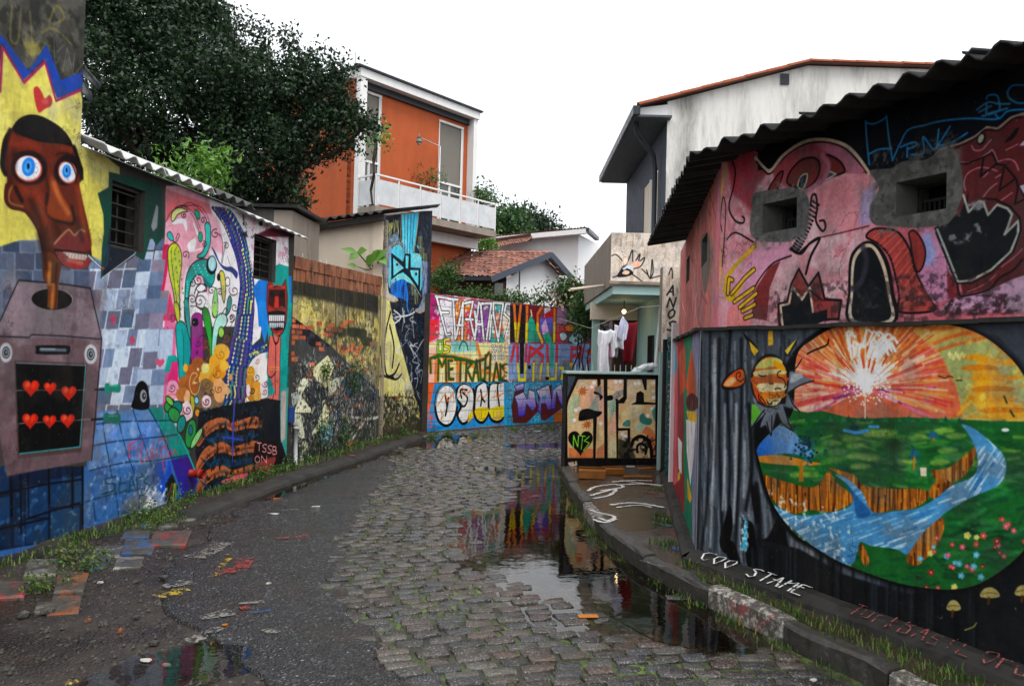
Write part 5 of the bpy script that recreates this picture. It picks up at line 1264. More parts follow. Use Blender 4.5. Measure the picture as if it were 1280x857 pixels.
    c.P("470 240 640 150 700 0 690 140 770 60 810 90 830 160 890 85 980 130 985 180 950 260 935 285 1030 185 1040 240 980 400 840 520 660 595 620 590", '#10171c', 0); c.S("490 250 560 420 630 600 720 590 850 520 980 400 1030 280 1035 190 940 285 960 240 990 150 960 110 890 85 830 155 800 70 770 60 700 135 665 20", 15, '#9aa295', 0); c.S("480 270 545 430 620 612 720 608 860 536 1000 400 1050 250 1040 170 980 100 880 50 800 45", 11, K, 0)
    c.blotch((480, 100, 840, 330), '#7d8284', 14, .55, .9); c.S("625 610 640 690 700 690 840 650 900 580 1000 520 1060 450", 13, K); c.S("690 670 800 620 880 555", 6, '#b06a78'); c.S("920 500 1000 440 1060 380", 6, '#b06a78')
    c.blotch((440, 700, 1071, 820), '#3a2228', 10, .45, .85); c.blotch((500, 720, 1071, 800), '#d09ab0', 8, .62, .8)
    # blue tag
    c.frame(1080, 100, 5.355)
    c.P("-700 -100 -40 -300 1500 -300 1500 170 1071 215 980 245 890 318 820 308 740 372 640 420 500 460 440 540 300 540 180 570 60 610 20 560 -20 500", '#0b111c', 0)
    BL = '#1584c4'
    for p in ("10 275 20 420 35 565", "10 285 60 295 120 270 150 245", "150 240 165 380 190 535", "35 495 100 465 185 460", "190 540 240 430 295 335 400 305 520 275 700 258 890 262 960 210 1071 198", "245 450 320 420 355 425 340 445 290 465", "290 450 288 515", "320 500 400 485 395 380 475 470 500 330", "475 470 575 312", "490 445 600 410 690 355",
              "755 200 830 150 900 160 975 160", "770 215 850 175", "820 130 830 105 880 100 900 120", "820 160 815 235 790 240", "900 130 905 200 830 235", "830 225 960 190 880 220 895 250", "960 80 990 40 1060 35 1150 40", "960 80 970 120 1030 155 1100 150"): c.S(p, 13, BL, a=.95)
    # raw cement round the two openings
    for box, pts in (((955, 238, 1010, 300), "332 330 420 315 490 310 530 340 535 400 525 470 480 500 440 510 350 505 318 470 325 380"), (None, None)):
        if pts: c.frame(830, 130, 2.955); c.P(pts, '#5c5c5a', 1); c.blotch((315, 305, 540, 520), '#74736f', 12, .5, .7); c.blotch((315, 305, 540, 520), '#454543', 9, .6, .7)
    c.frame(1080, 100, 5.355)
    c.P("40 610 180 590 260 545 400 535 470 500 540 460 620 480 640 560 660 640 660 760 620 880 560 960 460 980 340 990 200 980 60 960 40 850 100 720", '#53534f', 1); c.blotch((30, 470, 670, 1000), '#6b6a66', 14, .5, .7); c.blotch((30, 470, 670, 1000), '#3c3c3a', 10, .6, .7)
    c.blotch((-700, 1380, 1100, 1640), '#2b2226', 9, .5, .6)
    c.img = c.img * .86 + c.img.mean(2, keepdims=True) * .14
    c.grain(.07, 5, 17, .1)
    return c

def paint_right_up_side():
    c = Canvas('pink_side_mural', UWA, UC, 0, plen(UWA, UC), LED - .05, 3.35, 200, '#a8564a', GP)
    rs = c.rs
    c.frame(830, 130, 2.955)
    c.P("-50 300 250 100 250 900 -50 900", '#b0706c', 0)
    for k in range(90):
        x, y = rs.uniform(40, 225), rs.uniform(200, 800)
        c.S([x, y, x + rs.uniform(-14, 14), y + rs.uniform(40, 90), x + rs.uniform(-10, 16), y + rs.uniform(100, 200)], rs.uniform(5, 14), ['#c88a84', '#8f4a48', '#cfa49c', '#b56a74', '#7a3434', '#c88a70', '#94727c'][rs.randint(7)], a=.6, soft=4)
    for p in ("160 300 190 420 200 560 190 700 200 820", "120 360 130 480 120 640 130 800", "90 420 100 560 95 780", "60 480 58 640 70 810"): c.S(p, 7, '#5a1f1e', a=.8, soft=3)
    for p in ("175 300 180 500 185 700", "222 240 210 400 205 640"): c.S(p, 7, '#c9a43a', a=.9)
    c.S("215 350 205 420 215 470", 4, '#14100f')
    c.frame(830, 130, 2.955); c.P("135 500 160 480 170 520 165 640 150 700 140 620", '#6d655e', 1, soft=3)
    c.metres(); L = plen(UWA, UC)
    c.P([L - .35, 1.8, L, 1.8, L, 3.35, L - .3, 3.35], '#c27582', 0, soft=.04)
    c.grain(.08, 5, 19, .12)
    return c
# ------------------------------------------------------------------ materials of the place
GL, GR, GB, GX, GS, GP = 1.0, 1.3, 1.3, 1.05, 1.0, 1.06     # paint colours read off the picture -> paint reflectance, wall by wall

M = {}
M['render_grey'] = plain('grey_render', '#5d5b57', .75, .25, 5, .3, .01, ('#2b2a27', .5, .3), True)
M['concrete_dark'] = plain('dark_concrete', '#3d3b38', .7, .3, 7, .3, .008, ('#1c1b19', .5, .25))
M['cement_patch'] = plain('raw_cement', '#7b7a75', .8, .2, 14, .45, .008, ('#4b4a46', .55, .2))
M['black'] = plain('black_void', '#0b0b0c', .8, .2, 5, 0)
M['cream'] = plain('cream_render', '#d6c7b3', .75, .08, 3, .15, .006, ('#8d8272', .6, .3), True)
M['iron'] = plain('old_iron', '#4a4845', .55, .3, 20, .2, .003, ('#5b3a26', .55, .2), metal=.3)
M['fibre'] = plain('fibre_cement', '#6c6d6b', .5, .25, 8, .25, .004, ('#2a2a28', .48, .25))
M['fibre_dark'] = plain('weathered_fibre_cement', '#2e2e2d', .55, .35, 8, .25, .004, ('#1a1918', .45, .25))
M['white_roof'] = plain('pale_roof_sheet', '#c7cac9', .35, .1, 6, .1, .003, ('#8b8c88', .6, .3))
M['white_paint'] = plain('white_paint', '#d8d8d6', .5, .06, 5, .08, .003, ('#9a9892', .62, .3), True)
M['white_wall'] = plain('white_wall', '#dcdcdc', .7, .05, 3, .1, .004, ('#a8a6a0', .66, .3), True)
M['orange'] = plain('orange_render', '#d2683a', .75, .1, 2.5, .2, .004, ('#a84c2a', .6, .3), True)
M['bluegrey'] = plain('blue_grey_render', '#5b6370', .7, .07, 3, .12, .004)
M['soffit'] = plain('grey_boarding', '#5d5f62', .6, .12, 6, .1, .003)
M['gutter'] = plain('dark_gutter', '#3c4248', .4, .15, 6, 0)
M['timber'] = plain('old_timber', '#5a4332', .7, .3, 10, .3, .004)
M['brown'] = plain('brown_frame', '#4a2f22', .5, .2, 10, .1, .003)
M['teal'] = plain('teal_render', '#a8c8c2', .7, .12, 3, .15, .004, ('#5f7a74', .58, .3), True)
M['balcony'] = plain('stained_concrete', '#a79b8e', .75, .14, 4, .3, .006, ('#4a443d', .52, .22), True)
M['old_white'] = plain('mouldy_white_render', '#d2d0ca', .8, .1, 3, .3, .006, ('#8d8a82', .5, .25), True)
M['wall_fill'] = plain('wall_back', '#6a6258', .8, .2, 4, .2, .006)
M['red_cloth'] = plain('red_cloth', '#8e1526', .85, .15, 9, .2, .003)
M['white_cloth'] = plain('white_cloth', '#d6d6da', .85, .06, 9, .2, .003)
M['lilac_cloth'] = plain('pale_lilac_cloth', '#c9cbe0', .85, .06, 9, .2, .003)
M['pink_cloth'] = plain('pink_cloth', '#c98a9c', .85, .1, 9, .2, .003)
M['dark_cloth'] = plain('dark_cloth', '#2a2022', .85, .1, 9, .2, .003)
M['rope'] = plain('rope', '#b9b6ac', .8, .1, 20, 0)
M['cardboard'] = plain('wet_cardboard', '#a3672a', .5, .25, 8, .2, .003, ('#5c3515', .55, .2))
M['pipe_white'] = plain('white_pipe', '#b9bcba', .45, .1, 10, 0, dirt=('#6a6a64', .55, .25))
M['red_plastic'] = plain('red_plastic', '#a8281c', .4, .1, 10, 0)
M['blue_box'] = plain('blue_paint', '#2a4f96', .5, .2, 10, .1)
M['bulb_cap'] = plain('bulb_cap', '#8d8a80', .4, .1, 10, 0)
M['litter'] = plain('white_litter', '#b4b3ac', .6, .08, 12, .1)
M['leaf_litter'] = plain('orange_leaf', '#c87a22', .5, .2, 30, .1)
M['terracotta_pot'] = plain('terracotta', '#a3552f', .75, .2, 14, .2)

def glass_mat(name, tint, rough=.05):
    t = NT(name)
    n = t.noise(1.5, 3)
    t.set(Base_Color=t.ramp(n, [(.3, tuple(x * .7 for x in hexlin(tint))), (.7, hexlin(tint))]), Roughness=rough)
    t.bsdf.inputs['Specular IOR Level'].default_value = .8
    return t.mat
M['glass'] = glass_mat('window_glass', '#55564f')
M['glass_dark'] = glass_mat('dark_window_glass', '#23272c')
M['blind'] = plain('pale_blind', '#8e8a80', .6, .05, 3, 0)
def frosted():
    t = NT('wired_frosted_panel')
    t.set(Base_Color=t.ramp(t.noise(3, 6, .7), [(.35, hexlin('#c0c4c6')), (.65, hexlin('#cfd2d3'))]), Roughness=.3, Alpha=.9)
    return t.mat
M['panel'] = frosted()

def brick_mat():
    t = NT('terracotta_brick')
    c = t.ramp(t.obj_rand(), [(0, hexlin('#a8623e')), (.35, hexlin('#b97048')), (.7, hexlin('#8f5236')), (1, hexlin('#c58258'))])
    c = t.mix(t.ramp(t.noise(9, 6, .7, sc=(1, 1, .4)), [(.48, 0.), (.66, .9)]), c, hexlin('#3a2a20'))
    t.set(Base_Color=c, Roughness=.8); t.bump(t.noise(60, 5), .4, .005)
    return t.mat
M['brick'] = brick_mat()

def tile_mat(name, cols):
    t = NT(name)
    c = t.ramp(t.geo('Random Per Island'), [(i / (len(cols) - 1), hexlin(h)) for i, h in enumerate(cols)])
    c = t.mix(t.ramp(t.noise(2.2, 7, .7), [(.5, 0.), (.72, .85)]), c, hexlin('#3f2f28'))
    t.set(Base_Color=c, Roughness=.65); t.bump(t.noise(40, 4), .3, .004)
    return t.mat
M['tile'] = tile_mat('clay_roof_tile', ['#9a5a46', '#ad6c55', '#87503f', '#b97a63', '#9c6552'])

def leaf_mat(name, dark, mid, lite, rough=.45):
    t = NT(name)
    r = t.geo('Random Per Island')
    c = t.ramp(r, [(0, hexlin(dark)), (.55, hexlin(mid)), (1, hexlin(lite))])
    t.set(Base_Color=c, Roughness=rough)
    t.bsdf.inputs['Specular IOR Level'].default_value = .35
    tr = t.n.new('ShaderNodeBsdfTranslucent'); mx = t.n.new('ShaderNodeMixShader'); mx.inputs[0].default_value = .25
    t.l.new(c, tr.inputs[0]); t.l.new(t.bsdf.outputs[0], mx.inputs[1]); t.l.new(tr.outputs[0], mx.inputs[2])
    t.l.new(mx.outputs[0], t.n['Material Output'].inputs[0])
    return t.mat
M['leaf_dark'] = leaf_mat('dark_evergreen_leaf', '#1b3020', '#2a462a', '#45623a')
M['leaf_mid'] = leaf_mat('green_leaf', '#2f5227', '#47722f', '#6f9440')
M['leaf_bright'] = leaf_mat('bright_leaf', '#4a7d2a', '#6aa338', '#93c24a')
M['leaf_far'] = leaf_mat('far_leaf', '#2a4a2a', '#3f6a35', '#5f8a45')
M['grass'] = leaf_mat('grass_blade', '#33501f', '#567f2e', '#8c8f45', .6)
M['petal'] = leaf_mat('pale_petal', '#cf9a9a', '#e2bfae', '#efdcc8', .6)
M['bark'] = plain('bark', '#4a3d31', .85, .3, 12, .5, .01)

def wet_asphalt():
    t = NT('wet_asphalt')
    ag = t.n.new('ShaderNodeTexVoronoi'); ag.inputs['Scale'].default_value = 88
    t.l.new(t.geo(), ag.inputs['Vector'])
    c = t.ramp(ag.outputs['Color'], [(0, hexlin('#121315')), (.6, hexlin('#2b2d30')), (.84, hexlin('#505154')), (1, hexlin('#a2a2a2'))])
    c = t.mix(t.ramp(t.noise(1.3, 7, .7), [(.5, .0), (.66, .8)]), c, hexlin('#33271e'))
    c = t.mix(t.ramp(t.noise(5, 6, .75), [(.56, .0), (.63, .8)]), c, hexlin('#1d1c1c'))
    wet = t.noise(.9, 6, .65)
    t.set(Base_Color=c, Roughness=t.ramp(wet, [(.42, .07), (.6, .3)]))
    t.bump(t.math('ADD', t.math('MULTIPLY', ag.outputs['Distance'], 1.0), t.math('MULTIPLY', t.noise(14, 5), 1.5)), .7, .012)
    return t.mat
M['asphalt'] = wet_asphalt()

def stone_mat(name, rnd):
    t = NT(name)
    r = t.obj_rand() if rnd == 'obj' else t.geo('Random Per Island')
    c = t.ramp(r, [(0, hexlin('#2b2c30')), (.15, hexlin('#4c5058')), (.3, hexlin('#5a4d3c')), (.42, hexlin('#26272b')), (.54, hexlin('#625f5a')), (.66, hexlin('#5c453b')), (.76, hexlin('#3a4450')), (.86, hexlin('#7c776b')), (.93, hexlin('#664a3d')), (1, hexlin('#404348'))])
    n = t.noise(38, 7, .75)
    c = t.mix(t.ramp(n, [(.35, .0), (.68, .7)]), c, hexlin('#1f1f20'))
    c = t.mix(t.ramp(t.noise(90, 3, .8), [(.56, .0), (.64, .75)]), c, hexlin('#b5b0a6'))
    c = t.mix(t.ramp(t.noise(.8, 6, .7), [(.55, .0), (.8, .5)]), c, hexlin('#473f31'))
    c = t.mix(1.0, c, (.78, .78, .78), 'MULTIPLY')
    t.set(Base_Color=c, Roughness=t.ramp(t.noise(2.5, 6, .75), [(.4, .05), (.62, .2)]))
    t.bsdf.inputs['Specular IOR Level'].default_value = .6
    t.bump(t.math('ADD', t.noise(55, 6, .7), t.math('MULTIPLY', t.noise(16, 3), 1.2)), .7, .011)
    return t.mat
M['stone'] = stone_mat('wet_granite_sett', 'obj')
M['stone_far'] = stone_mat('wet_granite_setts_far', 'isl')
def bed_mat():
    t = NT('mossy_joint_earth')
    c = t.ramp(t.noise(22, 6, .7), [(.3, hexlin('#1e1b16')), (.46, hexlin('#3f4420')), (.52, hexlin('#5c7a2a')), (.8, hexlin('#86a03a'))])
    t.set(Base_Color=t.mix(t.ramp(t.noise(1.6, 5), [(.36, 0.), (.6, 1.)]), c, hexlin('#2a2620')), Roughness=.6); t.bump(t.noise(80, 5), .6, .01)
    return t.mat
M['bed'] = bed_mat()
def earth_mat():
    t = NT('wet_earth_and_grit')
    v = t.n.new('ShaderNodeTexVoronoi'); v.inputs['Scale'].default_value = 60; t.l.new(t.geo(), v.inputs['Vector'])
    c = t.ramp(t.noise(4, 7, .7), [(.3, hexlin('#1a1512')), (.5, hexlin('#2e251f')), (.7, hexlin('#46392f'))])
    c = t.mix(t.ramp(v.outputs['Color'], [(.8, .0), (.95, .7)]), c, hexlin('#6f6962'))
    t.set(Base_Color=c, Roughness=t.ramp(t.noise(1.8, 5), [(.4, .22), (.6, .7)])); t.bump(t.math('ADD', t.noise(30, 6, .7), v.outputs['Distance']), .7, .012)
    return t.mat
M['earth'] = earth_mat()
def pave_mat():
    t = NT('wet_dirty_pavement')
    c = t.ramp(t.noise(5, 7, .7), [(.3, hexlin('#2e2a26')), (.55, hexlin('#4f4841')), (.75, hexlin('#6a625a'))])
    c = t.mix(t.ramp(t.noise(1.7, 5, .6), [(.45, .0), (.62, .7)]), c, hexlin('#4a3826'))
    t.set(Base_Color=c, Roughness=t.ramp(t.noise(1.4, 5), [(.42, .08), (.6, .5)])); t.bump(t.noise(40, 6, .7), .35, .006)
    return t.mat
M['pavement'] = pave_mat()
def kerb_mat():
    t = NT('kerb_granite')
    c = t.ramp(t.noise(18, 7, .75), [(.3, hexlin('#26241f')), (.55, hexlin('#47443e')), (.75, hexlin('#726e64'))])
    t.set(Base_Color=c, Roughness=.5); t.bump(t.noise(45, 6, .7), .6, .01)
    return t.mat
M['kerb'] = kerb_mat()
def kerb_white():
    t = NT('kerb_with_old_white_paint')
    c = t.ramp(t.noise(20, 7, .75), [(.3, hexlin('#3a3733')), (.5, hexlin('#6b665e')), (.6, hexlin('#b9b4aa'))])
    c = t.mix(t.ramp(t.noise(4, 6, .7), [(.56, .0), (.6, .8)]), c, hexlin('#a04a48'))
    t.set(Base_Color=c, Roughness=.55); t.bump(t.noise(45, 6, .7), .6, .01)
    return t.mat
M['kerb_white'] = kerb_white()
def paintmark(name, col, thr=.4):
    t = NT(name)
    n = t.noise(22, 8, .8)
    t.set(Base_Color=hexlin(col), Roughness=.4, Alpha=t.ramp(n, [(thr, 0.), (thr + .07, 1.)])); t.bump(t.noise(60, 4), .3, .004)
    return t.mat
def flagmark(name, col):
    t = NT(name)
    c = t.ramp(t.noise(9, 7, .7), [(.3, hexlin('#35322e')), (.7, hexlin('#6a655d'))])
    t.set(Base_Color=t.mix(t.ramp(t.noise(6, 8, .75), [(.5, 0.), (.56, .75)]), c, hexlin(col)), Roughness=.35); t.bump(t.noise(35, 6), .5, .008)
    return t.mat
for k_, c_ in (('blue', '#2a62a8'), ('red', '#a83a34'), ('grey', '#8d8a84'), ('pink', '#b5605c'), ('orange', '#a05a2c')): M['flag_' + k_] = flagmark('painted_flag_' + k_, c_)
M['mark_white'] = paintmark('white_floor_paint', '#d5d4d0'); M['mark_pink'] = paintmark('pink_floor_paint', '#b5605c', .45); M['mark_teal'] = paintmark('teal_floor_paint', '#2c7d80', .45); M['mark_yellow'] = paintmark('yellow_floor_paint', '#c2a62c', .5); M['mark_red'] = paintmark('red_floor_paint', '#a83a34', .48); M['mark_blue'] = paintmark('blue_floor_paint', '#2a62a8', .48); M['mark_orange'] = paintmark('orange_floor_paint', '#a05a2c', .5)
M['mark_grey'] = paintmark('pale_floor_paint', '#8d8a84', .48)
def water_mat():
    t = NT('puddle_water')
    t.n.remove(t.bsdf)
    fr = t.n.new('ShaderNodeFresnel'); fr.inputs['IOR'].default_value = 1.45
    tr = t.n.new('ShaderNodeBsdfTransparent'); tr.inputs[0].default_value = (.72, .66, .56, 1)
    gl = t.n.new('ShaderNodeBsdfGlossy'); gl.inputs['Roughness'].default_value = .03
    mx = t.n.new('ShaderNodeMixShader')
    b = t.n.new('ShaderNodeBump'); b.inputs['Strength'].default_value = .1; b.inputs['Distance'].default_value = .012
    t.l.new(t.noise(6, 3), b.inputs['Height'])
    t.l.new(b.outputs[0], gl.inputs['Normal']); t.l.new(b.outputs[0], fr.inputs['Normal'])
    t.l.new(fr.outputs[0], mx.inputs[0]); t.l.new(tr.outputs[0], mx.inputs[1]); t.l.new(gl.outputs[0], mx.inputs[2])
    t.l.new(mx.outputs[0], t.n['Material Output'].inputs[0])
    return t.mat
M['water'] = water_mat()

# ------------------------------------------------------------------ builders used by several buildings
def wall_panel(name, A, B, z0, zl, zr, thick, mats, parent, holes=(), cv=None, reveal=None, depth=None):
    """upright wall, street face on A-B (seen left to right), body behind it; mats = [face, rest, reveal]"""
    L = plen(A, B)
    ex, ey = (B[0] - A[0]) / L, (B[1] - A[1]) / L
    nx, ny = -ey, ex                                   # into the wall
    def pt(u, z, d=0.0): return (A[0] + ex * u + nx * d, A[1] + ey * u + ny * d, z)
    top = lambda u: zl + (zr - zl) * u / L
    m = MB()
    us = sorted({0.0, L, *[h[0] for h in holes], *[h[1] for h in holes]})
    zs = sorted({z0, *[h[2] for h in holes], *[h[3] for h in holes]})
    for i in range(len(us) - 1):
        for j in range(len(zs)):
            za = zs[j]
            last = j == len(zs) - 1
            um, zm = (us[i] + us[i + 1]) / 2, (za + (zs[j + 1] if not last else za + .02)) / 2
            if any(h[0] < um < h[1] and h[2] < zm < h[3] for h in holes): continue
            zb0, zb1 = (top(us[i]), top(us[i + 1])) if last else (zs[j + 1], zs[j + 1])
            q = [(us[i], za), (us[i + 1], za), (us[i + 1], zb1), (us[i], zb0)]
            m.quad([pt(*p) for p in q], 0, [cv.uv(*p) for p in q] if cv else None)
    m.quad([pt(0, z0, thick), pt(0, z0), pt(0, zl), pt(0, zl, thick)], 1)
    m.quad([pt(L, z0), pt(L, z0, thick), pt(L, zr, thick), pt(L, zr)], 1)
    m.quad([pt(0, zl), pt(L, zr), pt(L, zr, thick), pt(0, zl, thick)], 1)
    m.quad([pt(L, z0, thick), pt(0, z0, thick), pt(0, zl, thick), pt(L, zr, thick)], 1)
    dp = depth or thick * .85
    for (a, b, c, d) in holes:
        for q in ([pt(a, c), pt(b, c), pt(b, c, dp), pt(a, c, dp)], [pt(b, c), pt(b, d), pt(b, d, dp), pt(b, c, dp)], [pt(b, d), pt(a, d), pt(a, d, dp), pt(b, d, dp)], [pt(a, d), pt(a, c), pt(a, c, dp), pt(a, d, dp)]):
            m.quad(q, 2)
        m.quad([pt(a, c, dp), pt(b, c, dp), pt(b, d, dp), pt(a, d, dp)], 3)
    o = m.build(name, mats, parent)
    o['_pt'] = 0
    del o['_pt']
    return o, pt

def hole_px(A, B, x0, y0, x1, y1):
    a, b, c, d = (on_plane(x, y, A, B) for x, y in ((x0, y0), (x1, y0), (x1, y1), (x0, y1)))
    return ((a[0] + d[0]) / 2, (b[0] + c[0]) / 2, (c[1] + d[1]) / 2, (a[1] + b[1]) / 2)

def corrugated(name, P0, P1, up, mat, parent, pitch=.177, amp=.026, thick=.007, rows=3, sag=.006, seed=0, kpp=6):
    """one corrugated sheet run: eave P0-P1, the sheet goes along the vector up"""
    P0, P1, up = Vector(P0), Vector(P1), Vector(up)
    L = (P1 - P0).length
    n = max(2, int(L / pitch * kpp))
    nrm = (P1 - P0).cross(up).normalized()
    if nrm.z < 0: nrm = -nrm
    r = random.Random(seed)
    m = MB()
    off = [r.uniform(-sag, sag) for _ in range(200)]
    def P(i, j, s):
        t = i / n
        w = math.cos(2 * math.pi * L * t / pitch) * amp + off[int(t * 12)] * (1 - t * 12 % 1) + off[int(t * 12) + 1] * (t * 12 % 1)
        return P0.lerp(P1, t) + up * (j / rows) + nrm * (w + s * thick)
    b = []
    for s in (1, -1):
        b.append(len(m.v))
        for j in range(rows + 1):
            for i in range(n + 1): m.v.append(tuple(P(i, j, s)))
    W = n + 1
    flip = (P1 - P0).cross(up).z < 0
    def add(q):
        m.f.append(tuple(reversed(q)) if flip else tuple(q)); m.m.append(0)
    for j in range(rows):
        for i in range(n):
            add((b[0] + j * W + i, b[0] + j * W + i + 1, b[0] + (j + 1) * W + i + 1, b[0] + (j + 1) * W + i))
            add((b[1] + (j + 1) * W + i, b[1] + (j + 1) * W + i + 1, b[1] + j * W + i + 1, b[1] + j * W + i))
    for i in range(n):
        add((b[1] + i, b[1] + i + 1, b[0] + i + 1, b[0] + i))
        k = rows * W
        add((b[0] + k + i, b[0] + k + i + 1, b[1] + k + i + 1, b[1] + k + i))
    for j in range(rows):
        add((b[0] + j * W, b[0] + (j + 1) * W, b[1] + (j + 1) * W, b[1] + j * W))
        add((b[1] + j * W + n, b[1] + (j + 1) * W + n, b[0] + (j + 1) * W + n, b[0] + j * W + n))
    return m.build(name, mat, parent, smooth=True)

def barrel_tiles(name, eave0, eave1, ridge0, ridge1, mat, parent, cols, rows, amp=.05, step=.03):
    """rows of lapped clay tiles between an eave and a ridge, each tile its own island"""
    e0, e1, r0, r1 = map(Vector, (eave0, eave1, ridge0, ridge1))
    nrm = (e1 - e0).cross(r0 - e0).normalized()
    if nrm.z < 0: nrm = -nrm
    m = MB(); rr = random.Random(cols * rows)
    def S(a, b): return (e0.lerp(e1, a)).lerp(r0.lerp(r1, a), b)
    for j in range(rows):
        for i in range(cols):
            dz = rr.uniform(-.012, .012)
            base = len(m.v)
            for b, h in ((j / rows, step), ((j + 1.12) / rows, 0.0)):
                for k in range(5):
                    a = (i + k / 4) / cols
                    m.v.append(tuple(S(a, min(b, 1.02)) + nrm * (math.sin(k / 4 * math.pi) * amp + h + dz)))
            for k in range(4):
                m.f.append((base + k, base + k + 1, base + 5 + k + 1, base + 5 + k)); m.m.append(0)
    return m.build(name, mat, parent, kind='stuff')

def leaf_cloud(name, blobs, n, size, mat, parent, seed=0, aspect=.55, droop=0.0, shell=.5, kind=None):
    """many small leaves through the volume of a set of blobs (centre, radii)"""
    r = np.random.RandomState(seed)
    vol = np.array([b[1][0] * b[1][1] * b[1][2] for b in blobs]) ** .75
    pick = r.choice(len(blobs), n, p=vol / vol.sum())
    C = np.array([b[0] for b in blobs])[pick]; Rd = np.array([b[1] for b in blobs])[pick]
    d = r.normal(size=(n, 3)); d /= np.linalg.norm(d, axis=1)[:, None]
    rad = r.rand(n) ** (shell * .6)
    # sprigs: leaves gather round twig ends
    nt = max(8, n // 48)
    P = C + d * Rd * rad[:, None]
    tw = P[r.randint(0, n, nt)]
    idx = r.randint(0, nt, n)
    o_ = r.normal(size=(n, 3)); o_ /= np.linalg.norm(o_, axis=1)[:, None]
    P = tw[idx] + o_ * (r.rand(n) ** .6 * r.uniform(.5, 1.25, nt)[idx])[:, None] * size * 4.0
    ax = r.normal(size=(n, 3)); ax[:, 2] -= droop; ax /= np.linalg.norm(ax, axis=1)[:, None]
    t = r.normal(size=(n, 3)); sd = np.cross(ax, t); sd /= np.linalg.norm(sd, axis=1)[:, None]
    s = size * r.uniform(.6, 1.3, n)[:, None]
    nn = np.cross(ax, sd)
    v = np.stack([P, P + ax * s * .5 + sd * s * aspect * .5 + nn * s * .08, P + ax * s, P + ax * s * .5 - sd * s * aspect * .5 + nn * s * .08], 1).reshape(-1, 3)
    me = bpy.data.meshes.new(name)
    me.vertices.add(4 * n); me.vertices.foreach_set('co', v.astype(np.float32).ravel())
    me.loops.add(4 * n); me.loops.foreach_set('vertex_index', np.arange(4 * n, dtype=np.int32))
    me.polygons.add(n); me.polygons.foreach_set('loop_start', np.arange(0, 4 * n, 4, dtype=np.int32))
    try: me.polygons.foreach_set('loop_total', np.full(n, 4, np.int32))
    except Exception: pass
    me.materials.append(mat); me.update(calc_edges=True); me.validate()
    o = bpy.data.objects.new(name, me); COL.objects.link(o); parent_to(o, parent)
    if kind: o['kind'] = kind
    return o

def limb(m, p, q, r0, r1, seed, n=5, wob=.08):
    rr = random.Random(seed); p, q = Vector(p), Vector(q)
    pts = []
    for i in range(n + 1):
        t = i / n
        pts.append(p.lerp(q, t) + Vector((rr.uniform(-1, 1), rr.uniform(-1, 1), rr.uniform(-.4, .4))) * wob * (q - p).length * math.sin(math.pi * t))
    m.tube(pts, [r0 + (r1 - r0) * i / n for i in range(n + 1)], 7)

def blades(name, spots, mat, parent=None, seed=0, h=(.05, .16), w=.007, per=9, spread=.05, kind='stuff'):
    r = random.Random(seed); m = MB()
    for (x, y, z) in spots:
        for k in range(per):
            a = r.uniform(0, 6.28); hh = r.uniform(*h); lean = r.uniform(.1, .7) * hh
            bx, by = x + r.gauss(0, spread), y + r.gauss(0, spread)
            c, s = math.cos(a), math.sin(a)
            b = len(m.v)
            m.v += [(bx - s * w, by + c * w, z), (bx + s * w, by - c * w, z), (bx + c * lean * .4 + s * w * .7, by + s * lean * .4 - c * w * .7, z + hh * .6), (bx + c * lean * .4 - s * w * .7, by + s * lean * .4 + c * w * .7, z + hh * .6), (bx + c * lean, by + s * lean, z + hh)]
            m.f += [(b, b + 1, b + 2, b + 3), (b + 3, b + 2, b + 4)]; m.m += [0, 0]
    o = m.build(name, mat, parent, kind=kind)
    return o
# ------------------------------------------------------------------ the ground of the lane
def polyY(pts):
    """x as a function of y from picture points on the ground"""
    w = sorted([(gp(px, py).y, gp(px, py).x) for px, py in pts])
    ys, xs = [a for a, b in w], [b for a, b in w]
    return lambda y: float(np.interp(y, ys, xs))
def seg_dist(p, a, b):
    ax, ay = a; bx, by = b; dx, dy = bx - ax, by - ay
    t = max(0, min(1, ((p[0] - ax) * dx + (p[1] - ay) * dy) / (dx * dx + dy * dy)))
    return math.hypot(p[0] - ax - t * dx, p[1] - ay - t * dy)
PUD = [([(.62, 11.6), (.46, 9.6), (.40, 8.3), (.58, 6.9), (.85, 5.7)], .42, .024), ([(.10, 8.0), (.15, 7.4)], .26, .024), ([(.32, 7.4), (.22, 6.6), (.36, 5.8)], .36, .026), ([(.85, 5.8), (1.02, 5.1), (1.3, 4.5)], .24, .018), ([(-.35, 7.6), (-.2, 6.9)], .2, .018), ([(-.05, 7.4), (.15, 6.2), (.5, 5.3), (.8, 4.7)], .5, .015),
       ([(-2.72, 8.3), (-2.42, 10.2), (-2.0, 12.3)], .24, .034), ([(-1.5, 13.4), (-1.15, 14.8)], .45, .03), ([(.2, 13.6), (1.2, 14.0)], .32, .022), ([(-1.75, 3.75), (-1.45, 4.0)], .22, .03), ([(-.3, 10.8), (.1, 10.2)], .2, .016), ([(.9, 4.9), (1.1, 4.5)], .22, .02)]
WATER_Z = -.007
def road_h(x, y):
    h = (mnoise.noise(Vector((x * 1.1, y * 1.1, 0))) * .007 + mnoise.noise(Vector((x * 3.1, y * 3.1, 5))) * .003)
    for pts, r, dp in PUD:
        d = min(seg_dist((x, y), pts[i], pts[i + 1]) for i in range(len(pts) - 1))
        d += mnoise.noise(Vector((x * 2.6, y * 2.6, 9))) * .13
        if d < r * 1.5:
            t = max(0.0, 1 - d / (r * 1.5)); h -= dp * t * t * (3 - 2 * t)
    return h

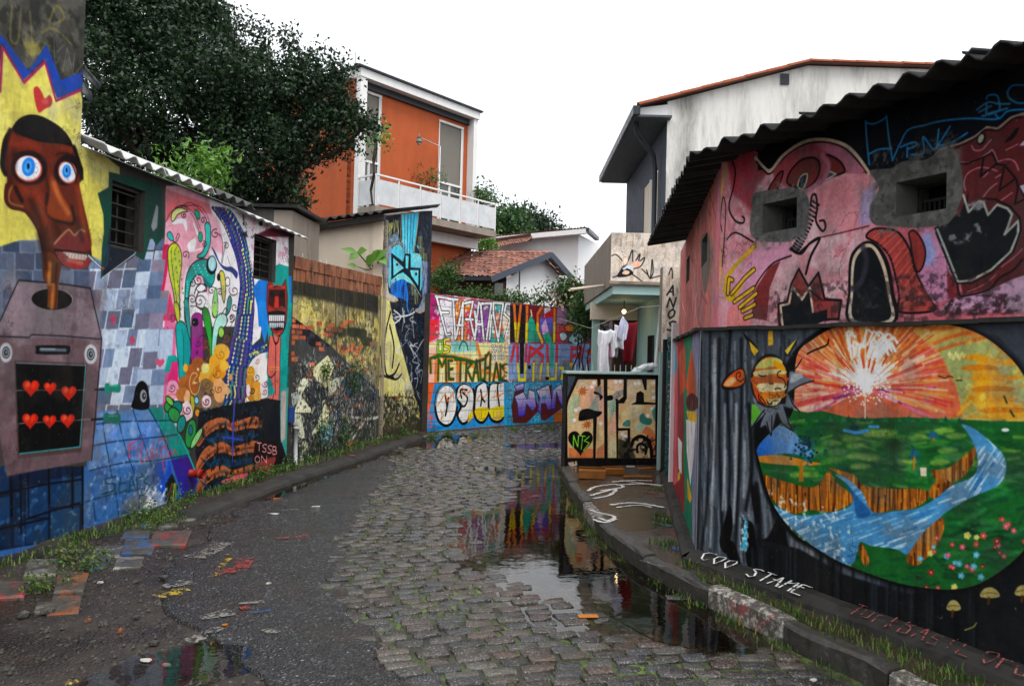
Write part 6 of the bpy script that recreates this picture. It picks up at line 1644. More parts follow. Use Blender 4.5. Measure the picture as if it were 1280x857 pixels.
def kerb_xy(pts): return [(gp(*p).x, gp(*p).y) for p in pts]
KR = kerb_xy([(1260, 960), (1180, 905), (1090, 857), (1000, 815), (940, 785), (850, 740), (800, 712), (760, 681), (735, 652), (715, 622), (704, 600), (699, 582)])
KR.append((.72, 11.6))
KR = sorted(KR, key=lambda p: p[1])
def xr(y): return float(np.interp(y, [p[1] for p in KR], [p[0] for p in KR])) if y < 11.6 else 1.55
COB_L = polyY([(560, 1050), (530, 920), (505, 857), (467, 803), (425, 755), (412, 712), (436, 660), (478, 602), (495, 575), (505, 566)])
def cob_left(y): return COB_L(y) if y < 11.0 else max(-2.4, COB_L(11) - (y - 11) * .35) if y < 13.5 else -2.2
ASP_L = polyY([(420, 1100), (360, 930), (330, 857), (262, 800), (196, 752), (215, 700), (262, 668), (290, 640), (372, 605), (440, 585), (512, 558)])

gr = MB().quad([(-300, -200, -.16), (300, -200, -.16), (300, 500, -.16), (-300, 500, -.16)])
tag(gr.build('ground', M['earth']), kind='structure')

def strip(name, xa, xb, y0, y1, ny, nx, zf, mat, skirt=None, parent=None):
    m = MB()
    for j in range(ny + 1):
        y = y0 + (y1 - y0) * j / ny
        a, b = xa(y), xb(y)
        for i in range(nx + 1):
            x = a + (b - a) * i / nx
            z = zf(x, y)
            if skirt and (i == 0 or i == nx): z -= skirt
            m.v.append((x, y, z))
    W = nx + 1
    for j in range(ny):
        for i in range(nx):
            m.f.append((j * W + i, j * W + i + 1, (j + 1) * W + i + 1, (j + 1) * W + i)); m.m.append(0)
    o = m.build(name, mat, parent, smooth=True, kind='structure')
    return o
def wall_left_x(y):
    if y < 10.37: return LA[0] + (LB[0] - LA[0]) * (y - LA[1]) / (LB[1] - LA[1])
    return float(np.interp(y, [10.37, 13.75, 16.0, 22], [-3.01, -2.38, -1.75, -1.7]))
# earth at the foot of the left wall and under the asphalt
strip('earth_verge', lambda y: wall_left_x(y) - .1, lambda y: max(cob_left(y), ASP_L(y)) + .08, .8, 15.4, 190, 40,
      lambda x, y: road_h(x, y) - .006 + mnoise.noise(Vector((x * 6, y * 6, 2))) * .012 + .05 * max(0, 1 - (x - wall_left_x(y)) / .5) * (1 if y > 6 else .6), M['earth'])
asph = strip('asphalt_road', lambda y: ASP_L(y) + mnoise.noise(Vector((y * 2.3, 0, 0))) * .16 + mnoise.noise(Vector((y * 7, 3, 0))) * .05, lambda y: max(cob_left(y), ASP_L(y) + .1) + mnoise.noise(Vector((y * 2.4, 7, 0))) * .16 + mnoise.noise(Vector((y * 8, 11, 0))) * .12 + mnoise.noise(Vector((y * 19, 5, 0))) * .06, .8, 12.2, 240, 44,
      lambda x, y: road_h(x, y) + .012 + mnoise.noise(Vector((x * 9, y * 9, 4))) * .003, M['asphalt'], skirt=.03)

# cobbled part: a bed with stones set in it
cob = strip('cobbled_road', lambda y: cob_left(y) - .25, lambda y: xr(y) + .1, .8, 20.5, 200, 24, lambda x, y: road_h(x, y) - .009, M['bed'])
def sett_mesh(seed):
    r = random.Random(seed); a, b = .166 * r.uniform(.9, 1.03), .089 * r.uniform(.9, 1.05)
    m = MB(); n = 8
    ring = [(-1, -1), (0, -1), (1, -1), (1, 0), (1, 1), (0, 1), (-1, 1), (-1, 0)]
    j = [(r.uniform(-.007, .007), r.uniform(-.005, .005)) for _ in range(8)]
    for z, k in ((-.07, 1.0), (-.009, 1.0), (-.001, .96), (.001, .88)):
        for i, (x, y) in enumerate(ring):
            cr = .97 if abs(x) == 1 and abs(y) == 1 else 1.0
            m.v.append((x * a / 2 * (1 - (1 - k) * .65) * cr + j[i][0], y * b / 2 * k * cr + j[i][1], z + (r.uniform(-.003, .003) if z > -.01 else 0)))
    for L in range(3):
        for i in range(8):
            m.f.append((L * 8 + i, L * 8 + (i + 1) % 8, (L + 1) * 8 + (i + 1) % 8, (L + 1) * 8 + i)); m.m.append(0)
    m.v.append((0, 0, .003)); c = len(m.v) - 1
    for i in range(8): m.f.append((24 + i, 24 + (i + 1) % 8, c)); m.m.append(0)
    return m
SETT = [sett_mesh(50 + k) for k in range(10)]
SETT_ME = [s.mesh('sett', M['stone'], True) for s in SETT]
rr = random.Random(21)
def row_f(s, y):
    k = 1 - .75 * max(0, min(1, (y - 4.5) / 6))
    return (.30 * s - .085 * s * s) * k, (.30 - .17 * s) * k
stones = []
ri = 0; yy = 1.0
while yy < 20.4:
    s = -2.6 + (ri % 2) * .1 + rr.uniform(-.02, .02)
    while s < 1.75:
        w = rr.uniform(.82, 1.12)
        s += .09 * w
        f, fp = row_f(s, yy)
        x, y = s, yy + f + rr.uniform(-.006, .006)
        s += .09 * w
        edge = mnoise.noise(Vector((y * 4, 1, 3))) * .3
        if y < .85 or y > 20.4 or x < cob_left(y) - .12 + edge or x > xr(y) - .075: continue
        # beyond the end wall there is nothing to pave
        if y > 15.0 + (x + 1.7) * 1.127 + .35: continue
        stones.append((x, y, math.atan(fp) + rr.uniform(-.05, .05), w, rr.randrange(10), rr.uniform(-.009, .008), rr.uniform(-.055, .055), rr.uniform(-.06, .06)))
    yy += .104; ri += 1
def inview(x, y):
    if y < 3.4: return False
    u = 640 + 950 * x / y
    return -20 < u < 1290
order = sorted(range(len(stones)), key=lambda i: (not inview(stones[i][0], stones[i][1]), stones[i][1]))
near = set(order[:300])
far = MB()
for i, (x, y, rz, w, k, dz, tx, ty) in enumerate(stones):
    Mx = Matrix.Translation((x, y, road_h(x, y) + dz + .001)) @ Matrix.Rotation(rz, 4, 'Z') @ Matrix.Rotation(tx, 4, 'X') @ Matrix.Rotation(ty, 4, 'Y') @ Matrix.Diagonal((w, 1.0 + .04 * (k % 3 - 1), 1, 1))
    if i in near:
        put('sett', SETT_ME[k], cob, Mx)
    else:
        b = len(far.v)
        far.v += [tuple(Mx @ Vector(v)) for v in SETT[k].v]
        far.f += [tuple(b + q for q in f) for f in SETT[k].f]; far.m += [0] * len(SETT[k].f)
far.build('setts_beyond', M['stone_far'], cob, smooth=True, kind='stuff')

# standing water in the hollows: level sheets, the ground itself cuts their outline
def sheet(name, x0, x1, y0, y1, z):
    m = MB()
    m.quad([(x0, y0, z), (x1, y0, z), (x1, y1, z), (x0, y1, z)])
    return tag(m.build(name, M['water']), kind='structure')
def puddle(k):
    """the water of one hollow as a sheet that follows its outline"""
    pts, r, dp = PUD[k]
    m = MB(); R = r * 1.25; n = 14
    L = []; Rr = []
    P = [Vector((p[0], p[1])) for p in pts]
    Q = []
    for i in range(len(P) - 1):
        for t in range(6): Q.append(P[i].lerp(P[i + 1], t / 6))
    Q.append(P[-1])
    d0 = (Q[0] - Q[1]).normalized(); d1 = (Q[-1] - Q[-2]).normalized()
    Q = [Q[0] + d0 * R] + Q + [Q[-1] + d1 * R]
    for i, q in enumerate(Q):
        d = (Q[min(i + 1, len(Q) - 1)] - Q[max(i - 1, 0)]).normalized()
        nn = Vector((-d.y, d.x)); w = R if 0 < i < len(Q) - 1 else R * .35
        a, b = q + nn * w, q - nn * w
        zz = WATER_Z + k * .0006
        for p in (a, b):
            x = p.x
            if y_clip(p.y) is not None: x = min(x, y_clip(p.y))
            m.v.append((x, p.y, zz))
    for i in range(len(Q) - 1): m.f.append((2 * i + 1, 2 * i + 3, 2 * i + 2, 2 * i)); m.m.append(0)
    tag(m.build('puddle', M['water']), kind='structure')
def y_clip(y): return xr(y) + .05 if y < 11.6 else None
for k in range(len(PUD)): puddle(k)

# ------------------------------------------------------------------ right pavement with its kerb
PZ = .12
kerb = empty('kerb', (KR[0][0], KR[0][1], 0)); kerb['kind'] = 'structure'
acc = [0.0]
for a, b in zip(KR[:-1], KR[1:]): acc.append(acc[-1] + math.hypot(b[0] - a[0], b[1] - a[1]))
def kpt(s):
    x = float(np.interp(s, acc, [p[0] for p in KR])); y = float(np.interp(s, acc, [p[1] for p in KR]))
    s2 = min(s + .05, acc[-1]); s1 = s2 - .1
    dx = float(np.interp(s2, acc, [p[0] for p in KR]) - np.interp(s1, acc, [p[0] for p in KR])); dy = float(np.interp(s2, acc, [p[1] for p in KR]) - np.interp(s1, acc, [p[1] for p in KR]))
    l = math.hypot(dx, dy)
    return Vector((x, y)), Vector((dx / l, dy / l))
s = 0.0; kr = random.Random(4); k = 0
smid = {}
while s < acc[-1] - .3:
    L = kr.uniform(.62, .86); e = min(s + L, acc[-1])
    m = MB(); n = 5; W = .11
    zt = PZ + kr.uniform(-.012, .014)
    prof = [(0, -.1), (.0, zt - .02), (.018, zt), (W - .012, zt + .004), (W, zt - .01), (W, -.1)]
    for i in range(n + 1):
        p, d = kpt(s + .006 + (e - s - .012) * i / n)
        rgt = Vector((d.y, -d.x))                 # towards the pavement
        for (o, z) in prof:
            q = p + rgt * (o + kr.uniform(-.006, .006)); m.v.append((q.x, q.y, z + (kr.uniform(-.006, .006) if z > 0 else 0)))
    q = len(prof)
    for i in range(n):
        for j in range(q - 1): m.f.append((i * q + j, i * q + j + 1, (i + 1) * q + j + 1, (i + 1) * q + j)); m.m.append(0)
    m.f.append(tuple(range(q - 1, -1, -1))); m.m.append(0); m.f.append(tuple(n * q + j for j in range(q))); m.m.append(0)
    pm, _ = kpt((s + e) / 2)
    white = (4.45 < pm.y < 5.35) or (3.3 < pm.y < 3.95) or (7.4 < pm.y < 8.1) or pm.y > 10.6
    o = m.build('kerb_stone', M['kerb_white'] if white else M['kerb'], kerb)
    s = e; k += 1
# pavement sheet behind the kerb
def pave_in(y): p = np.interp(y, [q[1] for q in KR], [q[0] for q in KR]); return float(p) + .095
def pave_out(y):
    if y < WB[1]: return float(np.interp(y, [XB[1], XA[1]], [XB[0], XA[0]])) + .1
    return float(np.interp(y, [WB[1], WA[1], 13], [WB[0], WA[0], 2.7])) + .1
strip('pavement', pave_in, pave_out, 2.2, 11.6, 130, 16, lambda x, y: PZ - .006 + mnoise.noise(Vector((x * 2, y * 2, 1))) * .008, M['pavement'])
strip('patio_floor', lambda y: 1.55 if y > 11.6 else .9, lambda y: 4.4, 11.2, 19, 12, 8, lambda x, y: PZ - .03, M['pavement'])
# cement plinth along the foot of the right building
def plinth(name, A, B, ext0, ext1, w, h, mat, label):
    ax, ay = Vector(A), Vector(B); d = (ay - ax).normalized(); n = Vector((d.y, -d.x))
    m = MB(); N = 16; r2 = random.Random(3)
    p0 = ax - d * ext0; p1 = ay + d * ext1
    for i in range(N + 1):
        p = p0.lerp(p1, i / N)
        for (o, z) in ((-.02, h), (w * .55, h * .92), (w, h * .35), (w + .03, -.05)):
            q = p + n * (o + r2.uniform(-.008, .008)); m.v.append((q.x, q.y, PZ + z + r2.uniform(-.006, .006)))
    for i in range(N):
        for j in range(3): m.f.append((i * 4 + j, i * 4 + j + 1, (i + 1) * 4 + j + 1, (i + 1) * 4 + j)); m.m.append(0)
    o = m.build(name, mat); o['kind'] = 'structure'
    return o
plinth('plinth', XA, XB, -.02, 0, .13, .075, M['concrete_dark'], '')
plinth('plinth', WA, WB, 0, -.02, .1, .05, M['concrete_dark'], '')

# left kerb: a worn low concrete edge between weeds and road
lk = [(p.x, p.y) for p in (gp(245, 648), gp(300, 628), gp(372, 600), gp(440, 578), gp(528, 548))]
lk = sorted(lk, key=lambda p: p[1])
m = MB(); r2 = random.Random(9); N = 40
for i in range(N + 1):
    y = lk[0][1] + (lk[-1][1] - lk[0][1]) * i / N
    x = float(np.interp(y, [p[1] for p in lk], [p[0] for p in lk]))
    for (o, z) in ((.05, -.06), (.04, .035), (.0, .055), (-.14, .07), (-.2, .06), (-.24, -.03)):
        m.v.append((x + o + r2.uniform(-.012, .012), y, z + r2.uniform(-.008, .008) + (road_h(x, y) if z < 0 else 0)))
for i in range(N):
    for j in range(5): m.f.append((i * 6 + j + 1, i * 6 + j, (i + 1) * 6 + j, (i + 1) * 6 + j + 1)); m.m.append(0)
m.f.append((0, 1, 2, 3, 4, 5)); m.m.append(0)
tag(m.build('left_kerb', M['concrete_dark'], smooth=True), kind='structure')

# painted flagstones at the foot of the left wall
flag = empty('flagstone_paving', (-3.3, 6.6, 0)); flag['kind'] = 'structure'
fr = random.Random(31)
FL = [((112, 682, 150, 700), 'mark_grey'), ((120, 664, 150, 680), 'mark_blue'), ((150, 655, 186, 674), 'mark_blue'), ((150, 676, 190, 694), 'mark_blue'), ((186, 664, 232, 684), 'mark_red'), ((188, 646, 222, 660), 'mark_grey'), ((212, 640, 246, 652), 'mark_grey'), ((244, 628, 272, 642), 'mark_pink'), ((96, 694, 134, 712), 'mark_blue'), ((140, 696, 176, 712), 'mark_grey'), ((70, 676, 104, 692), 'mark_grey'), ((66, 716, 104, 742), 'mark_orange'), ((28, 700, 70, 722), 'mark_grey'), ((-10, 728, 30, 750), 'mark_red'), ((60, 744, 98, 768), 'mark_orange'), ((40, 752, 72, 766), 'mark_grey'), ((205, 622, 240, 636), 'mark_grey')]
for (x0, y0, x1, y1), mm_ in FL:
    c = [gp(x0 + fr.uniform(-2, 2), y1), gp(x1, y1 - 1 + fr.uniform(-2, 1)), gp(x1 + 5 + fr.uniform(-2, 3), y0), gp(x0 + 6, y0 + fr.uniform(-2, 2))]
    m = MB(); h = .012 + fr.uniform(-.006, .01)
    ce = sum(c, Vector()) / 4
    for zz, kk in ((-.05, 1), (h - .008, 1), (h, .9)):
        for p in c:
            q = ce + (p - ce) * kk; m.v.append((q.x, q.y, zz + (fr.uniform(-.005, .005) if zz > 0 else 0)))
    for L_ in range(2):
        for i in range(4): m.f.append((L_ * 4 + i, L_ * 4 + (i + 1) % 4, L_ * 4 + 4 + (i + 1) % 4, L_ * 4 + 4 + i)); m.m.append(0)
    m.f.append((8, 9, 10, 11)); m.m.append(0)
    m.build('flagstone', M[mm_.replace('mark', 'flag')], flag)
# ------------------------------------------------------------------ left mural building
def bars_in(hole, pt, parent, n, depth, mat, name='window_bar', r=.009, vertical=0):
    a, b, c, d = hole
    for i in range(n):
        z = c + (d - c) * (i + .5) / n
        m = MB(); m.bar(pt(a + .005, z, depth), pt(b - .005, z, depth), .045 if not vertical else .02, .012)
        m.build(name, mat, parent)
    for i in range(vertical):
        u = a + (b - a) * (i + 1) / (vertical + 1)
        m = MB(); m.tube([pt(u, c + .005, depth + .03), pt(u, d - .005, depth + .03)], r, 6); m.build(name, mat, parent)

def window_frame(hole, pt, parent, depth, w, mat, th=.04):
    a, b, c, d = hole
    m = MB()
    m.bar(pt(a, c + w / 2, depth), pt(b, c + w / 2, depth), th, w); m.bar(pt(a, d - w / 2, depth), pt(b, d - w / 2, depth), th, w)
    m.bar(pt(a + w / 2, c + w, depth), pt(a + w / 2, d - w, depth), w, th); m.bar(pt(b - w / 2, c + w, depth), pt(b - w / 2, d - w, depth), w, th)
    return m.build('window_frame', mat, parent)

cl = paint_left()
mb = empty('mural_building', (LA[0], LA[1], 0), 'low building painted with a big-eyed head, oven and curly swirls', 'building')
matL = cl.material(.55, .35, 60, .006)
h1 = hole_px(LA, LB, 139, 232, 181, 313)
h2 = hole_px(LA, LB, 317, 296, 345, 351)
uTall = on_plane(104, 90, LA, LB)[0]
Ltot = plen(LA, LB)
ex_, ey_ = (LB[0] - LA[0]) / Ltot, (LB[1] - LA[1]) / Ltot
def lp(u, d=0.0, z=0.0): return (LA[0] + ex_ * u - ey_ * d, LA[1] + ey_ * u + ex_ * d, z)
class Sub:
    """a stretch of a longer painted wall: shifts u so that the paint stays where it is"""
    def __init__(s, cv, off): s.cv, s.off = cv, off
    def uv(s, u, z): return s.cv.uv(u + s.off, z)
PT = lp(uTall)[:2]
tallw, _ = wall_panel('tall_wall', LA, PT, 0, 5.15, 5.15, .32, [matL, M['render_grey'], M['render_grey'], M['black']], mb, cv=Sub(cl, 0))
lo_holes = [(h1[0] - uTall, h1[1] - uTall, h1[2], h1[3]), (h2[0] - uTall, h2[1] - uTall, h2[2], h2[3])]
loww, ptL = wall_panel('front_wall', PT, LB, 0, 3.26, 3.2, .28, [matL, M['render_grey'], M['render_grey'], M['black']], mb, holes=lo_holes, cv=Sub(cl, uTall), depth=.2)
for i, h in enumerate(lo_holes):
    wf = window_frame(h, ptL, mb, .07, .03, M['iron'])
    bars_in(h, ptL, wf, 5 if i == 0 else 6, .09, M['iron'], 'louvre' if i == 0 else 'window_bar', vertical=1 if i == 0 else 2)
# sides and back of the volume
m = MB()
bw, bb = lp(Ltot, .28), lp(Ltot, 4.0)
m.quad([(*lp(Ltot, .29)[:2], 0), (*bb[:2], 0), (*bb[:2], 3.9), (*lp(Ltot, .29)[:2], 3.0)])
m.quad([(*bb[:2], 0), (*lp(uTall, 4.0)[:2], 0), (*lp(uTall, 4.0)[:2], 3.9), (*bb[:2], 3.9)])
m.build('rear_wall', M['render_grey'], mb)
m = MB()
a_, b_ = lp(0, .33), lp(uTall, .33); c_, d_ = lp(uTall, 4.0), lp(0, 4.0)
m.quad([(*b_[:2], 0), (*c_[:2], 0), (*c_[:2], 5.15), (*b_[:2], 5.15)]); m.quad([(*c_[:2], 0), (*d_[:2], 0), (*d_[:2], 5.15), (*c_[:2], 5.15)]); m.quad([(*a_[:2], 5.13), (*b_[:2], 5.13), (*c_[:2], 5.13), (*d_[:2], 5.13)])
m.build('tall_rear_wall', M['render_grey'], mb)
# roof sheets: two runs, the second set a little lower and paler
up = Vector((-ey_, ex_, 0)) * 3.2 + Vector((0, 0, 3.2 * .375))
uj = on_plane(292, 250, LA, LB)[0] + .1
nsh = 3
for i in range(nsh):
    u0 = uTall + .03 + (uj - uTall - .03) * i / nsh; u1 = uTall + .03 + (uj - uTall - .03) * (i + 1) / nsh
    e0, e1 = lp(u0 - .02, -.2, 3.25 + .004 * i), lp(u1 + .05, -.2, 3.25 + .004 * i)
    corrugated('roof_sheet', e0, e1, up, M['white_roof'] if i != 2 else M['fibre'], mb, pitch=.2, amp=.028, seed=i)
corrugated('roof_sheet', lp(uj - .05, -.12, 3.19), lp(Ltot + .08, -.16, 3.14), up * .8, M['white_roof'], mb, pitch=.2, amp=.01, seed=8)
# two dark gutter pipes on the end of the tall wall
for (x0, y0, x1, y1, r) in ((101, 84, 122, 107, .032), (100, 100, 112, 122, .03)):
    p, q = at_depth(x0, y0, lp(uTall)[1] + .05), at_depth(x1, y1, lp(uTall)[1] + .75)
    m = MB(); m.tube([p, q], r, 10); m.build('gutter_pipe', M['gutter'], mb, smooth=True)
m = MB(); m.bar((*lp(uTall + .03, .12)[:2], 3.3), (*lp(uTall + .03, .12)[:2], 4.6), .1, .06); m.build('flashing', M['gutter'], mb)
# red spout, white drain pipe, blue meter box on the wall
def on_left(px, py, d=-.02):
    u, z = on_plane(px, py, LA, LB); return Vector(lp(u, d, z))
m = MB(); p = on_left(238, 591, .02); m.tube([p, p + Vector((.16, -.02, -.005))], .042, 12); m.tube([p + Vector((.12, -.015, -.004)), p + Vector((.17, -.02, -.005))], .05, 12)
tag(m.build('drain_spout', M['red_plastic'], smooth=True), 'short red plastic spout sticking out of the painted wall', 'pipe')
def on_ruin(px, py, d=-.04):
    u, z = on_plane(px, py, RA, RB); L = plen(RA, RB); return Vector((RA[0] + (RB[0] - RA[0]) / L * u - (RB[1] - RA[1]) / L * d, RA[1] + (RB[1] - RA[1]) / L * u + (RB[0] - RA[0]) / L * d, z))
p0, p1 = on_ruin(366.5, 532), on_ruin(366, 583)
m = MB(); m.tube([p0, p1], .026, 10); m.tube([p0 - Vector((0, 0, .03)), p0 + Vector((0, 0, .02))], .034, 10)
tag(m.build('drain_pipe', M['pipe_white'], smooth=True), 'short white upright pipe at the foot of the broken wall', 'pipe')
p0 = on_ruin(362, 518, -.03)
m = MB(); m.box(p0, (.05, .1, .22), rz=math.atan2(-.63, 3.36)); 
tag(m.build('meter_box', M['blue_box'], bevel=.006), 'small blue box on the wall above the white pipe', 'box')

# grey parapet block rising behind the roof's far end
pb = empty('parapet_block', (-4.0, 11.9, 0), 'grey rendered block with a worn brick end behind the pale roof', 'building')
m = MB(); m.prism([(-5.6, 11.9), (-3.80, 11.9), (-3.65, 13.2), (-5.6, 13.2)], 0, 3.82); m.build('wall', M['render_grey'], pb)
m = MB(); m.prism([(-3.79, 11.9), (-3.50, 11.9), (-3.40, 13.2), (-3.64, 13.2)], 0, 3.80); m.build('brick_end', M['balcony'], pb)
m = MB(); m.prism([(-5.7, 11.82), (-3.40, 11.82), (-3.28, 13.3), (-5.7, 13.3)], 3.83, 3.88); m.build('coping', M['fibre_dark'], pb)

# ------------------------------------------------------------------ broken wall with two courses of upright bricks on top
cr_ = paint_ruin()
rw = empty('broken_wall', (RA[0], RA[1], 0), 'mouldy paint-peeled wall topped with two courses of orange bricks', 'wall')
LR = plen(RA, RB)
z_l = on_plane(364, 350, RA, RB)[1]; z_r = on_plane(470, 368, RA, RB)[1]
wall_panel('wall', RA, RB, 0, z_l, z_r, .24, [cr_.material(.7, .6, 40, .012), M['wall_fill'], M['wall_fill'], M['black']], rw, cv=cr_)
bm = MB(); bm.box((0, 0, 0), (.075, .2, .175)); bme = bm.mesh('brick', M['brick'])
br = random.Random(2)
ang = math.atan2(RB[1] - RA[1], RB[0] - RA[0])
ztl = on_plane(364, 318, RA, RB)[1]
hc = (ztl - z_l) / 2
for row in range(2):
    u = .03
    while u < LR - .03:
        w = br.uniform(.06, .1)
        if not (row == 1 and br.random() < .02):
            zb = z_l + (z_r - z_l) * u / LR + hc * row + .003
            ce = Vector((RA[0] + (RB[0] - RA[0]) / LR * (u + w / 2) - (RB[1] - RA[1]) / LR * (.115 - row * .012 + br.uniform(-.012, .012)), RA[1] + (RB[1] - RA[1]) / LR * (u + w / 2) + (RB[0] - RA[0]) / LR * .115, zb + hc / 2 - .003))
            put('brick', bme, rw, Matrix.Translation(ce) @ Matrix.Rotation(ang + br.uniform(-.03, .03), 4, 'Z') @ Matrix.Rotation(br.uniform(-.02, .02), 4, 'X') @ Matrix.Diagonal((w / .075 * .95, 1, (hc - .006) / .175 * br.uniform(.96, 1.02), 1)))
        u += w
# ------------------------------------------------------------------ shed behind it, its tall wall on the lane
cs = paint_shed()
sh = empty('shed', (SA[0], SA[1], 0), 'cream shed with corrugated roof, tall wall painted with a blue bow shape', 'shed')
zs0 = on_plane(474, 268, SA, SB)[1]; zs1 = on_plane(538, 262, SA, SB)[1]
wall_panel('painted_wall', SA, SB, 0, zs0, zs1, .2, [cs.material(.7, .5, 40, .01), M['cream'], M['cream'], M['black']], sh, cv=cs)
dS = (Vector(SB) - Vector(SA)).normalized(); nS = Vector((-dS.y, dS.x))
s0 = Vector(SA) + nS * .0 + dS * .02; s1 = s0 + nS * 3.4
zc = zs0 - .02
hx = [hole_px((s1.x, s1.y), (s0.x, s0.y), 366, 302, 386, 325)]
wall_panel('side_wall', (s1.x, s1.y), (s0.x + dS.x * 0, s0.y), 0, zc - .35, zc - .02, .18, [M['cream'], M['cream'], M['teal'], M['glass_dark']], sh, holes=hx)
upS = dS * 3.2 + Vector((0, 0)); 
eL = Vector((s1.x, s1.y, zc - .28)) - Vector((dS.x, dS.y, 0)) * .28; eR = Vector((s0.x, s0.y, zc + .06)) - Vector((dS.x, dS.y, 0)) * .28 - Vector((nS.x, nS.y, 0)) * .12
rise = (zs1 - zs0) / plen(SA, SB)
corrugated('roof_sheet', eL, eR, Vector((dS.x, dS.y, rise)) * 2.75, M['fibre_dark'], sh, pitch=.177, amp=.026, seed=5)
m = MB(); m.bar(eL + Vector((0, .12, -.09)), eR + Vector((0, .12, -.09)), .06, .1); m.build('eave_beam', M['concrete_dark'], sh)
m = MB(); q0 = Vector((SB[0], SB[1])) + nS * .2
m.quad([(SB[0] + nS.x * 3.4, SB[1] + nS.y * 3.4, 0), (SB[0] + nS.x * .21, SB[1] + nS.y * .21, 0), (SB[0] + nS.x * .21, SB[1] + nS.y * .21, zs1 - .06), (SB[0] + nS.x * 3.4, SB[1] + nS.y * 3.4, zs1 - .4)]); m.build('rear_wall', M['cream'], sh)

# ------------------------------------------------------------------ block wall across the lane
cb = paint_block()
bwl = empty('block_wall', (OA[0], OA[1], 0), 'concrete block wall covered in bright graffiti lettering across the lane', 'wall')
wall_panel('wall', OA, OB, 0, 2.85, 2.82, .18, [cb.material(.6, .55, 50, .008, joints=(.40, .20, .012, .45)), M['wall_fill'], M['wall_fill'], M['black']], bwl, cv=cb)

# ------------------------------------------------------------------ orange house
OH0, OH1 = Vector((-4.91, 23.0)), Vector((-1.52, 27.0))
oh = empty('orange_house', (OH0.x, OH0.y, 0), 'modern orange house with white frame and long upper balcony', 'house')
fd = (OH1 - OH0).normalized(); fn = Vector((-fd.y, fd.x)); WL = (OH1 - OH0).length
def fp(u, d, z): p = OH0 + fd * u + fn * d; return Vector((p.x, p.y, z))     # d > 0 goes into the house
def fpx(px, py): return on_plane(px, py, OH0, OH1)
ZT, ZB = 10.2, 5.95
DEP = 5.2
# body
m = MB()
m.quad([fp(0, DEP, 0), fp(0, 0.02, 0), fp(0, .02, ZT - .25), fp(0, DEP, ZT - .25)]); m.quad([fp(WL, .02, 0), fp(WL, DEP, 0), fp(WL, DEP, ZT - .25), fp(WL, .02, ZT - .25)]); m.quad([fp(WL, DEP, 0), fp(0, DEP, 0), fp(0, DEP, ZT - .25), fp(WL, DEP, ZT - .25)])
m.build('side_wall', M['orange'], oh)
u_l0, u_l1 = fpx(450, 150)[0], fpx(481.5, 150)[0]
u_r0, u_r1 = fpx(553, 180)[0], fpx(584, 180)[0]
ztop_l = 9.75
hl = (.28, u_l1, ZB + .02, ztop_l); hr = (u_r0, u_r1, ZB + .02, ztop_l - .1)
f_a, f_b = fp(0, .18, 0), fp(WL, .18, 0)
wall_panel('front_wall', (f_a.x, f_a.y), (f_b.x, f_b.y), 0, ZT - .3, ZT - .3, .2, [M['orange'], M['orange'], M['white_paint'], M['glass_dark']], oh, holes=[hl, hr], depth=.12)
def ohpt(u, z, d=0.0): return fp(u, .18 + d, z)
for h in (hl, hr):
    wf = window_frame(h, ohpt, oh, .04, .07, M['white_paint'], .09)
    a, b, c, d = h; zmid = c + (d - c) * .42
    m = MB(); m.bar(ohpt(a + .06, zmid, .04), ohpt(b - .06, zmid, .04), .07, .07); m.bar(ohpt((a + b) / 2, c + .05, .04), ohpt((a + b) / 2, zmid - .03, .04), .07, .05); m.build('transom', M['white_paint'], wf)
    m = MB(); m.quad([ohpt(a + .06, zmid + .03, .07), ohpt(b - .06, zmid + .03, .07), ohpt(b - .06, d - .06, .07), ohpt(a + .06, d - .06, .07)]); m.build('pane', M['blind'], wf)
    for (p, q) in ((a + .06, (a + b) / 2 - .04), ((a + b) / 2 + .04, b - .06)):
        m = MB(); m.quad([ohpt(p, c + .06, .06), ohpt(q, c + .06, .06), ohpt(q, zmid - .04, .06), ohpt(p, zmid - .04, .06)]); m.build('pane', M['glass'], wf)
# white frame and roof
m = MB(); m.box(fp(.13, .0, (ZB - .2 + ZT - .12) / 2), (.26, .34, ZT - ZB + .08), rz=math.atan2(fd.y, fd.x)); m.build('corner_post', M['white_paint'], oh)
m = MB(); m.box(fp(WL - .08, .02, (ZB - .2 + ZT - .12) / 2), (.2, .3, ZT - ZB + .08), rz=math.atan2(fd.y, fd.x)); m.build('corner_post', M['white_paint'], oh)
m = MB(); m.bar(fp(-.02, .0, ZT - .1), fp(WL + .06, .0, ZT - .1), .4, .26); m.build('fascia', M['white_paint'], oh)
m = MB(); m.bar(fp(-.03, .2, ZT - .1), fp(-.03, DEP, ZT - .1), .16, .26); m.build('fascia', M['white_paint'], oh)
m = MB(); m.prism([tuple(fp(-.15, -.28, 0)[:2]), tuple(fp(WL + .14, -.28, 0)[:2]), tuple(fp(WL + .14, DEP + .1, 0)[:2]), tuple(fp(-.15, DEP + .1, 0)[:2])], ZT + .035, ZT + .09); m.build('roof', M['gutter'], oh)
m = MB(); m.bar(fp(.28, .12, ZT - .33), fp(WL - .2, .12, ZT - .33), .1, .2); m.build('recess_shade_bar', M['gutter'], oh)  # dark bar standing in for the shade in the recess under the beam
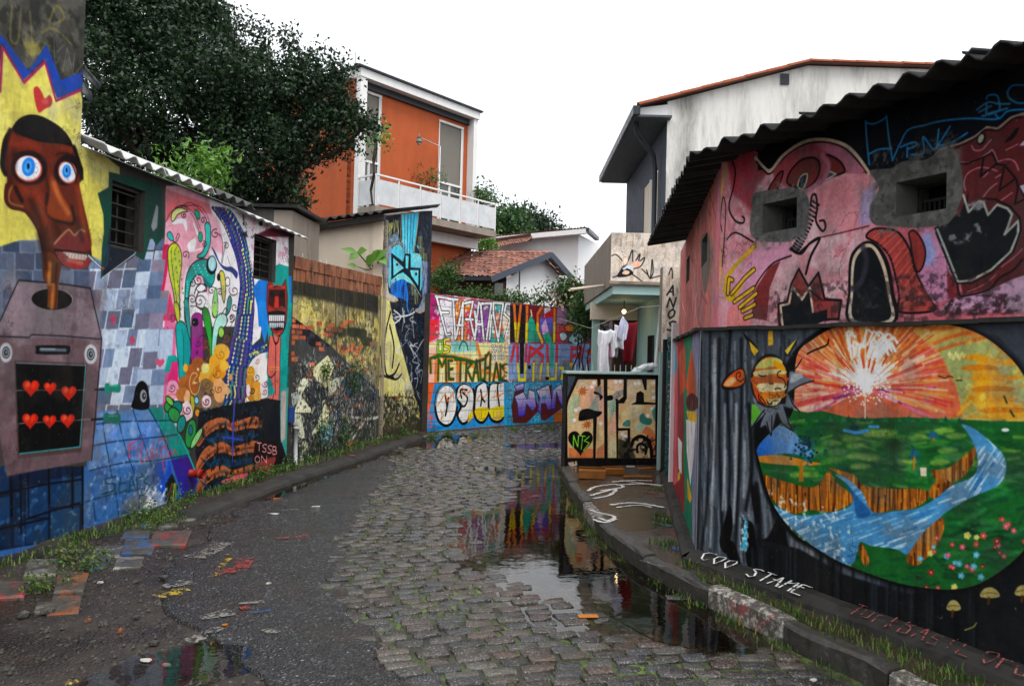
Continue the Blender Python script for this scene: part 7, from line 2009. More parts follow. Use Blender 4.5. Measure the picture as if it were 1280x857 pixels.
# balcony
m = MB(); m.prism([tuple(fp(.02, -1.0, 0)[:2]), tuple(fp(WL + .16, -1.0, 0)[:2]), tuple(fp(WL + .16, .15, 0)[:2]), tuple(fp(.02, .15, 0)[:2])], ZB - .22, ZB); m.build('balcony_slab', M['balcony'], oh)
m = MB(); m.bar(fp(.1, -.15, ZB - .42), fp(WL + .05, -.15, ZB - .42), .2, .36); m.build('lower_beam', M['white_paint'], oh)
ZR = 6.88
m = MB(); m.bar(fp(.05, -.97, ZR), fp(WL + .13, -.97, ZR), .05, .05); m.bar(fp(.05, -.95, ZR), fp(.05, .1, ZR), .05, .05); m.bar(fp(WL + .13, -.95, ZR), fp(WL + .13, .1, ZR), .05, .05); rl = m.build('balcony_railing', M['white_paint'], oh)
npan = 6
for i in range(npan + 1):
    u = .05 + (WL + .08) * i / npan
    m = MB(); m.bar(fp(u, -.97, ZB), fp(u, -.97, ZR - .025), .045, .045); m.build('baluster', M['white_paint'], rl)
    if i < npan:
        u2 = .05 + (WL + .08) * (i + 1) / npan
        m = MB(); m.bar(fp((u + .04), -.97, ZB + .43), fp((u2 - .04), -.97, ZB + .43), .012, .74); m.build('railing_panel', M['panel'], rl)
m = MB(); m.bar(fp(.05, -.9, ZB + .43), fp(.05, .05, ZB + .43), .012, .74); m.build('railing_panel', M['panel'], rl)
m = MB(); m.bar(fp(WL + .13, -.9, ZB + .43), fp(WL + .13, .05, ZB + .43), .012, .74); m.build('railing_panel', M['panel'], rl)
# bent pipe with a lamp on the front
uL, zL = fpx(550, 183); uH, zH = fpx(517, 187)
m = MB(); m.tube([fp(uL, .0, ZB + .1), fp(uL, .0, zL), fp(uH, -.25, zL - .02), fp(uH, -.25, zL + .12)], .025, 8)
lmp = empty('wall_lamp', fp(uL, 0, ZB), 'white bent pipe with small round lamp before the orange wall', 'lamp')
m.build('arm', M['white_paint'], lmp, smooth=True)
m = MB(); m.tube([fp(uH, -.25, zL - .02), fp(uH, -.25, zL - .16)], [.07, .1], 12); m.tube([fp(uH, -.25, zL - .16), fp(uH, -.25, zL - .26)], [.1, .04], 12); m.build('lamp_shade', M['bulb_cap'], lmp, smooth=True)
# a thin mast wire frame on the roof
m = MB(); m.tube([fp(.3, .5, ZT + .08), fp(.3, .5, ZT + .75)], .018, 6); m.tube([fp(.3, .5, ZT + .7), fp(-.2, 3.6, ZT + .9)], .01, 5); m.tube([fp(-.2, 3.6, ZT + .08), fp(-.2, 3.6, ZT + .9)], .014, 5)
m.build('roof_wire', M['pipe_white'], oh)

# ------------------------------------------------------------------ house with the tiled gable, white house behind it
gh = empty('gable_house', (0, 26, 0), 'small white house with pinkish tiled gable roof behind the graffiti wall', 'house')
L_, P_, R_ = at_depth(614, 346, 25.0), at_depth(689, 315, 26.2), at_depth(716, 346, 27.0)
Q_ = P_ + Vector((-5.4, 1.5, .05)); L2_ = L_ + Vector((-5.4, 1.5, .05)); R2_ = R_ + Vector((-5.4, 1.5, .05))
barrel_tiles('roof_tiles', L2_, L_, Q_, P_, M['tile'], gh, 30, 11)
barrel_tiles('rear_roof_tiles', R_, R2_, P_, Q_, M['tile'], gh, 30, 6)
inn = Vector((-.3, .35, -.12))
m = MB(); m.quad([(L_.x + .5, L_.y + .5, 0), (R_.x - .1, R_.y + .2, 0), tuple(R_ + inn), tuple(P_ + inn), tuple(L_ + Vector((.5, .5, -.02)))]); m.build('gable_wall', M['white_wall'], gh)
m = MB(); m.quad([(L2_.x, L2_.y + .5, 0), (L_.x + .5, L_.y + .5, 0), tuple(L_ + Vector((.5, .5, .1))), tuple(L2_ + Vector((0, .5, .1)))]); m.build('front_wall', M['brown'], gh)
m = MB(); m.bar(L_ + Vector((0, -.03, -.09)), P_ + Vector((0, -.03, -.09)), .06, .2); m.build('bargeboard', M['bluegrey'], gh)
m = MB(); m.bar(P_ + Vector((0, -.03, -.09)), R_ + Vector((0, -.03, -.09)), .06, .2); m.build('bargeboard', M['bluegrey'], gh)
m = MB(); m.bar(L2_ + Vector((0, 0, -.06)), L_ + Vector((0, 0, -.06)), .1, .12); m.build('gutter', M['gutter'], gh)
a1, a2 = at_depth(616, 352, 25.4), at_depth(631, 371, 25.4)
m = MB(); m.box(((a1.x + a2.x) / 2, 25.4, (a1.z + a2.z) / 2), (a2.x - a1.x, .06, a1.z - a2.z)); wd = m.build('window', M['brown'], gh)
m = MB(); m.box(((a1.x + a2.x) / 2, 25.36, (a1.z + a2.z) / 2), (.28, .02, a1.z - a2.z - .1)); m.build('pane', M['glass'], wd)
m = MB(); x0 = at_depth(649.5, 342, 25.45); m.bar((x0.x, 25.55, 2.0), (x0.x, 25.55, x0.z + .12), .05, .08); m.build('corner_strip', M['gutter'], gh)

wh = empty('white_house', (0, 32, 0), 'white house with long low tiled roof line behind the gable', 'house')
A0, A1, A2 = at_depth(608, 300, 33), at_depth(727, 288, 32), at_depth(748, 300, 35)
m = MB(); m.prism([(A0.x, 33), (A1.x - .1, 32.2), (A2.x, 35), (A0.x + 1, 38)], 0, A1.z - .12); m.build('wall', M['white_wall'], wh)
e0, e1 = Vector((A0.x - .4, 32.7, A0.z + .02)), Vector((A1.x + .15, 31.6, A1.z + .03))
barrel_tiles('roof_tiles', e0, e1, e0 + Vector((.8, 4, .75)), e1 + Vector((.8, 4, .45)), M['tile'], wh, 34, 12)
m = MB(); m.bar(e0 + Vector((0, 0, -.13)), e1 + Vector((0, 0, -.13)), .25, .2); m.build('cornice', M['white_paint'], wh)
m = MB(); m.bar(e1 + Vector((.02, 0, -.05)), e1 + Vector((.9, 4, .2)), .2, .16); m.build('verge', M['gutter'], wh)
b0, b1 = at_depth(611, 308, 31.0), at_depth(664, 300, 31.2)
barrel_tiles('porch_tiles', at_depth(609, 312, 30.4), at_depth(658, 303, 30.4), b0 + Vector((.3, 1.0, .35)), b1 + Vector((.1, 1.0, .3)), M['tile'], wh, 16, 5)
m = MB(); m.bar(at_depth(611, 304, 31.9), at_depth(664, 296.5, 31.9), .3, .28); m.build('eave_shade_bar', M['brown'], wh)  # brown bar standing in for the shade between cornice and porch tiles

# ------------------------------------------------------------------ patio wall and the house with the concrete balcony
cx_ = paint_box()
pw = empty('patio_wall', (BA[0], BA[1], PZ), 'low wall with black outlined shapes and green NTS heart', 'wall')
zbt = 1.385
matX = cx_.material(.55, .4, 60, .006)
wall_panel('wall', BA, BB, PZ - .05, zbt, zbt, .14, [matX, M['concrete_dark'], M['teal'], M['black']], pw, cv=cx_)
bd = (Vector(BB) - Vector(BA)).normalized(); bn = Vector((-bd.y, bd.x))
m = MB(); c0 = Vector(BA) - bd * .02 + bn * .07; c1 = Vector(BB) + bn * .07
m.bar((c0.x, c0.y, zbt + .018), (c1.x, c1.y, zbt + .018), .18, .032); m.build('coping', M['teal'], pw)
m = MB(); s2 = Vector(BA) + bn * .15; s3 = Vector((.92, 12.2)); mid = (s2 + s3) / 2 + bd * .07
m.bar((s2.x + bd.x * .07, s2.y + bd.y * .07, (zbt + PZ) / 2), (s3.x + bd.x * .07, s3.y + bd.y * .07, (zbt + PZ) / 2), .13, zbt - PZ); m.build('return_wall', M['concrete_dark'], pw)
for i in range(15):
    u = .16 + i * .085
    p = Vector(BA) + bd * u + bn * .10
    m = MB(); m.tube([(p.x, p.y, zbt + .03), (p.x, p.y, zbt + .13)], .004, 5); m.build('railing_bar', M['pipe_white'], pw)

ph = empty('balcony_house', (1.57, 12.5, PZ), 'pale teal house with a stained concrete balcony over its patio', 'house')
BX, BY0, BY1, BZ0, BZ1 = 1.60, 12.5, 17.2, 2.80, 3.68
# parapet: left face and front face
m = MB(); m.box((BX + .06, (BY0 + BY1) / 2, (BZ0 + BZ1) / 2), (.12, BY1 - BY0, BZ1 - BZ0)); m.build('balcony_parapet', M['balcony'], ph)
cfp = Canvas('parapet_paint', (BX - .005, BY0), (3.4, BY0), 0, 1.81, BZ0, BZ1, 240, '#948b82', 1.9)
cfp.frame(710, 280, 4.286)
cfp.blotch((200, 20, 620, 340), '#a3988c', 24, .45, .7); cfp.blotch((200, 20, 620, 120), '#6a6056', 10, .5, .7, vs=6); cfp.blotch((200, 100, 620, 340), '#7a6f64', 8, .6, .6, vs=6)
for p in ("235 170 260 165 300 210 290 235", "300 235 325 190 345 140 350 210 385 160 380 200 410 180 390 225 350 240", "290 235 265 275 240 285", "330 260 375 290 410 320", "420 245 440 290 450 190 455 260 440 290", "440 292 500 275", "395 240 430 275"): cfp.S(p, 6, '#17161a')
cfp.P("285 215 300 180 315 170 320 200 305 220", '#d9a08c', soft=3); cfp.P("340 230 350 200 385 200 388 222 360 232", '#d08a76', soft=3); cfp.P("262 278 285 245 320 238 350 262 320 280 280 285", '#14151a'); cfp.P("290 265 305 248 330 255 318 270", '#c98a76'); cfp.S("300 240 320 228 345 238", 12, '#8fa8c0', soft=3)
cfp.grain(.08, 4, 3, .1)
wall_panel('balcony_front', (BX - .005, BY0 - .004), (3.4, BY0 - .004), BZ0, BZ1, BZ1, .13, [cfp.material(.75, .3, 50), M['balcony'], M['balcony'], M['black']], ph, cv=cfp)
m = MB(); m.bar((BX - .03, BY0 - .03, BZ0 + .05), (3.4, BY0 - .03, BZ0 + .05), .06, .05); m.build('drip_edge', M['balcony'], ph)
m = MB(); m.box(((BX + 3.4) / 2 + .02, (BY0 + BY1) / 2, BZ0 - .07), (3.36 - BX, BY1 - BY0 - .02, .13)); m.build('balcony_slab', M['teal'], ph)
# wall on the right of the patio, running back; back wall with lintel and door
m = MB(); m.box((2.64, 14.1, 1.41), (.3, 3.4, 2.62)); m.build('patio_side_wall', M['teal'], ph)
d0, d1 = at_depth(797, 414, 13.4), at_depth(807, 458, 13.4)
m = MB(); m.box((2.475, 13.55, 1.08), (.03, .5, 1.9)); dr = m.build('door', M['glass_dark'], ph)
m = MB(); m.box((2.45, 13.36, 1.05), (.02, .03, .12)); m.build('door_handle', M['iron'], dr)
m = MB(); m.box((2.02, 15.2, 2.54), (.92, .25, .34)); m.build('lintel', M['cream'], ph)
m = MB(); m.box((2.25, 15.25, 1.24), (.46, .2, 2.26)); m.build('back_wall', M['timber'], ph)
m = MB(); m.box((2.2, 15.13, 1.12), (.3, .03, 2.0)); m.build('back_door', M['brown'], ph)
m = MB(); m.box((1.68, 15.3, 1.24), (.14, .2, 2.26)); m.build('post', M['teal'], ph)
cl4 = Canvas('lettered_strip_paint', (2.16, 11.0), (2.62, 11.0), 0, .46, PZ, 2.95, 240, '#948b82', 1.7)
cl4.frame(710, 280, 4.286); cl4.blotch((480, 250, 640, 800), '#6a6158', 12, .5, .7, vs=4)
for ch_, y_ in (('A', 330), ('N', 395), ('O', 455), ('S', 520)): cl4.write(ch_, 530, y_, 34, 50, 9, '#1a1a1c', .3)
cl4.S("540 270 555 235 560 290", 6, '#1a1a1c'); cl4.grain(.08, 4, 3, .12)
wall_panel('lettered_wall', (2.16, 11.0), (2.62, 11.0), PZ, 2.95, 2.95, .2, [cl4.material(.75, .3, 50), M['balcony'], M['balcony'], M['black']], ph, cv=cl4)
# leaning pole, upper strip with letters, rest of the house
m = MB(); m.box((3.0, 15.0, 1.37), (.42, 5.0, 2.7)); m.build('house_core', M['teal'], ph)
m = MB(); p0, p1 = at_depth(819, 461, 11.2), at_depth(829, 349, 11.2); m.tube([p0, p1], .022, 8)
tag(m.build('leaning_pole', M['pipe_white'], smooth=True), 'thin pale pole leaning beside the teal patio wall', 'pole')
# bulb under the balcony: it is lit
lb = empty('ceiling_bulb', (2.03, 13.9, BZ0 - .14), 'lit bulb under the concrete balcony above the laundry', 'lamp')
bp = at_depth(780, 390, 13.9)
m = MB(); m.tube([(bp.x, 13.9, BZ0 - .135), (bp.x, 13.9, bp.z + .05)], .012, 8); m.build('bulb_holder', M['bulb_cap'], lb)
bmm = bmesh.new(); bmesh.ops.create_uvsphere(bmm, u_segments=12, v_segments=8, radius=.04); bmesh.ops.translate(bmm, verts=bmm.verts, vec=(bp.x, 13.9, bp.z + .01))
me = bpy.data.meshes.new('bulb'); bmm.to_mesh(me); bmm.free()
em = NT('lit_bulb'); em.set(Base_Color=(1, .8, .5)); em.bsdf.inputs['Emission Color'].default_value = (1, .62, .25, 1); em.bsdf.inputs['Emission Strength'].default_value = 3; me.materials.append(em.mat)
o = bpy.data.objects.new('bulb', me); COL.objects.link(o); parent_to(o, lb)
ld = bpy.data.lights.new('bulb_light', 'POINT'); ld.energy = .8; ld.color = (1, .66, .32); ld.shadow_soft_size = .04
lo = bpy.data.objects.new('bulb_light', ld); lo.location = (bp.x, 13.9, bp.z - .06); COL.objects.link(lo)

# ------------------------------------------------------------------ right building
cA, cB2, cC, cD = paint_right_low(), paint_right_low_side(), paint_right_up(), paint_right_up_side()
rbd = empty('corner_building', (XA[0], XA[1], PZ), 'low corner building with round sunrise mural and pink creature mural', 'building')
wall_panel('lower_wall', XA, XB, 0, LED, LED, .5, [cA.material(.5, .45, 30, .01), M['concrete_dark'], M['render_grey'], M['black']], rbd, cv=cA)
wall_panel('lower_wall', WA, WB, 0, LED - .03, LED, .45, [cB2.material(.55, .4, 40, .008), M['concrete_dark'], M['render_grey'], M['black']], rbd, cv=cB2)
g1 = hole_px(UC, UXB, 953, 251, 996, 288); g2 = hole_px(UC, UXB, 1120, 222, 1183, 266)
ZE = 3.13
matU = cC.material(.6, .35, 50, .006)
uw, ptU = wall_panel('upper_wall', UC, UXB, LED + .003, ZE, ZE, .36, [matU, M['concrete_dark'], M['cement_patch'], M['black']], rbd, holes=[g1, g2], cv=cC, depth=.3)
g3 = hole_px(UWA, UC, 877, 296, 884, 330); g4 = hole_px(UWA, UC, 858, 322, 862, 352)
wall_panel('upper_wall', UWA, UC, LED + .003, ZE - .03, ZE, .3, [cD.material(.65, .4, 50, .006), M['concrete_dark'], M['cement_patch'], M['black']], rbd, holes=[g4, g3], cv=cD, depth=.22)
for g in (g1, g2):
    wf = window_frame(g, ptU, rbd, .2, .015, M['iron'], .03)
    a, b, c, d = g
    for i in range(9):
        u = a + (b - a) * (i + 1) / 10
        m = MB(); m.tube([ptU(u, c + .01, .22), ptU(u, c + (d - c) * .55, .22)], .006, 5); m.build('grille_bar', M['iron'], wf)
    m = MB(); m.bar(ptU(a + .01, c + (d - c) * .55, .22), ptU(b - .01, c + (d - c) * .55, .22), .012, .015); m.build('grille_bar', M['iron'], wf)
# cement ledge on top of the lower wall
def led(A, B, w):
    d = (Vector(B) - Vector(A)).normalized(); n = Vector((d.y, -d.x)); m = MB()
    for i in range(14):
        p, q = Vector(A).lerp(Vector(B), i / 14), Vector(A).lerp(Vector(B), (i + 1) / 14)
        m.bar((p.x + n.x * .0 - n.x * .06, p.y - n.y * .06, LED + .006 + .004 * math.sin(i * 2.1)), (q.x - n.x * .06, q.y - n.y * .06, LED + .006 + .004 * math.sin(i * 2.1)), .2 + .01 * math.sin(i * 3), .024)
    return m.build('ledge', M['concrete_dark'], rbd)
led(Vector(XA) + _d2 * .02, XB, .2); led(WA, Vector(WB) - _d1 * .02, .2)
# small cement block on the ledge near the far end
# roof: corrugated sheets over both faces
n1 = Vector((-_d1.y, _d1.x)); n2 = Vector((-_d2.y, _d2.x))
EC = (1.24, 5.42)
EWA = Vector((1.68, 9.6)); EXB = Vector(XB) - n2 * .36
ZV = 3.07
sl = .16
def run(p, q, n, nseg, mat, seed, amp=.024, pitch=.177, zoff=0):
    p, q = Vector(p), Vector(q)
    for i in range(nseg):
        a = p.lerp(q, i / nseg); b = p.lerp(q, min(1, (i + 1) / nseg + .012))
        corrugated('roof_sheet', (a.x, a.y, ZV + zoff + .005 * i), (b.x, b.y, ZV + zoff + .005 * i), Vector((n.x, n.y, sl)) * 3.0, mat, rbd, pitch=pitch, amp=amp, seed=seed + i, sag=.016)
run(EC, EXB, n2, 4, M['fibre_dark'], 40)
run(EWA, EC, n1, 4, M['fibre_dark'], 60, zoff=-.02)
# inner core closes the volume
m = MB(); c0, c1, c2 = Vector(UC) + (n1 + n2) * .5, Vector(UXB) + n2 * .5, Vector(UWA) + n1 * .5
m.prism([tuple(c1), (6.5, 3.0), (6.5, 10.3), tuple(c2), tuple(c0)], 0, 3.2); m.build('core', M['concrete_dark'], rbd)
# loose boards at the far end of the lower wall
bo = empty('board_stack', (WA[0], WA[1], PZ), 'upright painted boards beside the far end of the mural wall', 'boards')
for i, (px, top, wpx, co) in enumerate(((846, 404, 8, 'white_paint'), (840, 421, 7, 'mark_teal'), (834, 424, 6, 'concrete_dark'), (829, 440, 6, 'teal'))):
    Y = [9.0, 9.6, 10.0, 10.25][i]
    p = at_depth(px, top, Y)
    m = MB(); w = wpx / 950 * Y
    m.box((p.x - .02, Y, (p.z + PZ) / 2), (w, .03, p.z - PZ), rz=.2); m.build('board', M[co], bo)

# ------------------------------------------------------------------ tall building behind: white mouldy gable, blue-grey side
tb = empty('gable_building', (2.81, 14, 0), 'tall building with mouldy white gable and blue-grey side wall', 'building')
GX0, GY = 2.81, 14.2
pk = at_depth(1010, 82, GY); rt = at_depth(1175, 87, GY); lt = at_depth(833, 127, GY)
m = MB()
m.quad([(GX0, GY, 0), (rt.x, GY, 0), (rt.x, GY, rt.z), (pk.x, GY, pk.z), (GX0, GY, lt.z)])
m.build('gable_wall', M['old_white'], tb)
m = MB(); wz = 6.05
ws = (15.0, 16.6, 3.95, 5.35)
for (y0, y1, z0, z1) in ((GY, ws[0], 0, wz), (ws[1], 19.2, 0, wz), (ws[0], ws[1], 0, ws[2]), (ws[0], ws[1], ws[3], wz)):
    m.quad([(GX0 - .002, y1, z0), (GX0 - .002, y0, z0), (GX0 - .002, y0, z1), (GX0 - .002, y1, z1)])
m.quad([(rt.x, GY, 0), (rt.x, 19.2, 0), (rt.x, 19.2, rt.z), (rt.x, GY, rt.z)]); m.quad([(rt.x, 19.2, 0), (GX0, 19.2, 0), (GX0, 19.2, 6.2), (rt.x, 19.2, rt.z)])
m.build('side_wall', M['bluegrey'], tb)
m = MB(); m.box((GX0 + .03, (ws[0] + ws[1]) / 2, (ws[2] + ws[3]) / 2), (.04, ws[1] - ws[0] - .01, ws[3] - ws[2] - .01)); wn_ = m.build('window', M['cream'], tb)
m = MB(); m.box((GX0 - .0, (ws[0] + ws[1]) / 2, (ws[2] + ws[3]) / 2), (.04, .05, ws[3] - ws[2] - .01)); m.build('mullion', M['white_paint'], wn_)
m = MB(); m.box(((2.2 + GX0) / 2 + .02, (14.0 + 19.4) / 2, 6.11), (GX0 - 2.2 + .06, 5.4, .04)); m.build('soffit', M['soffit'], tb)
m = MB(); m.box((2.19, 16.7, 6.2), (.12, 5.5, .16)); m.build('gutter', M['gutter'], tb)
m = MB(); m.tube([(2.24, 14.35, 6.12), (2.28, 14.4, 5.92), (2.66, 14.7, 5.55), (2.70, 14.75, 5.3), (2.70, 14.75, 3.2)], .05, 10); m.build('downpipe', M['gutter'], tb, smooth=True)
m = MB(); m.quad([(2.3, GY - .01, 6.14), (GX0, GY - .01, 6.14), (GX0, GY - .01, lt.z - .06), (2.3, GY - .01, 6.32)]); m.build('verge_board', M['white_paint'], tb)
m = MB(); m.quad([(2.15, 14.05, 6.3), (pk.x, 14.05, pk.z + .02), (pk.x, 19.4, pk.z + .02), (2.15, 19.4, 6.3)]); m.quad([(pk.x, 14.05, pk.z + .02), (rt.x, 14.05, rt.z + .02), (rt.x, 19.4, rt.z + .02), (pk.x, 19.4, pk.z + .02)]); m.build('roof', M['tile'], tb)
# ridge of half-round verge tiles, each its own piece
vt = MB(); n = 8
for j in range(2):
    for k in range(n + 1):
        t = math.pi * k / n; vt.v.append((j * .46, -math.cos(t) * (.11 - .012 * j), math.sin(t) * (.075 - .008 * j)))
for k in range(n): vt.f.append((k, n + 1 + k, n + 2 + k, k + 1)); vt.m.append(0)
vme = vt.mesh('verge_tile', M['terracotta_pot'], True)
path = [Vector((2.25, GY - .05, 6.33)), Vector((pk.x, GY - .05, pk.z + .03)), Vector((rt.x + .1, GY - .05, rt.z + .03))]
for a, b in zip(path[:-1], path[1:]):
    d = (b - a); n_ = int(d.length / .40)
    for i in range(n_):
        p = a + d * (i / n_); ang_ = math.atan2(d.z, d.x)
        put('verge_tile', vme, tb, Matrix.Translation(p) @ Matrix.Rotation(-ang_, 4, 'Y') @ Matrix.Rotation(RND.uniform(-.05, .05), 4, 'X'))
q = at_depth(981, 99, GY - .02)
m = MB(); m.box(q, (.16, .02, .2)); m.build('vent', M['gutter'], tb)
# ------------------------------------------------------------------ trees and plants
def tree(name, base, top_blobs, n, size, mat, label, seed, trunk_r=.22, group=None, limbs=7, droop=0.2):
    t = empty(name, base, label, 'tree', group)
    m = MB(); r = random.Random(seed)
    cen = sum((Vector(b[0]) for b in top_blobs), Vector()) / len(top_blobs)
    fork = Vector((base[0] * .8 + cen.x * .2, base[1] * .8 + cen.y * .2, base[2] + (cen.z - base[2]) * .55))
    limb(m, base, fork, trunk_r, trunk_r * .7, seed, 6, .04)
    for i, b in enumerate(top_blobs[:limbs]):
        limb(m, fork, Vector(b[0]), trunk_r * .34, trunk_r * .06, seed + i, 5, .1)
        for k in range(4):
            e = Vector(b[0]) + Vector((r.uniform(-1, 1) * b[1][0], r.uniform(-1, 1) * b[1][1], r.uniform(-.8, 1) * b[1][2])) * .8
            limb(m, Vector(b[0]).lerp(fork, r.uniform(0, .4)), e, trunk_r * .14, trunk_r * .04, seed + 20 + i * 5 + k, 4, .1)
    for b in top_blobs[limbs:]:
        q = min(top_blobs[:limbs], key=lambda a: (Vector(a[0]) - Vector(b[0])).length)
        limb(m, Vector(q[0]), Vector(b[0]), trunk_r * .1, trunk_r * .03, seed + 99, 4, .1)
    m.build('trunk', M['bark'], t, smooth=True)
    leaf_cloud('crown', top_blobs, n, size, mat, t, seed, droop=droop)
    return t

def P3(px, py, Y): return tuple(at_depth(px, py, Y))
big = [(P3(150, 30, 15), (1.2, 1.6, 1.0)), (P3(120, 110, 14), (.7, 1.4, .9)), (P3(220, 60, 15.5), (1.3, 1.8, 1.2)), (P3(285, 100, 15), (1.1, 1.6, .95)), (P3(340, 120, 15), (.9, 1.4, .75)), (P3(390, 128, 15.5), (.7, 1.2, .6)), (P3(420, 155, 15), (.55, .8, .5)), (P3(455, 158, 15), (.28, .4, .16)),
       (P3(230, 150, 15), (1.4, 1.7, 1.0)), (P3(320, 190, 15), (1.1, 1.5, .9)), (P3(375, 182, 15), (.5, .9, .5)), (P3(180, 190, 16), (.9, 1.2, .6)), (P3(300, 240, 15.5), (.9, 1.2, .5)), (P3(362, 232, 15), (.2, .4, .42)), (P3(90, -10, 15), (1.2, 1.4, .9)), (P3(215, -10, 15.5), (.9, 1.4, .7)), (P3(140, 150, 16), (.6, .9, .5))]
rb_ = random.Random(12)
for px, py in ((115, 5), (130, 60), (250, 8), (270, 12), (330, 45), (360, 55), (372, 72), (395, 68), (405, 95), (425, 108), (435, 130), (445, 148), (466, 155), (428, 178), (410, 190), (372, 250), (350, 262), (330, 262), (310, 262), (285, 25), (422, 88), (300, 60)): big.append((P3(px, py, 15 + rb_.uniform(-.4, .6)), (rb_.uniform(.1, .3), .3, rb_.uniform(.1, .34))))
tree('large_tree', (-5.9, 15.6, -.1), big, 105000, .09, M['leaf_dark'], 'large dark evergreen tree spreading over the mural building roof', 3, .28, limbs=12)
sh_ = [(P3(250, 212, 12.2), (.36, .4, .26)), (P3(215, 220, 12.2), (.3, .3, .14)), (P3(262, 196, 12.3), (.2, .2, .12))]
st = empty('leafy_shrub', (-5.0, 12.3, 0), 'bright green shrub showing above the corrugated roof edge', 'shrub')
leaf_cloud('foliage', sh_, 900, .12, M['leaf_bright'], st, 8, aspect=.35)
m = MB(); limb(m, (-5.0, 12.3, 0), P3(245, 222, 12.2), .04, .015, 4); m.build('stem', M['bark'], st)
# far trees beyond the white house
far_spots = [(((600, 262, 42), (625, 275, 43), (640, 285, 44)), 'leaf_far', 'dark green tree rising just beside the balcony of the orange house'), (((655, 285, 47), (680, 290, 48)), 'leaf_dark', 'low dark tree behind the white house roof')]
for i, (sp, ma, lab) in enumerate(far_spots):
    bl = [(P3(*s), (1.1, 1.2, 1.1)) for s in sp] + [(P3(s[0] - 8, s[1] + 14, s[2]), (1.2, 1.2, 1.0)) for s in sp]
    c = bl[0][0]; tree('background_tree', (c[0], c[1], -.1), bl, 9000, .22, M[ma], lab, 30 + i, .2)
# bamboo-ish bush beside the orange house foot and above the block wall
def bush(name, px, py, Y, rad, n, size, mat, label, seed, group=None, cat='shrub', aspect=.5, ground=0.0):
    c = P3(px, py, Y)
    t = empty(name, (c[0], c[1], ground), label, cat, group)
    r = random.Random(seed)
    bl = [((c[0] + r.uniform(-.6, .6) * rad[0], c[1] + r.uniform(-.5, .5) * rad[1], c[2] + r.uniform(-.5, .5) * rad[2]), tuple(q * r.uniform(.35, .65) for q in rad)) for _ in range(6)]
    leaf_cloud('foliage', bl, n, size, mat, t, seed, aspect=aspect)
    m = MB()
    for b in bl[:4]: limb(m, (c[0], c[1], ground), b[0], .03, .008, seed, 5, .06)
    m.build('stem', M['bark'], t)
    return t
bush('garden_shrub', 556, 348, 18.5, (.34, .4, .3), 1300, .10, M['leaf_mid'], 'feathery green shrub between the tall shed wall and orange house', 51, aspect=.3)
bush('garden_shrub', 604, 306, 29.3, (.34, .4, .34), 800, .12, M['leaf_bright'], 'light green shrub between orange house and tiled gable', 52)
bush('garden_shrub', 600, 371, 19.2, (.7, .3, .12), 1000, .08, M['leaf_mid'], 'low leafy shrub along the top of the white lettered wall', 53)
bush('garden_shrub', 655, 374, 19.6, (.7, .3, .1), 1000, .08, M['leaf_mid'], 'low leafy shrub above the orange VICI letters', 54)
t = bush('flowering_shrub', 716, 372, 19.4, (.6, .5, .62), 3600, .09, M['leaf_mid'], 'dense climbing shrub with pale flowers beside the concrete balcony', 55)
c = P3(712, 365, 19.1); leaf_cloud('blossom', [(c, (.75, .35, .45))], 130, .10, M['petal'], t, 5, aspect=.9)
t2 = bush('hanging_creeper', 736, 395, 17.6, (.35, .5, .6), 2200, .09, M['leaf_mid'], 'dark creeper hanging in front of the graffiti beside the patio', 56)
bush('potted_palm', 535, 226, 25.2, (.45, .25, .14), 300, .16, M['leaf_mid'], 'small spiky plant on the orange house balcony beside the pipe', 57, cat='plant', aspect=.18, ground=5.95)
bush('potted_flowers', 601, 241, 26.9, (.5, .25, .14), 420, .09, M['leaf_mid'], 'flowering plant at the far end of the white balcony', 58, cat='plant', ground=5.95)
bush('climbing_plant', 468, 170, 22.3, (.12, .12, .5), 160, .16, M['leaf_bright'], 'slim climbing plant before the left window of the orange house', 59, cat='plant', ground=5.95)

# big-leaved plant growing out of the broken wall
bp_ = empty('broad_leaf_plant', P3(468, 338, 13.9), 'broad-leaved green plant growing out of the wall top beside the shed', 'plant')
def big_leaf(base, tip, wid, mat, parent, bend):
    base, tip = Vector(base), Vector(tip); d = tip - base; sd = d.cross(Vector((.25, -.9, .35))).normalized()
    up_ = sd.cross(d).normalized(); m = MB(); n = 6
    prof = [.05, .62, 1, .95, .7, .35, .02]
    for i in range(n + 1):
        t = i / n; c = base + d * t + up_ * (-bend * t * t) * d.length
        w = prof[i] * wid / 2
        for k in (-1, 0, 1): m.v.append(tuple(c + sd * w * k + up_ * (.18 * w * abs(k))))
    for i in range(n):
        for k in range(2): m.f.append((i * 3 + k, i * 3 + k + 1, i * 3 + 4 + k, i * 3 + 3 + k)); m.m.append(0)
    return m.build('leaf', mat, parent, smooth=True)
S0 = Vector(P3(470, 336, 13.9))
for (bx, by), (tx, ty), w in (((446, 315), (426, 310), .12), ((447, 316), (437, 324), .16), ((447, 315), (458, 312), .16), ((458, 330), (470, 316), .17), ((462, 324), (484, 312), .2), ((474, 322), (472, 312), .12), ((474, 320), (484, 330), .17), ((446, 333), (434, 330), .09)):
    big_leaf(P3(bx, by, 13.7), P3(tx, ty, 13.6), w, M['leaf_bright'], bp_, .12)
    m = MB(); m.tube([S0, S0.lerp(Vector(P3(bx, by, 13.7)), .5) + Vector((0, 0, -.04)), Vector(P3(bx, by, 13.7))], [.014, .01, .007], 6); m.build('stalk', M['leaf_mid'], bp_)
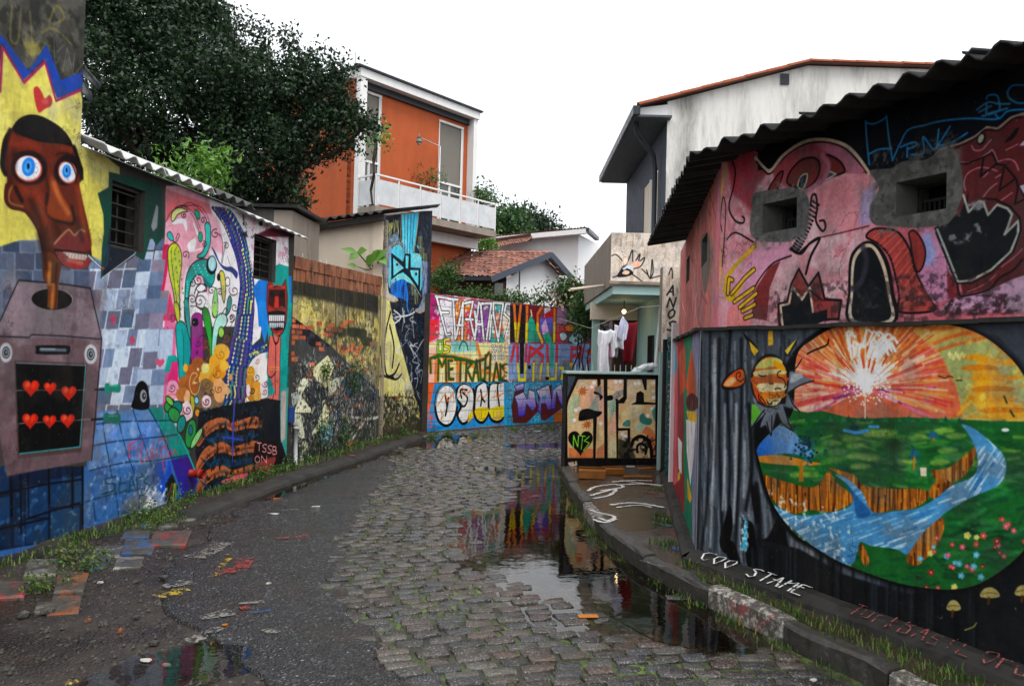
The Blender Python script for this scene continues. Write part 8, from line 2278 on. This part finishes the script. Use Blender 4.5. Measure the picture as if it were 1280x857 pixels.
# small sharp glass stubs along the brick coping
for i, px in enumerate((388, 410, 417, 435)):
    y = 320 + (px - 388) * .22
    u, z = on_plane(px, y, RA, RB); L = plen(RA, RB)
    c = Vector((RA[0] + (RB[0] - RA[0]) / L * u - .11, RA[1] + (RB[1] - RA[1]) / L * u, z - .04))
    m = MB(); m.tube([c, c + Vector((0, 0, .075))], [.012, .004], 5)
    tag(m.build('metal_spike', M['pipe_white']), 'small pale spike on the orange brick coping', 'spike', 'spikes on the brick coping')

# ------------------------------------------------------------------ grass and weeds
r = random.Random(77)
spots = []
for i in range(330):                     # along the foot of the kerb, road side
    s_ = r.uniform(0, acc[-1] - 1.2); p, d = kpt(s_)
    dens = .9 if (4.2 < p.y < 6.2 or 6.9 < p.y < 8.2) else .15
    if r.random() < dens: spots.append((p.x - d.y * -.0 - abs(r.gauss(0, .05)) - .015, p.y, road_h(p.x, p.y) - .005))
blades('kerb_grass', spots, M['grass'], seed=1, h=(.012, .06), per=6, spread=.03, w=.004)
spots = []
for i in range(170):                     # strip between kerb and plinth by the corner
    y = r.uniform(3.1, 5.3); a, b = pave_in(y), pave_out(y) - .3
    if b > a: spots.append((r.uniform(a, max(a + .02, b)), y, PZ - .005))
blades('pavement_grass', spots, M['grass'], seed=2, h=(.012, .055), per=6, spread=.03, w=.004)
spots = [(pave_out(y) - .28 + r.gauss(0, .05), y, PZ - .005) for y in [r.choice((5.5, 6.1, 6.2, 7.2, 7.0, 8.6)) + r.gauss(0, .08) for _ in range(40)]]
blades('pavement_weeds', spots, M['grass'], seed=3, h=(.02, .06), per=5, spread=.03)
spots = []
for i in range(420):                     # weeds along the foot of the left walls
    y = r.uniform(5.2, 15.3); x = wall_left_x(y) + abs(r.gauss(.06, .1)) + (.12 if y < 7.6 else 0)
    spots.append((x, y, .03 if y > 6 else .0))
blades('wall_foot_weeds', spots, M['grass'], seed=4, h=(.02, .08), per=5, spread=.05, w=.006)
bl = []
for i in range(46):
    y = r.uniform(6.5, 15.4); bl.append(((wall_left_x(y) + r.uniform(.05, .16), y, r.uniform(.03, .09)), (r.uniform(.05, .1), r.uniform(.1, .28), r.uniform(.03, .08))))
o = leaf_cloud('wall_foot_leaves', bl, 2600, .032, M['leaf_mid'], None, 12, aspect=.6, kind='stuff')
bl = [((gp(px, py).x, gp(px, py).y, .03), (.12, .12, .05)) for px, py in ((95, 690), (110, 715), (75, 700), (60, 735), (130, 700), (205, 655), (190, 662), (540, 548), (560, 545))]
leaf_cloud('moss_clump', bl, 2600, .03, M['grass'], None, 13, aspect=.5, kind='stuff')
spots = []
for (x, y, rz, w, k, dz, tx, ty) in stones:          # moss and blades in joints, more to the left edge
    if y < 9.5 and r.random() < (.75 if x < -.1 else .35): spots.append((x + .09, y + r.choice((-.052, .052)), road_h(x, y) - .015))
blades('joint_grass', spots, M['grass'], seed=6, h=(.006, .022), per=12, spread=.04, w=.004)
bl = [((gp(px, py).x, gp(px, py).y, 0.0), (.25, .3, .015)) for px, py in ((600, 545), (640, 538), (680, 536), (720, 540))]
leaf_cloud('lane_end_moss', bl, 1800, .03, M['grass'], None, 14, kind='stuff')
# ivy tufts growing on the broken wall
for i, (px, py) in enumerate(((440, 470), (428, 540), (402, 470), (400, 540))):
    u, z = on_plane(px, py, RA, RB); L = plen(RA, RB)
    c = (RA[0] + (RB[0] - RA[0]) / L * u + .03, RA[1] + (RB[1] - RA[1]) / L * u, z)
    t = empty('wall_ivy', c, ['dark ivy tuft high on the broken wall beside blue paint', 'dark ivy tuft low on the broken wall above the weeds', 'dark ivy tuft on the broken wall between pale shapes', 'thin ivy tuft low on the broken wall beside blue splashes'][i], 'ivy')
    leaf_cloud('foliage', [(c, (.04, .14, .22))], 260, .045, M['leaf_mid'], t, 90 + i)
# loose grit and small rubble on the left verge
gm = MB(); rg = random.Random(5)
for i in range(1500):
    y = rg.uniform(3.4, 7.5) if i < 1200 else rg.uniform(7.5, 12); a, b = wall_left_x(y) + .1, ASP_L(y) + .7
    x = rg.uniform(a, b); s_ = rg.uniform(.004, .013) if rg.random() < .96 else rg.uniform(.012, .022)
    z = road_h(x, y) + .004; bb_ = len(gm.v)
    for dx, dy, dz in ((-1, -1, -.6), (1, -1, -.6), (1, 1, -.6), (-1, 1, -.6), (0, 0, .9)): gm.v.append((x + dx * s_ * rg.uniform(.5, 1), y + dy * s_ * rg.uniform(.5, 1), z + dz * s_ + .004))
    gm.f += [(bb_, bb_ + 1, bb_ + 4), (bb_ + 1, bb_ + 2, bb_ + 4), (bb_ + 2, bb_ + 3, bb_ + 4), (bb_ + 3, bb_, bb_ + 4)]; gm.m += [0] * 4
gm.build('grit', M['kerb'], kind='stuff')

# ------------------------------------------------------------------ paint on the floor: thin sheets a few millimetres thick
def ribbon(pts, w, mat, zf, parent=None, name='paint_mark', thick=.003):
    P = [Vector((gp(px, py, PZ if zf == 'pave' else 0).x, gp(px, py, PZ if zf == 'pave' else 0).y)) for px, py in nums(pts)]
    q = catmull(np.array([(p.x, p.y) for p in P]), False, 5)
    m = MB()
    for i in range(len(q)):
        d = Vector(q[min(i + 1, len(q) - 1)]) - Vector(q[max(i - 1, 0)])
        if d.length < 1e-6: d = Vector((1, 0))
        d.normalize(); n = Vector((-d.y, d.x)) * w / 2 * (.55 + .45 * math.sin(i * 1.7) ** 2)
        for s_ in (1, -1):
            x, y = q[i][0] + n.x * s_, q[i][1] + n.y * s_
            z = (PZ - .006 + mnoise.noise(Vector((x * 2, y * 2, 1))) * .008) if zf == 'pave' else road_h(x, y) + .014
            m.v.append((x, y, z + thick + .002))
    for i in range(len(q) - 1): m.f.append((2 * i, 2 * i + 1, 2 * i + 3, 2 * i + 2)); m.m.append(0)
    return m
wm = MB()
def addto(M0, m):
    b = len(M0.v); M0.v += m.v; M0.f += [tuple(b + i for i in f) for f in m.f]; M0.m += m.m
pave_marks = [("735 613 745 608 770 605 778 609 750 613", .05), ("738 618 755 614 770 611 762 618 742 622", .05), ("765 602 790 600 815 600", .05), ("770 606 800 604 828 606", .06), ("775 600 800 603 826 607", .04), ("763 631 785 628 805 629 830 634", .07), ("770 634 800 631 815 634", .04), ("738 636 750 640 768 645 760 650 748 646", .05), ("742 648 755 652 770 648", .05)]
pvo = bpy.data.objects['pavement']
for p, w in pave_marks: ribbon(p, w, None, 'pave').build('paint_mark', M['mark_white'], pvo)
for p, w, ma in (("803 613 830 618", .05, 'mark_pink'), ("800 619 832 620", .05, 'mark_grey'), ("816 652 840 657", .09, 'mark_teal'), ("828 680 850 687", .09, 'mark_blue'), ("835 709 852 708", .05, 'mark_orange'), ("818 645 836 648", .03, 'mark_white'), ("800 700 830 708", .04, 'mark_grey')):
    ribbon(p, w, None, 'pave').build('paint_mark', M[ma], pvo)
for p, w, ma in (("196 748 215 742 235 738", .14, 'mark_yellow'), ("200 742 225 746", .06, 'mark_yellow'), ("268 722 280 706 288 700", .06, 'mark_yellow'), ("280 695 295 697", .03, 'mark_yellow'), ("268 718 300 712 305 700", .16, 'mark_red'), ("300 764 312 762", .09, 'mark_red'), ("312 770 345 765", .03, 'mark_blue'), ("296 758 330 755", .06, 'mark_grey'), ("240 700 265 690 280 680", .2, 'mark_grey'), ("205 735 240 728", .16, 'mark_grey'), ("250 776 290 768", .14, 'mark_grey'), ("235 805 260 795 275 788", .1, 'mark_grey'), ("330 790 345 795", .08, 'mark_grey'), ("345 675 385 672", .1, 'mark_red'), ("350 640 372 638", .05, 'mark_grey')):
    ribbon(p, w, None, 'road').build('paint_mark', M[ma], asph)
# chalky words along the plinth of the corner building
def plinth_pt(s_, t_):
    """s along the broad face from the corner, t 0..1 across the sloping top"""
    a = Vector(XA) + _d2 * s_; n_ = Vector((_d2.y, -_d2.x)); o_ = .004 + t_ * .125
    z = PZ + .075 * (.99 if o_ < .07 else .99 - (o_ - .07) / .06 * .6) + .016
    return (a.x + n_.x * o_, a.y + n_.y * o_, z)
def floor_word(txt, s0, cw, gap, mat, w):
    m = MB()
    for k, ch in enumerate(txt):
        for st_ in GLYPH.get(ch, []):
            p = nums(st_)
            for (x0, y0), (x1, y1) in zip(p[:-1], p[1:]):
                a = plinth_pt(s0 + (k * (1 + gap) + x0) * cw, .05 + y0 * .85); b = plinth_pt(s0 + (k * (1 + gap) + x1) * cw, .05 + y1 * .85)
                a, b = Vector(a), Vector(b)
                if (b - a).length > 1e-4:
                    d = (b - a).normalized(); sd = d.cross(Vector((0, 0, 1))).normalized() * w / 2
                    m.quad([a - sd, b - sd, b + sd, a + sd])
    return m
PLO = [o for o in bpy.data.objects if o.name.startswith('plinth')][0]
floor_word('COO', .17, .075, .5, None, .013).build('lettering', M['mark_white'], PLO)
floor_word('STAME', .62, .075, .3, None, .015).build('lettering', M['mark_white'], PLO)
floor_word('TurkBasiL', 1.42, .062, .3, None, .010).build('lettering', M['mark_pink'], PLO)
floor_word('Orone', 2.18, .06, .3, None, .010).build('lettering', M['mark_pink'], PLO)

# ------------------------------------------------------------------ laundry on the patio
ln = empty('clothesline', (1.35, 11.5, 2.0))
LY = 11.6
la, lb_ = Vector(P3(738, 410, LY)), Vector(P3(800, 384, LY + .1))
m = MB(); m.tube([la + Vector((-.35, 2.2, .25)), la, lb_, Vector((2.5, LY + .9, lb_.z + .1))], .003, 5)
bpy.data.objects.remove(ln)
tag(m.build('clothesline', M['rope']), 'thin clothesline strung across the patio under the balcony', 'clothesline')
def garment(name, px0, px1, py0, py1, Y, mat, label, outline, folds, seed, parts=()):
    a, b = Vector(P3(px0, py0, Y)), Vector(P3(px1, py0, Y)); zb = P3(px0, py1, Y)[2]
    W, H = b.x - a.x, a.z - zb
    nx, ny = 14, 16; m = MB(); r_ = random.Random(seed); ph = [r_.uniform(0, 6.28) for _ in range(4)]
    for s_ in (1, -1):
        for j in range(ny + 1):
            t = j / ny; l, rt_ = outline(t)
            for i in range(nx + 1):
                u = l + (rt_ - l) * i / nx
                d = (.03 + .05 * t) * math.sin(u * folds * 6.28 + ph[0] + t * 1.3) + .02 * math.sin(u * folds * 11 + ph[1] + t * 3)
                z = a.z - H * t - .02 * math.sin(u * 5 + ph[2]) * t + .03 * math.sin(math.pi * u) * (-1 if t == 0 else -(1 - t))
                m.v.append((a.x + W * u + .01 * math.sin(t * 5 + ph[3]), Y + d + s_ * .006, z))
    k = (nx + 1) * (ny + 1); Wd = nx + 1
    for j in range(ny):
        for i in range(nx):
            p = j * Wd + i
            m.f.append((p, p + Wd, p + Wd + 1, p + 1)); m.f.append((k + p, k + p + 1, k + p + Wd + 1, k + p + Wd)); m.m += [0, 0]
    edge = [j * Wd for j in range(ny + 1)] + [ny * Wd + i for i in range(1, nx + 1)] + [j * Wd + nx for j in range(ny - 1, -1, -1)] + [i for i in range(nx - 1, 0, -1)]
    for p, q in zip(edge, edge[1:] + edge[:1]): m.f.append((p, k + p, k + q, q)); m.m.append(0)
    return tag(m.build(name, mat, smooth=True), label, 'laundry', 'laundry on the patio line')
def o_shirt(t): return (0.0 if t < .32 else .16, 1.0 if t < .3 else .86) if t < .34 else (.14 - .05 * t, .86 + .05 * t)
def o_taper(t): return (.12 * t, 1 - .25 * t)
def o_point(t): return (.5 - .5 * min(1, t * 2.2 + .15), .5 + .5 * min(1, t * 1.6 + .2))
def o_sleeve(t): return (.0 + .05 * math.sin(t * 3), 1 - .5 * max(0, t - .55) / .45)
garment('shirt', 747, 763, 411, 470, LY - .02, M['white_cloth'], 'white rumpled shirt on the line next to the pink cloth', o_shirt, 1.6, 1)
garment('pink_cloth', 757, 767, 414, 448, LY + .04, M['pink_cloth'], 'narrow pink cloth hanging between white garments', o_taper, 1.0, 2)
garment('towel', 763, 775, 411, 447, LY - .05, M['white_cloth'], 'short white towel hanging beside the pink cloth', o_taper, 1.2, 3)
garment('blouse', 768, 781, 405, 436, LY - .09, M['white_cloth'], 'cream white blouse hanging beside the pale lilac shirt', o_shirt, 1.5, 4)
garment('lilac_shirt', 773, 785, 393, 424, LY - .13, M['lilac_cloth'], 'pale lilac shirt hung highest on the line', o_point, 1.2, 5)
garment('red_coat', 779, 797, 401, 455, LY + .05, M['red_cloth'], 'dark red long-sleeved top hanging at the end of the line', o_sleeve, 1.4, 6)
garment('trousers', 750, 758, 440, 472, LY + .1, M['pink_cloth'], 'pale pink trousers hanging low behind the white shirt', o_taper, 1.0, 7)
garment('dark_cloth', 775, 780, 436, 462, LY + .1, M['dark_cloth'], 'narrow dark cloth hanging beside the red top', o_taper, .8, 8)
# plastic bag on the patio wall
bmm = bmesh.new(); bmesh.ops.create_icosphere(bmm, subdivisions=3, radius=1)
c = Vector(P3(805, 463, 10.85))
for v in bmm.verts:
    n_ = mnoise.noise(v.co * 2.2) * .35 + mnoise.noise(v.co * 6) * .14
    p = v.co * (1 + n_); v.co = Vector((p.x * .17 + p.z * .05, p.y * .09, max(-.62, p.z) * .075 + p.x * .03)) + Vector((c.x, c.y, zbt + .085))
me = bpy.data.meshes.new('plastic_bag'); bmm.to_mesh(me); bmm.free()
t = NT('thin_plastic'); t.set(Base_Color=t.ramp(t.noise(12, 5), [(.3, hexlin('#9aa3a8')), (.7, hexlin('#d4d9dc'))]), Roughness=.25); t.bump(t.noise(40, 4), .5, .01); me.materials.append(t.mat)
me.polygons.foreach_set('use_smooth', [True] * len(me.polygons))
o = bpy.data.objects.new('plastic_bag', me); COL.objects.link(o); tag(o, 'crumpled translucent plastic bag lying on the patio wall', 'bag')
# pole stuck out of the balcony parapet
m = MB(); m.tube([P3(754, 357, 13.4), P3(712, 362, 12.6)], .025, 8); tag(m.build('wooden_pole', M['cream'], smooth=True), 'pale pole poking out under the concrete balcony corner', 'pole')

# ------------------------------------------------------------------ litter
def scrap(name, px, py, z, size, mat, label, seed, group=None, rz=None, flat=.005):
    p = gp(px, py, z); r_ = random.Random(seed); m = MB(); n = 7
    ang0 = rz if rz is not None else r_.uniform(0, 3)
    for zz, k in ((0, 1.0), (flat, .9)):
        for i in range(n):
            a = 2 * math.pi * i / n; q = Vector((math.cos(a) * size[0] / 2, math.sin(a) * size[1] / 2)) * r_.uniform(.75, 1.15) * k
            q.rotate(Matrix.Rotation(ang0, 2)); m.v.append((p.x + q.x, p.y + q.y, z + zz + (r_.uniform(0, flat) if zz else 0)))
    for i in range(n): m.f.append((i, (i + 1) % n, n + (i + 1) % n, n + i)); m.m.append(0)
    m.f.append(tuple(n + i for i in range(n))); m.m.append(0); m.f.append(tuple(range(n - 1, -1, -1))); m.m.append(0)
    return tag(m.build(name, mat), label, 'litter', group)
def slab(name, c, d, rz, tx, mat, label, cat='board', fold=False):
    m = MB(); R_ = Matrix.Rotation(rz, 3, 'Z') @ Matrix.Rotation(tx, 3, 'X')
    m.box(c, d, M=R_)
    if fold: m.box(Vector(c) + R_ @ Vector((0, d[1] * .5, d[2] * .5 + .004)), (d[0] * .98, .006, d[2] * .5), M=R_ @ Matrix.Rotation(.5, 3, 'X'))
    return tag(m.build(name, mat, bevel=.004), label, cat)
def road_z(px, py): p = gp(px, py); return road_h(p.x, p.y) + .006
p = gp(740, 597, PZ); slab('cardboard_box', (p.x, p.y, PZ + .05), (.33, .16, .1), -.08, .0, M['cardboard'], 'soggy orange-brown carton lying on the wet pavement', 'box', True)
p = gp(767, 592, PZ); slab('cardboard_box', (p.x, p.y, PZ + .035), (.27, .14, .07), .1, .0, M['cardboard'], 'smaller flattened carton between the soggy carton and broken boards', 'box', True)
p = gp(797, 597, PZ); slab('broken_board', (p.x, p.y, PZ + .018), (.36, .07, .02), .1, .0, M['cardboard'], 'flat broken orange board on the pavement below the patio wall')
p = gp(808, 589, PZ); slab('broken_board', (p.x, p.y, PZ + .04), (.26, .05, .02), .45, .25, M['cardboard'], 'tilted split board propped against the flat board')
p = gp(788, 584, PZ); slab('paper_scrap', (p.x, p.y, PZ + .012), (.11, .05, .02), .1, 0, M['litter'], 'small white packet on the pavement under the patio wall', 'litter')
p = gp(735, 770); slab('orange_card', (p.x, p.y, road_z(735, 770) + .004), (.125, .055, .005), .12, 0, M['leaf_litter'], 'bright orange scrap of card lying on the wet setts', 'litter')
lit = [(595, 572, .10, .04, 'litter', 'white scrap on the setts in mid lane'), (671, 539, .22, .07, 'litter', 'white crumpled paper before the purple letters'), (560, 549, .1, .05, 'litter', 'white scrap at the corner of shed and lettered wall'), (578, 548, .14, .05, 'litter', 'flat white scrap beside weeds under the round letters'), (342, 642, .12, .05, 'litter', 'white scrap on the asphalt near the left gutter'), (700, 572, .1, .06, 'litter', 'white scrap at the end of the kerb'), (664, 563, .12, .04, 'litter', 'white scrap on the setts beside the far puddle'), (336, 729, .045, .035, 'litter', 'small white pebble-like scrap on the asphalt'), (182, 825, .07, .04, 'litter', 'white flake on the brown verge'), (208, 831, .05, .03, 'litter', 'small white flake beside a larger one on the verge'), (90, 852, .06, .05, 'mark_yellow', 'yellow scrap on the dark slab of the verge'), (347, 623, .12, .03, 'leaf_litter', 'curled orange leaf on the left gutter'), (281, 781, .035, .03, 'leaf_litter', 'orange chip on the stained asphalt'), (1017, 850, .04, .03, 'litter', 'tiny white scrap on the setts near the kerb grass'), (395, 633, .1, .03, 'litter', 'pale scrap on the asphalt edge'), (125, 728, .04, .03, 'litter', 'white chip beside the mossy verge'), (440, 569, .12, .05, 'cardboard', 'brown scrap on the left kerb'), (820, 655, .05, .03, 'litter', None)]
for i, (px, py, sx, sy, ma, lab) in enumerate(lit):
    if lab is None: continue
    z = road_z(px, py) + .008
    if 'left kerb' in lab: z = .08
    scrap('scrap', px, py, z, (sx, sy), M[ma], lab, i, None, rz=.2 * (i % 4))
for i, (px, py, sx) in enumerate(((205, 722, .07), (60, 765, .1), (192, 805, .06), (150, 790, .05), (110, 776, .05), (275, 800, .05), (30, 770, .08), (170, 772, .05))):
    p = gp(px, py); r_ = random.Random(i); bmm = bmesh.new(); bmesh.ops.create_icosphere(bmm, subdivisions=1, radius=sx / 2)
    for v in bmm.verts: v.co = Vector((v.co.x * r_.uniform(.8, 1.2), v.co.y * r_.uniform(.7, 1.1), v.co.z * r_.uniform(.5, .8))) + Vector((p.x, p.y, road_h(p.x, p.y) + sx * .15))
    me = bpy.data.meshes.new('rubble_stone'); bmm.to_mesh(me); bmm.free(); me.materials.append(M['mark_orange'] if i in (3, 4) else M['kerb'])
    o = bpy.data.objects.new('rubble_stone', me); COL.objects.link(o); tag(o, 'small rough stone lying on the brown verge by the left wall', 'stone', 'rubble on the left verge')

SC.render.film_transparent = False
SC.cycles.max_bounces = 6
SC.cycles.diffuse_bounces = 3
SC.cycles.glossy_bounces = 3
SC.cycles.transparent_max_bounces = 12
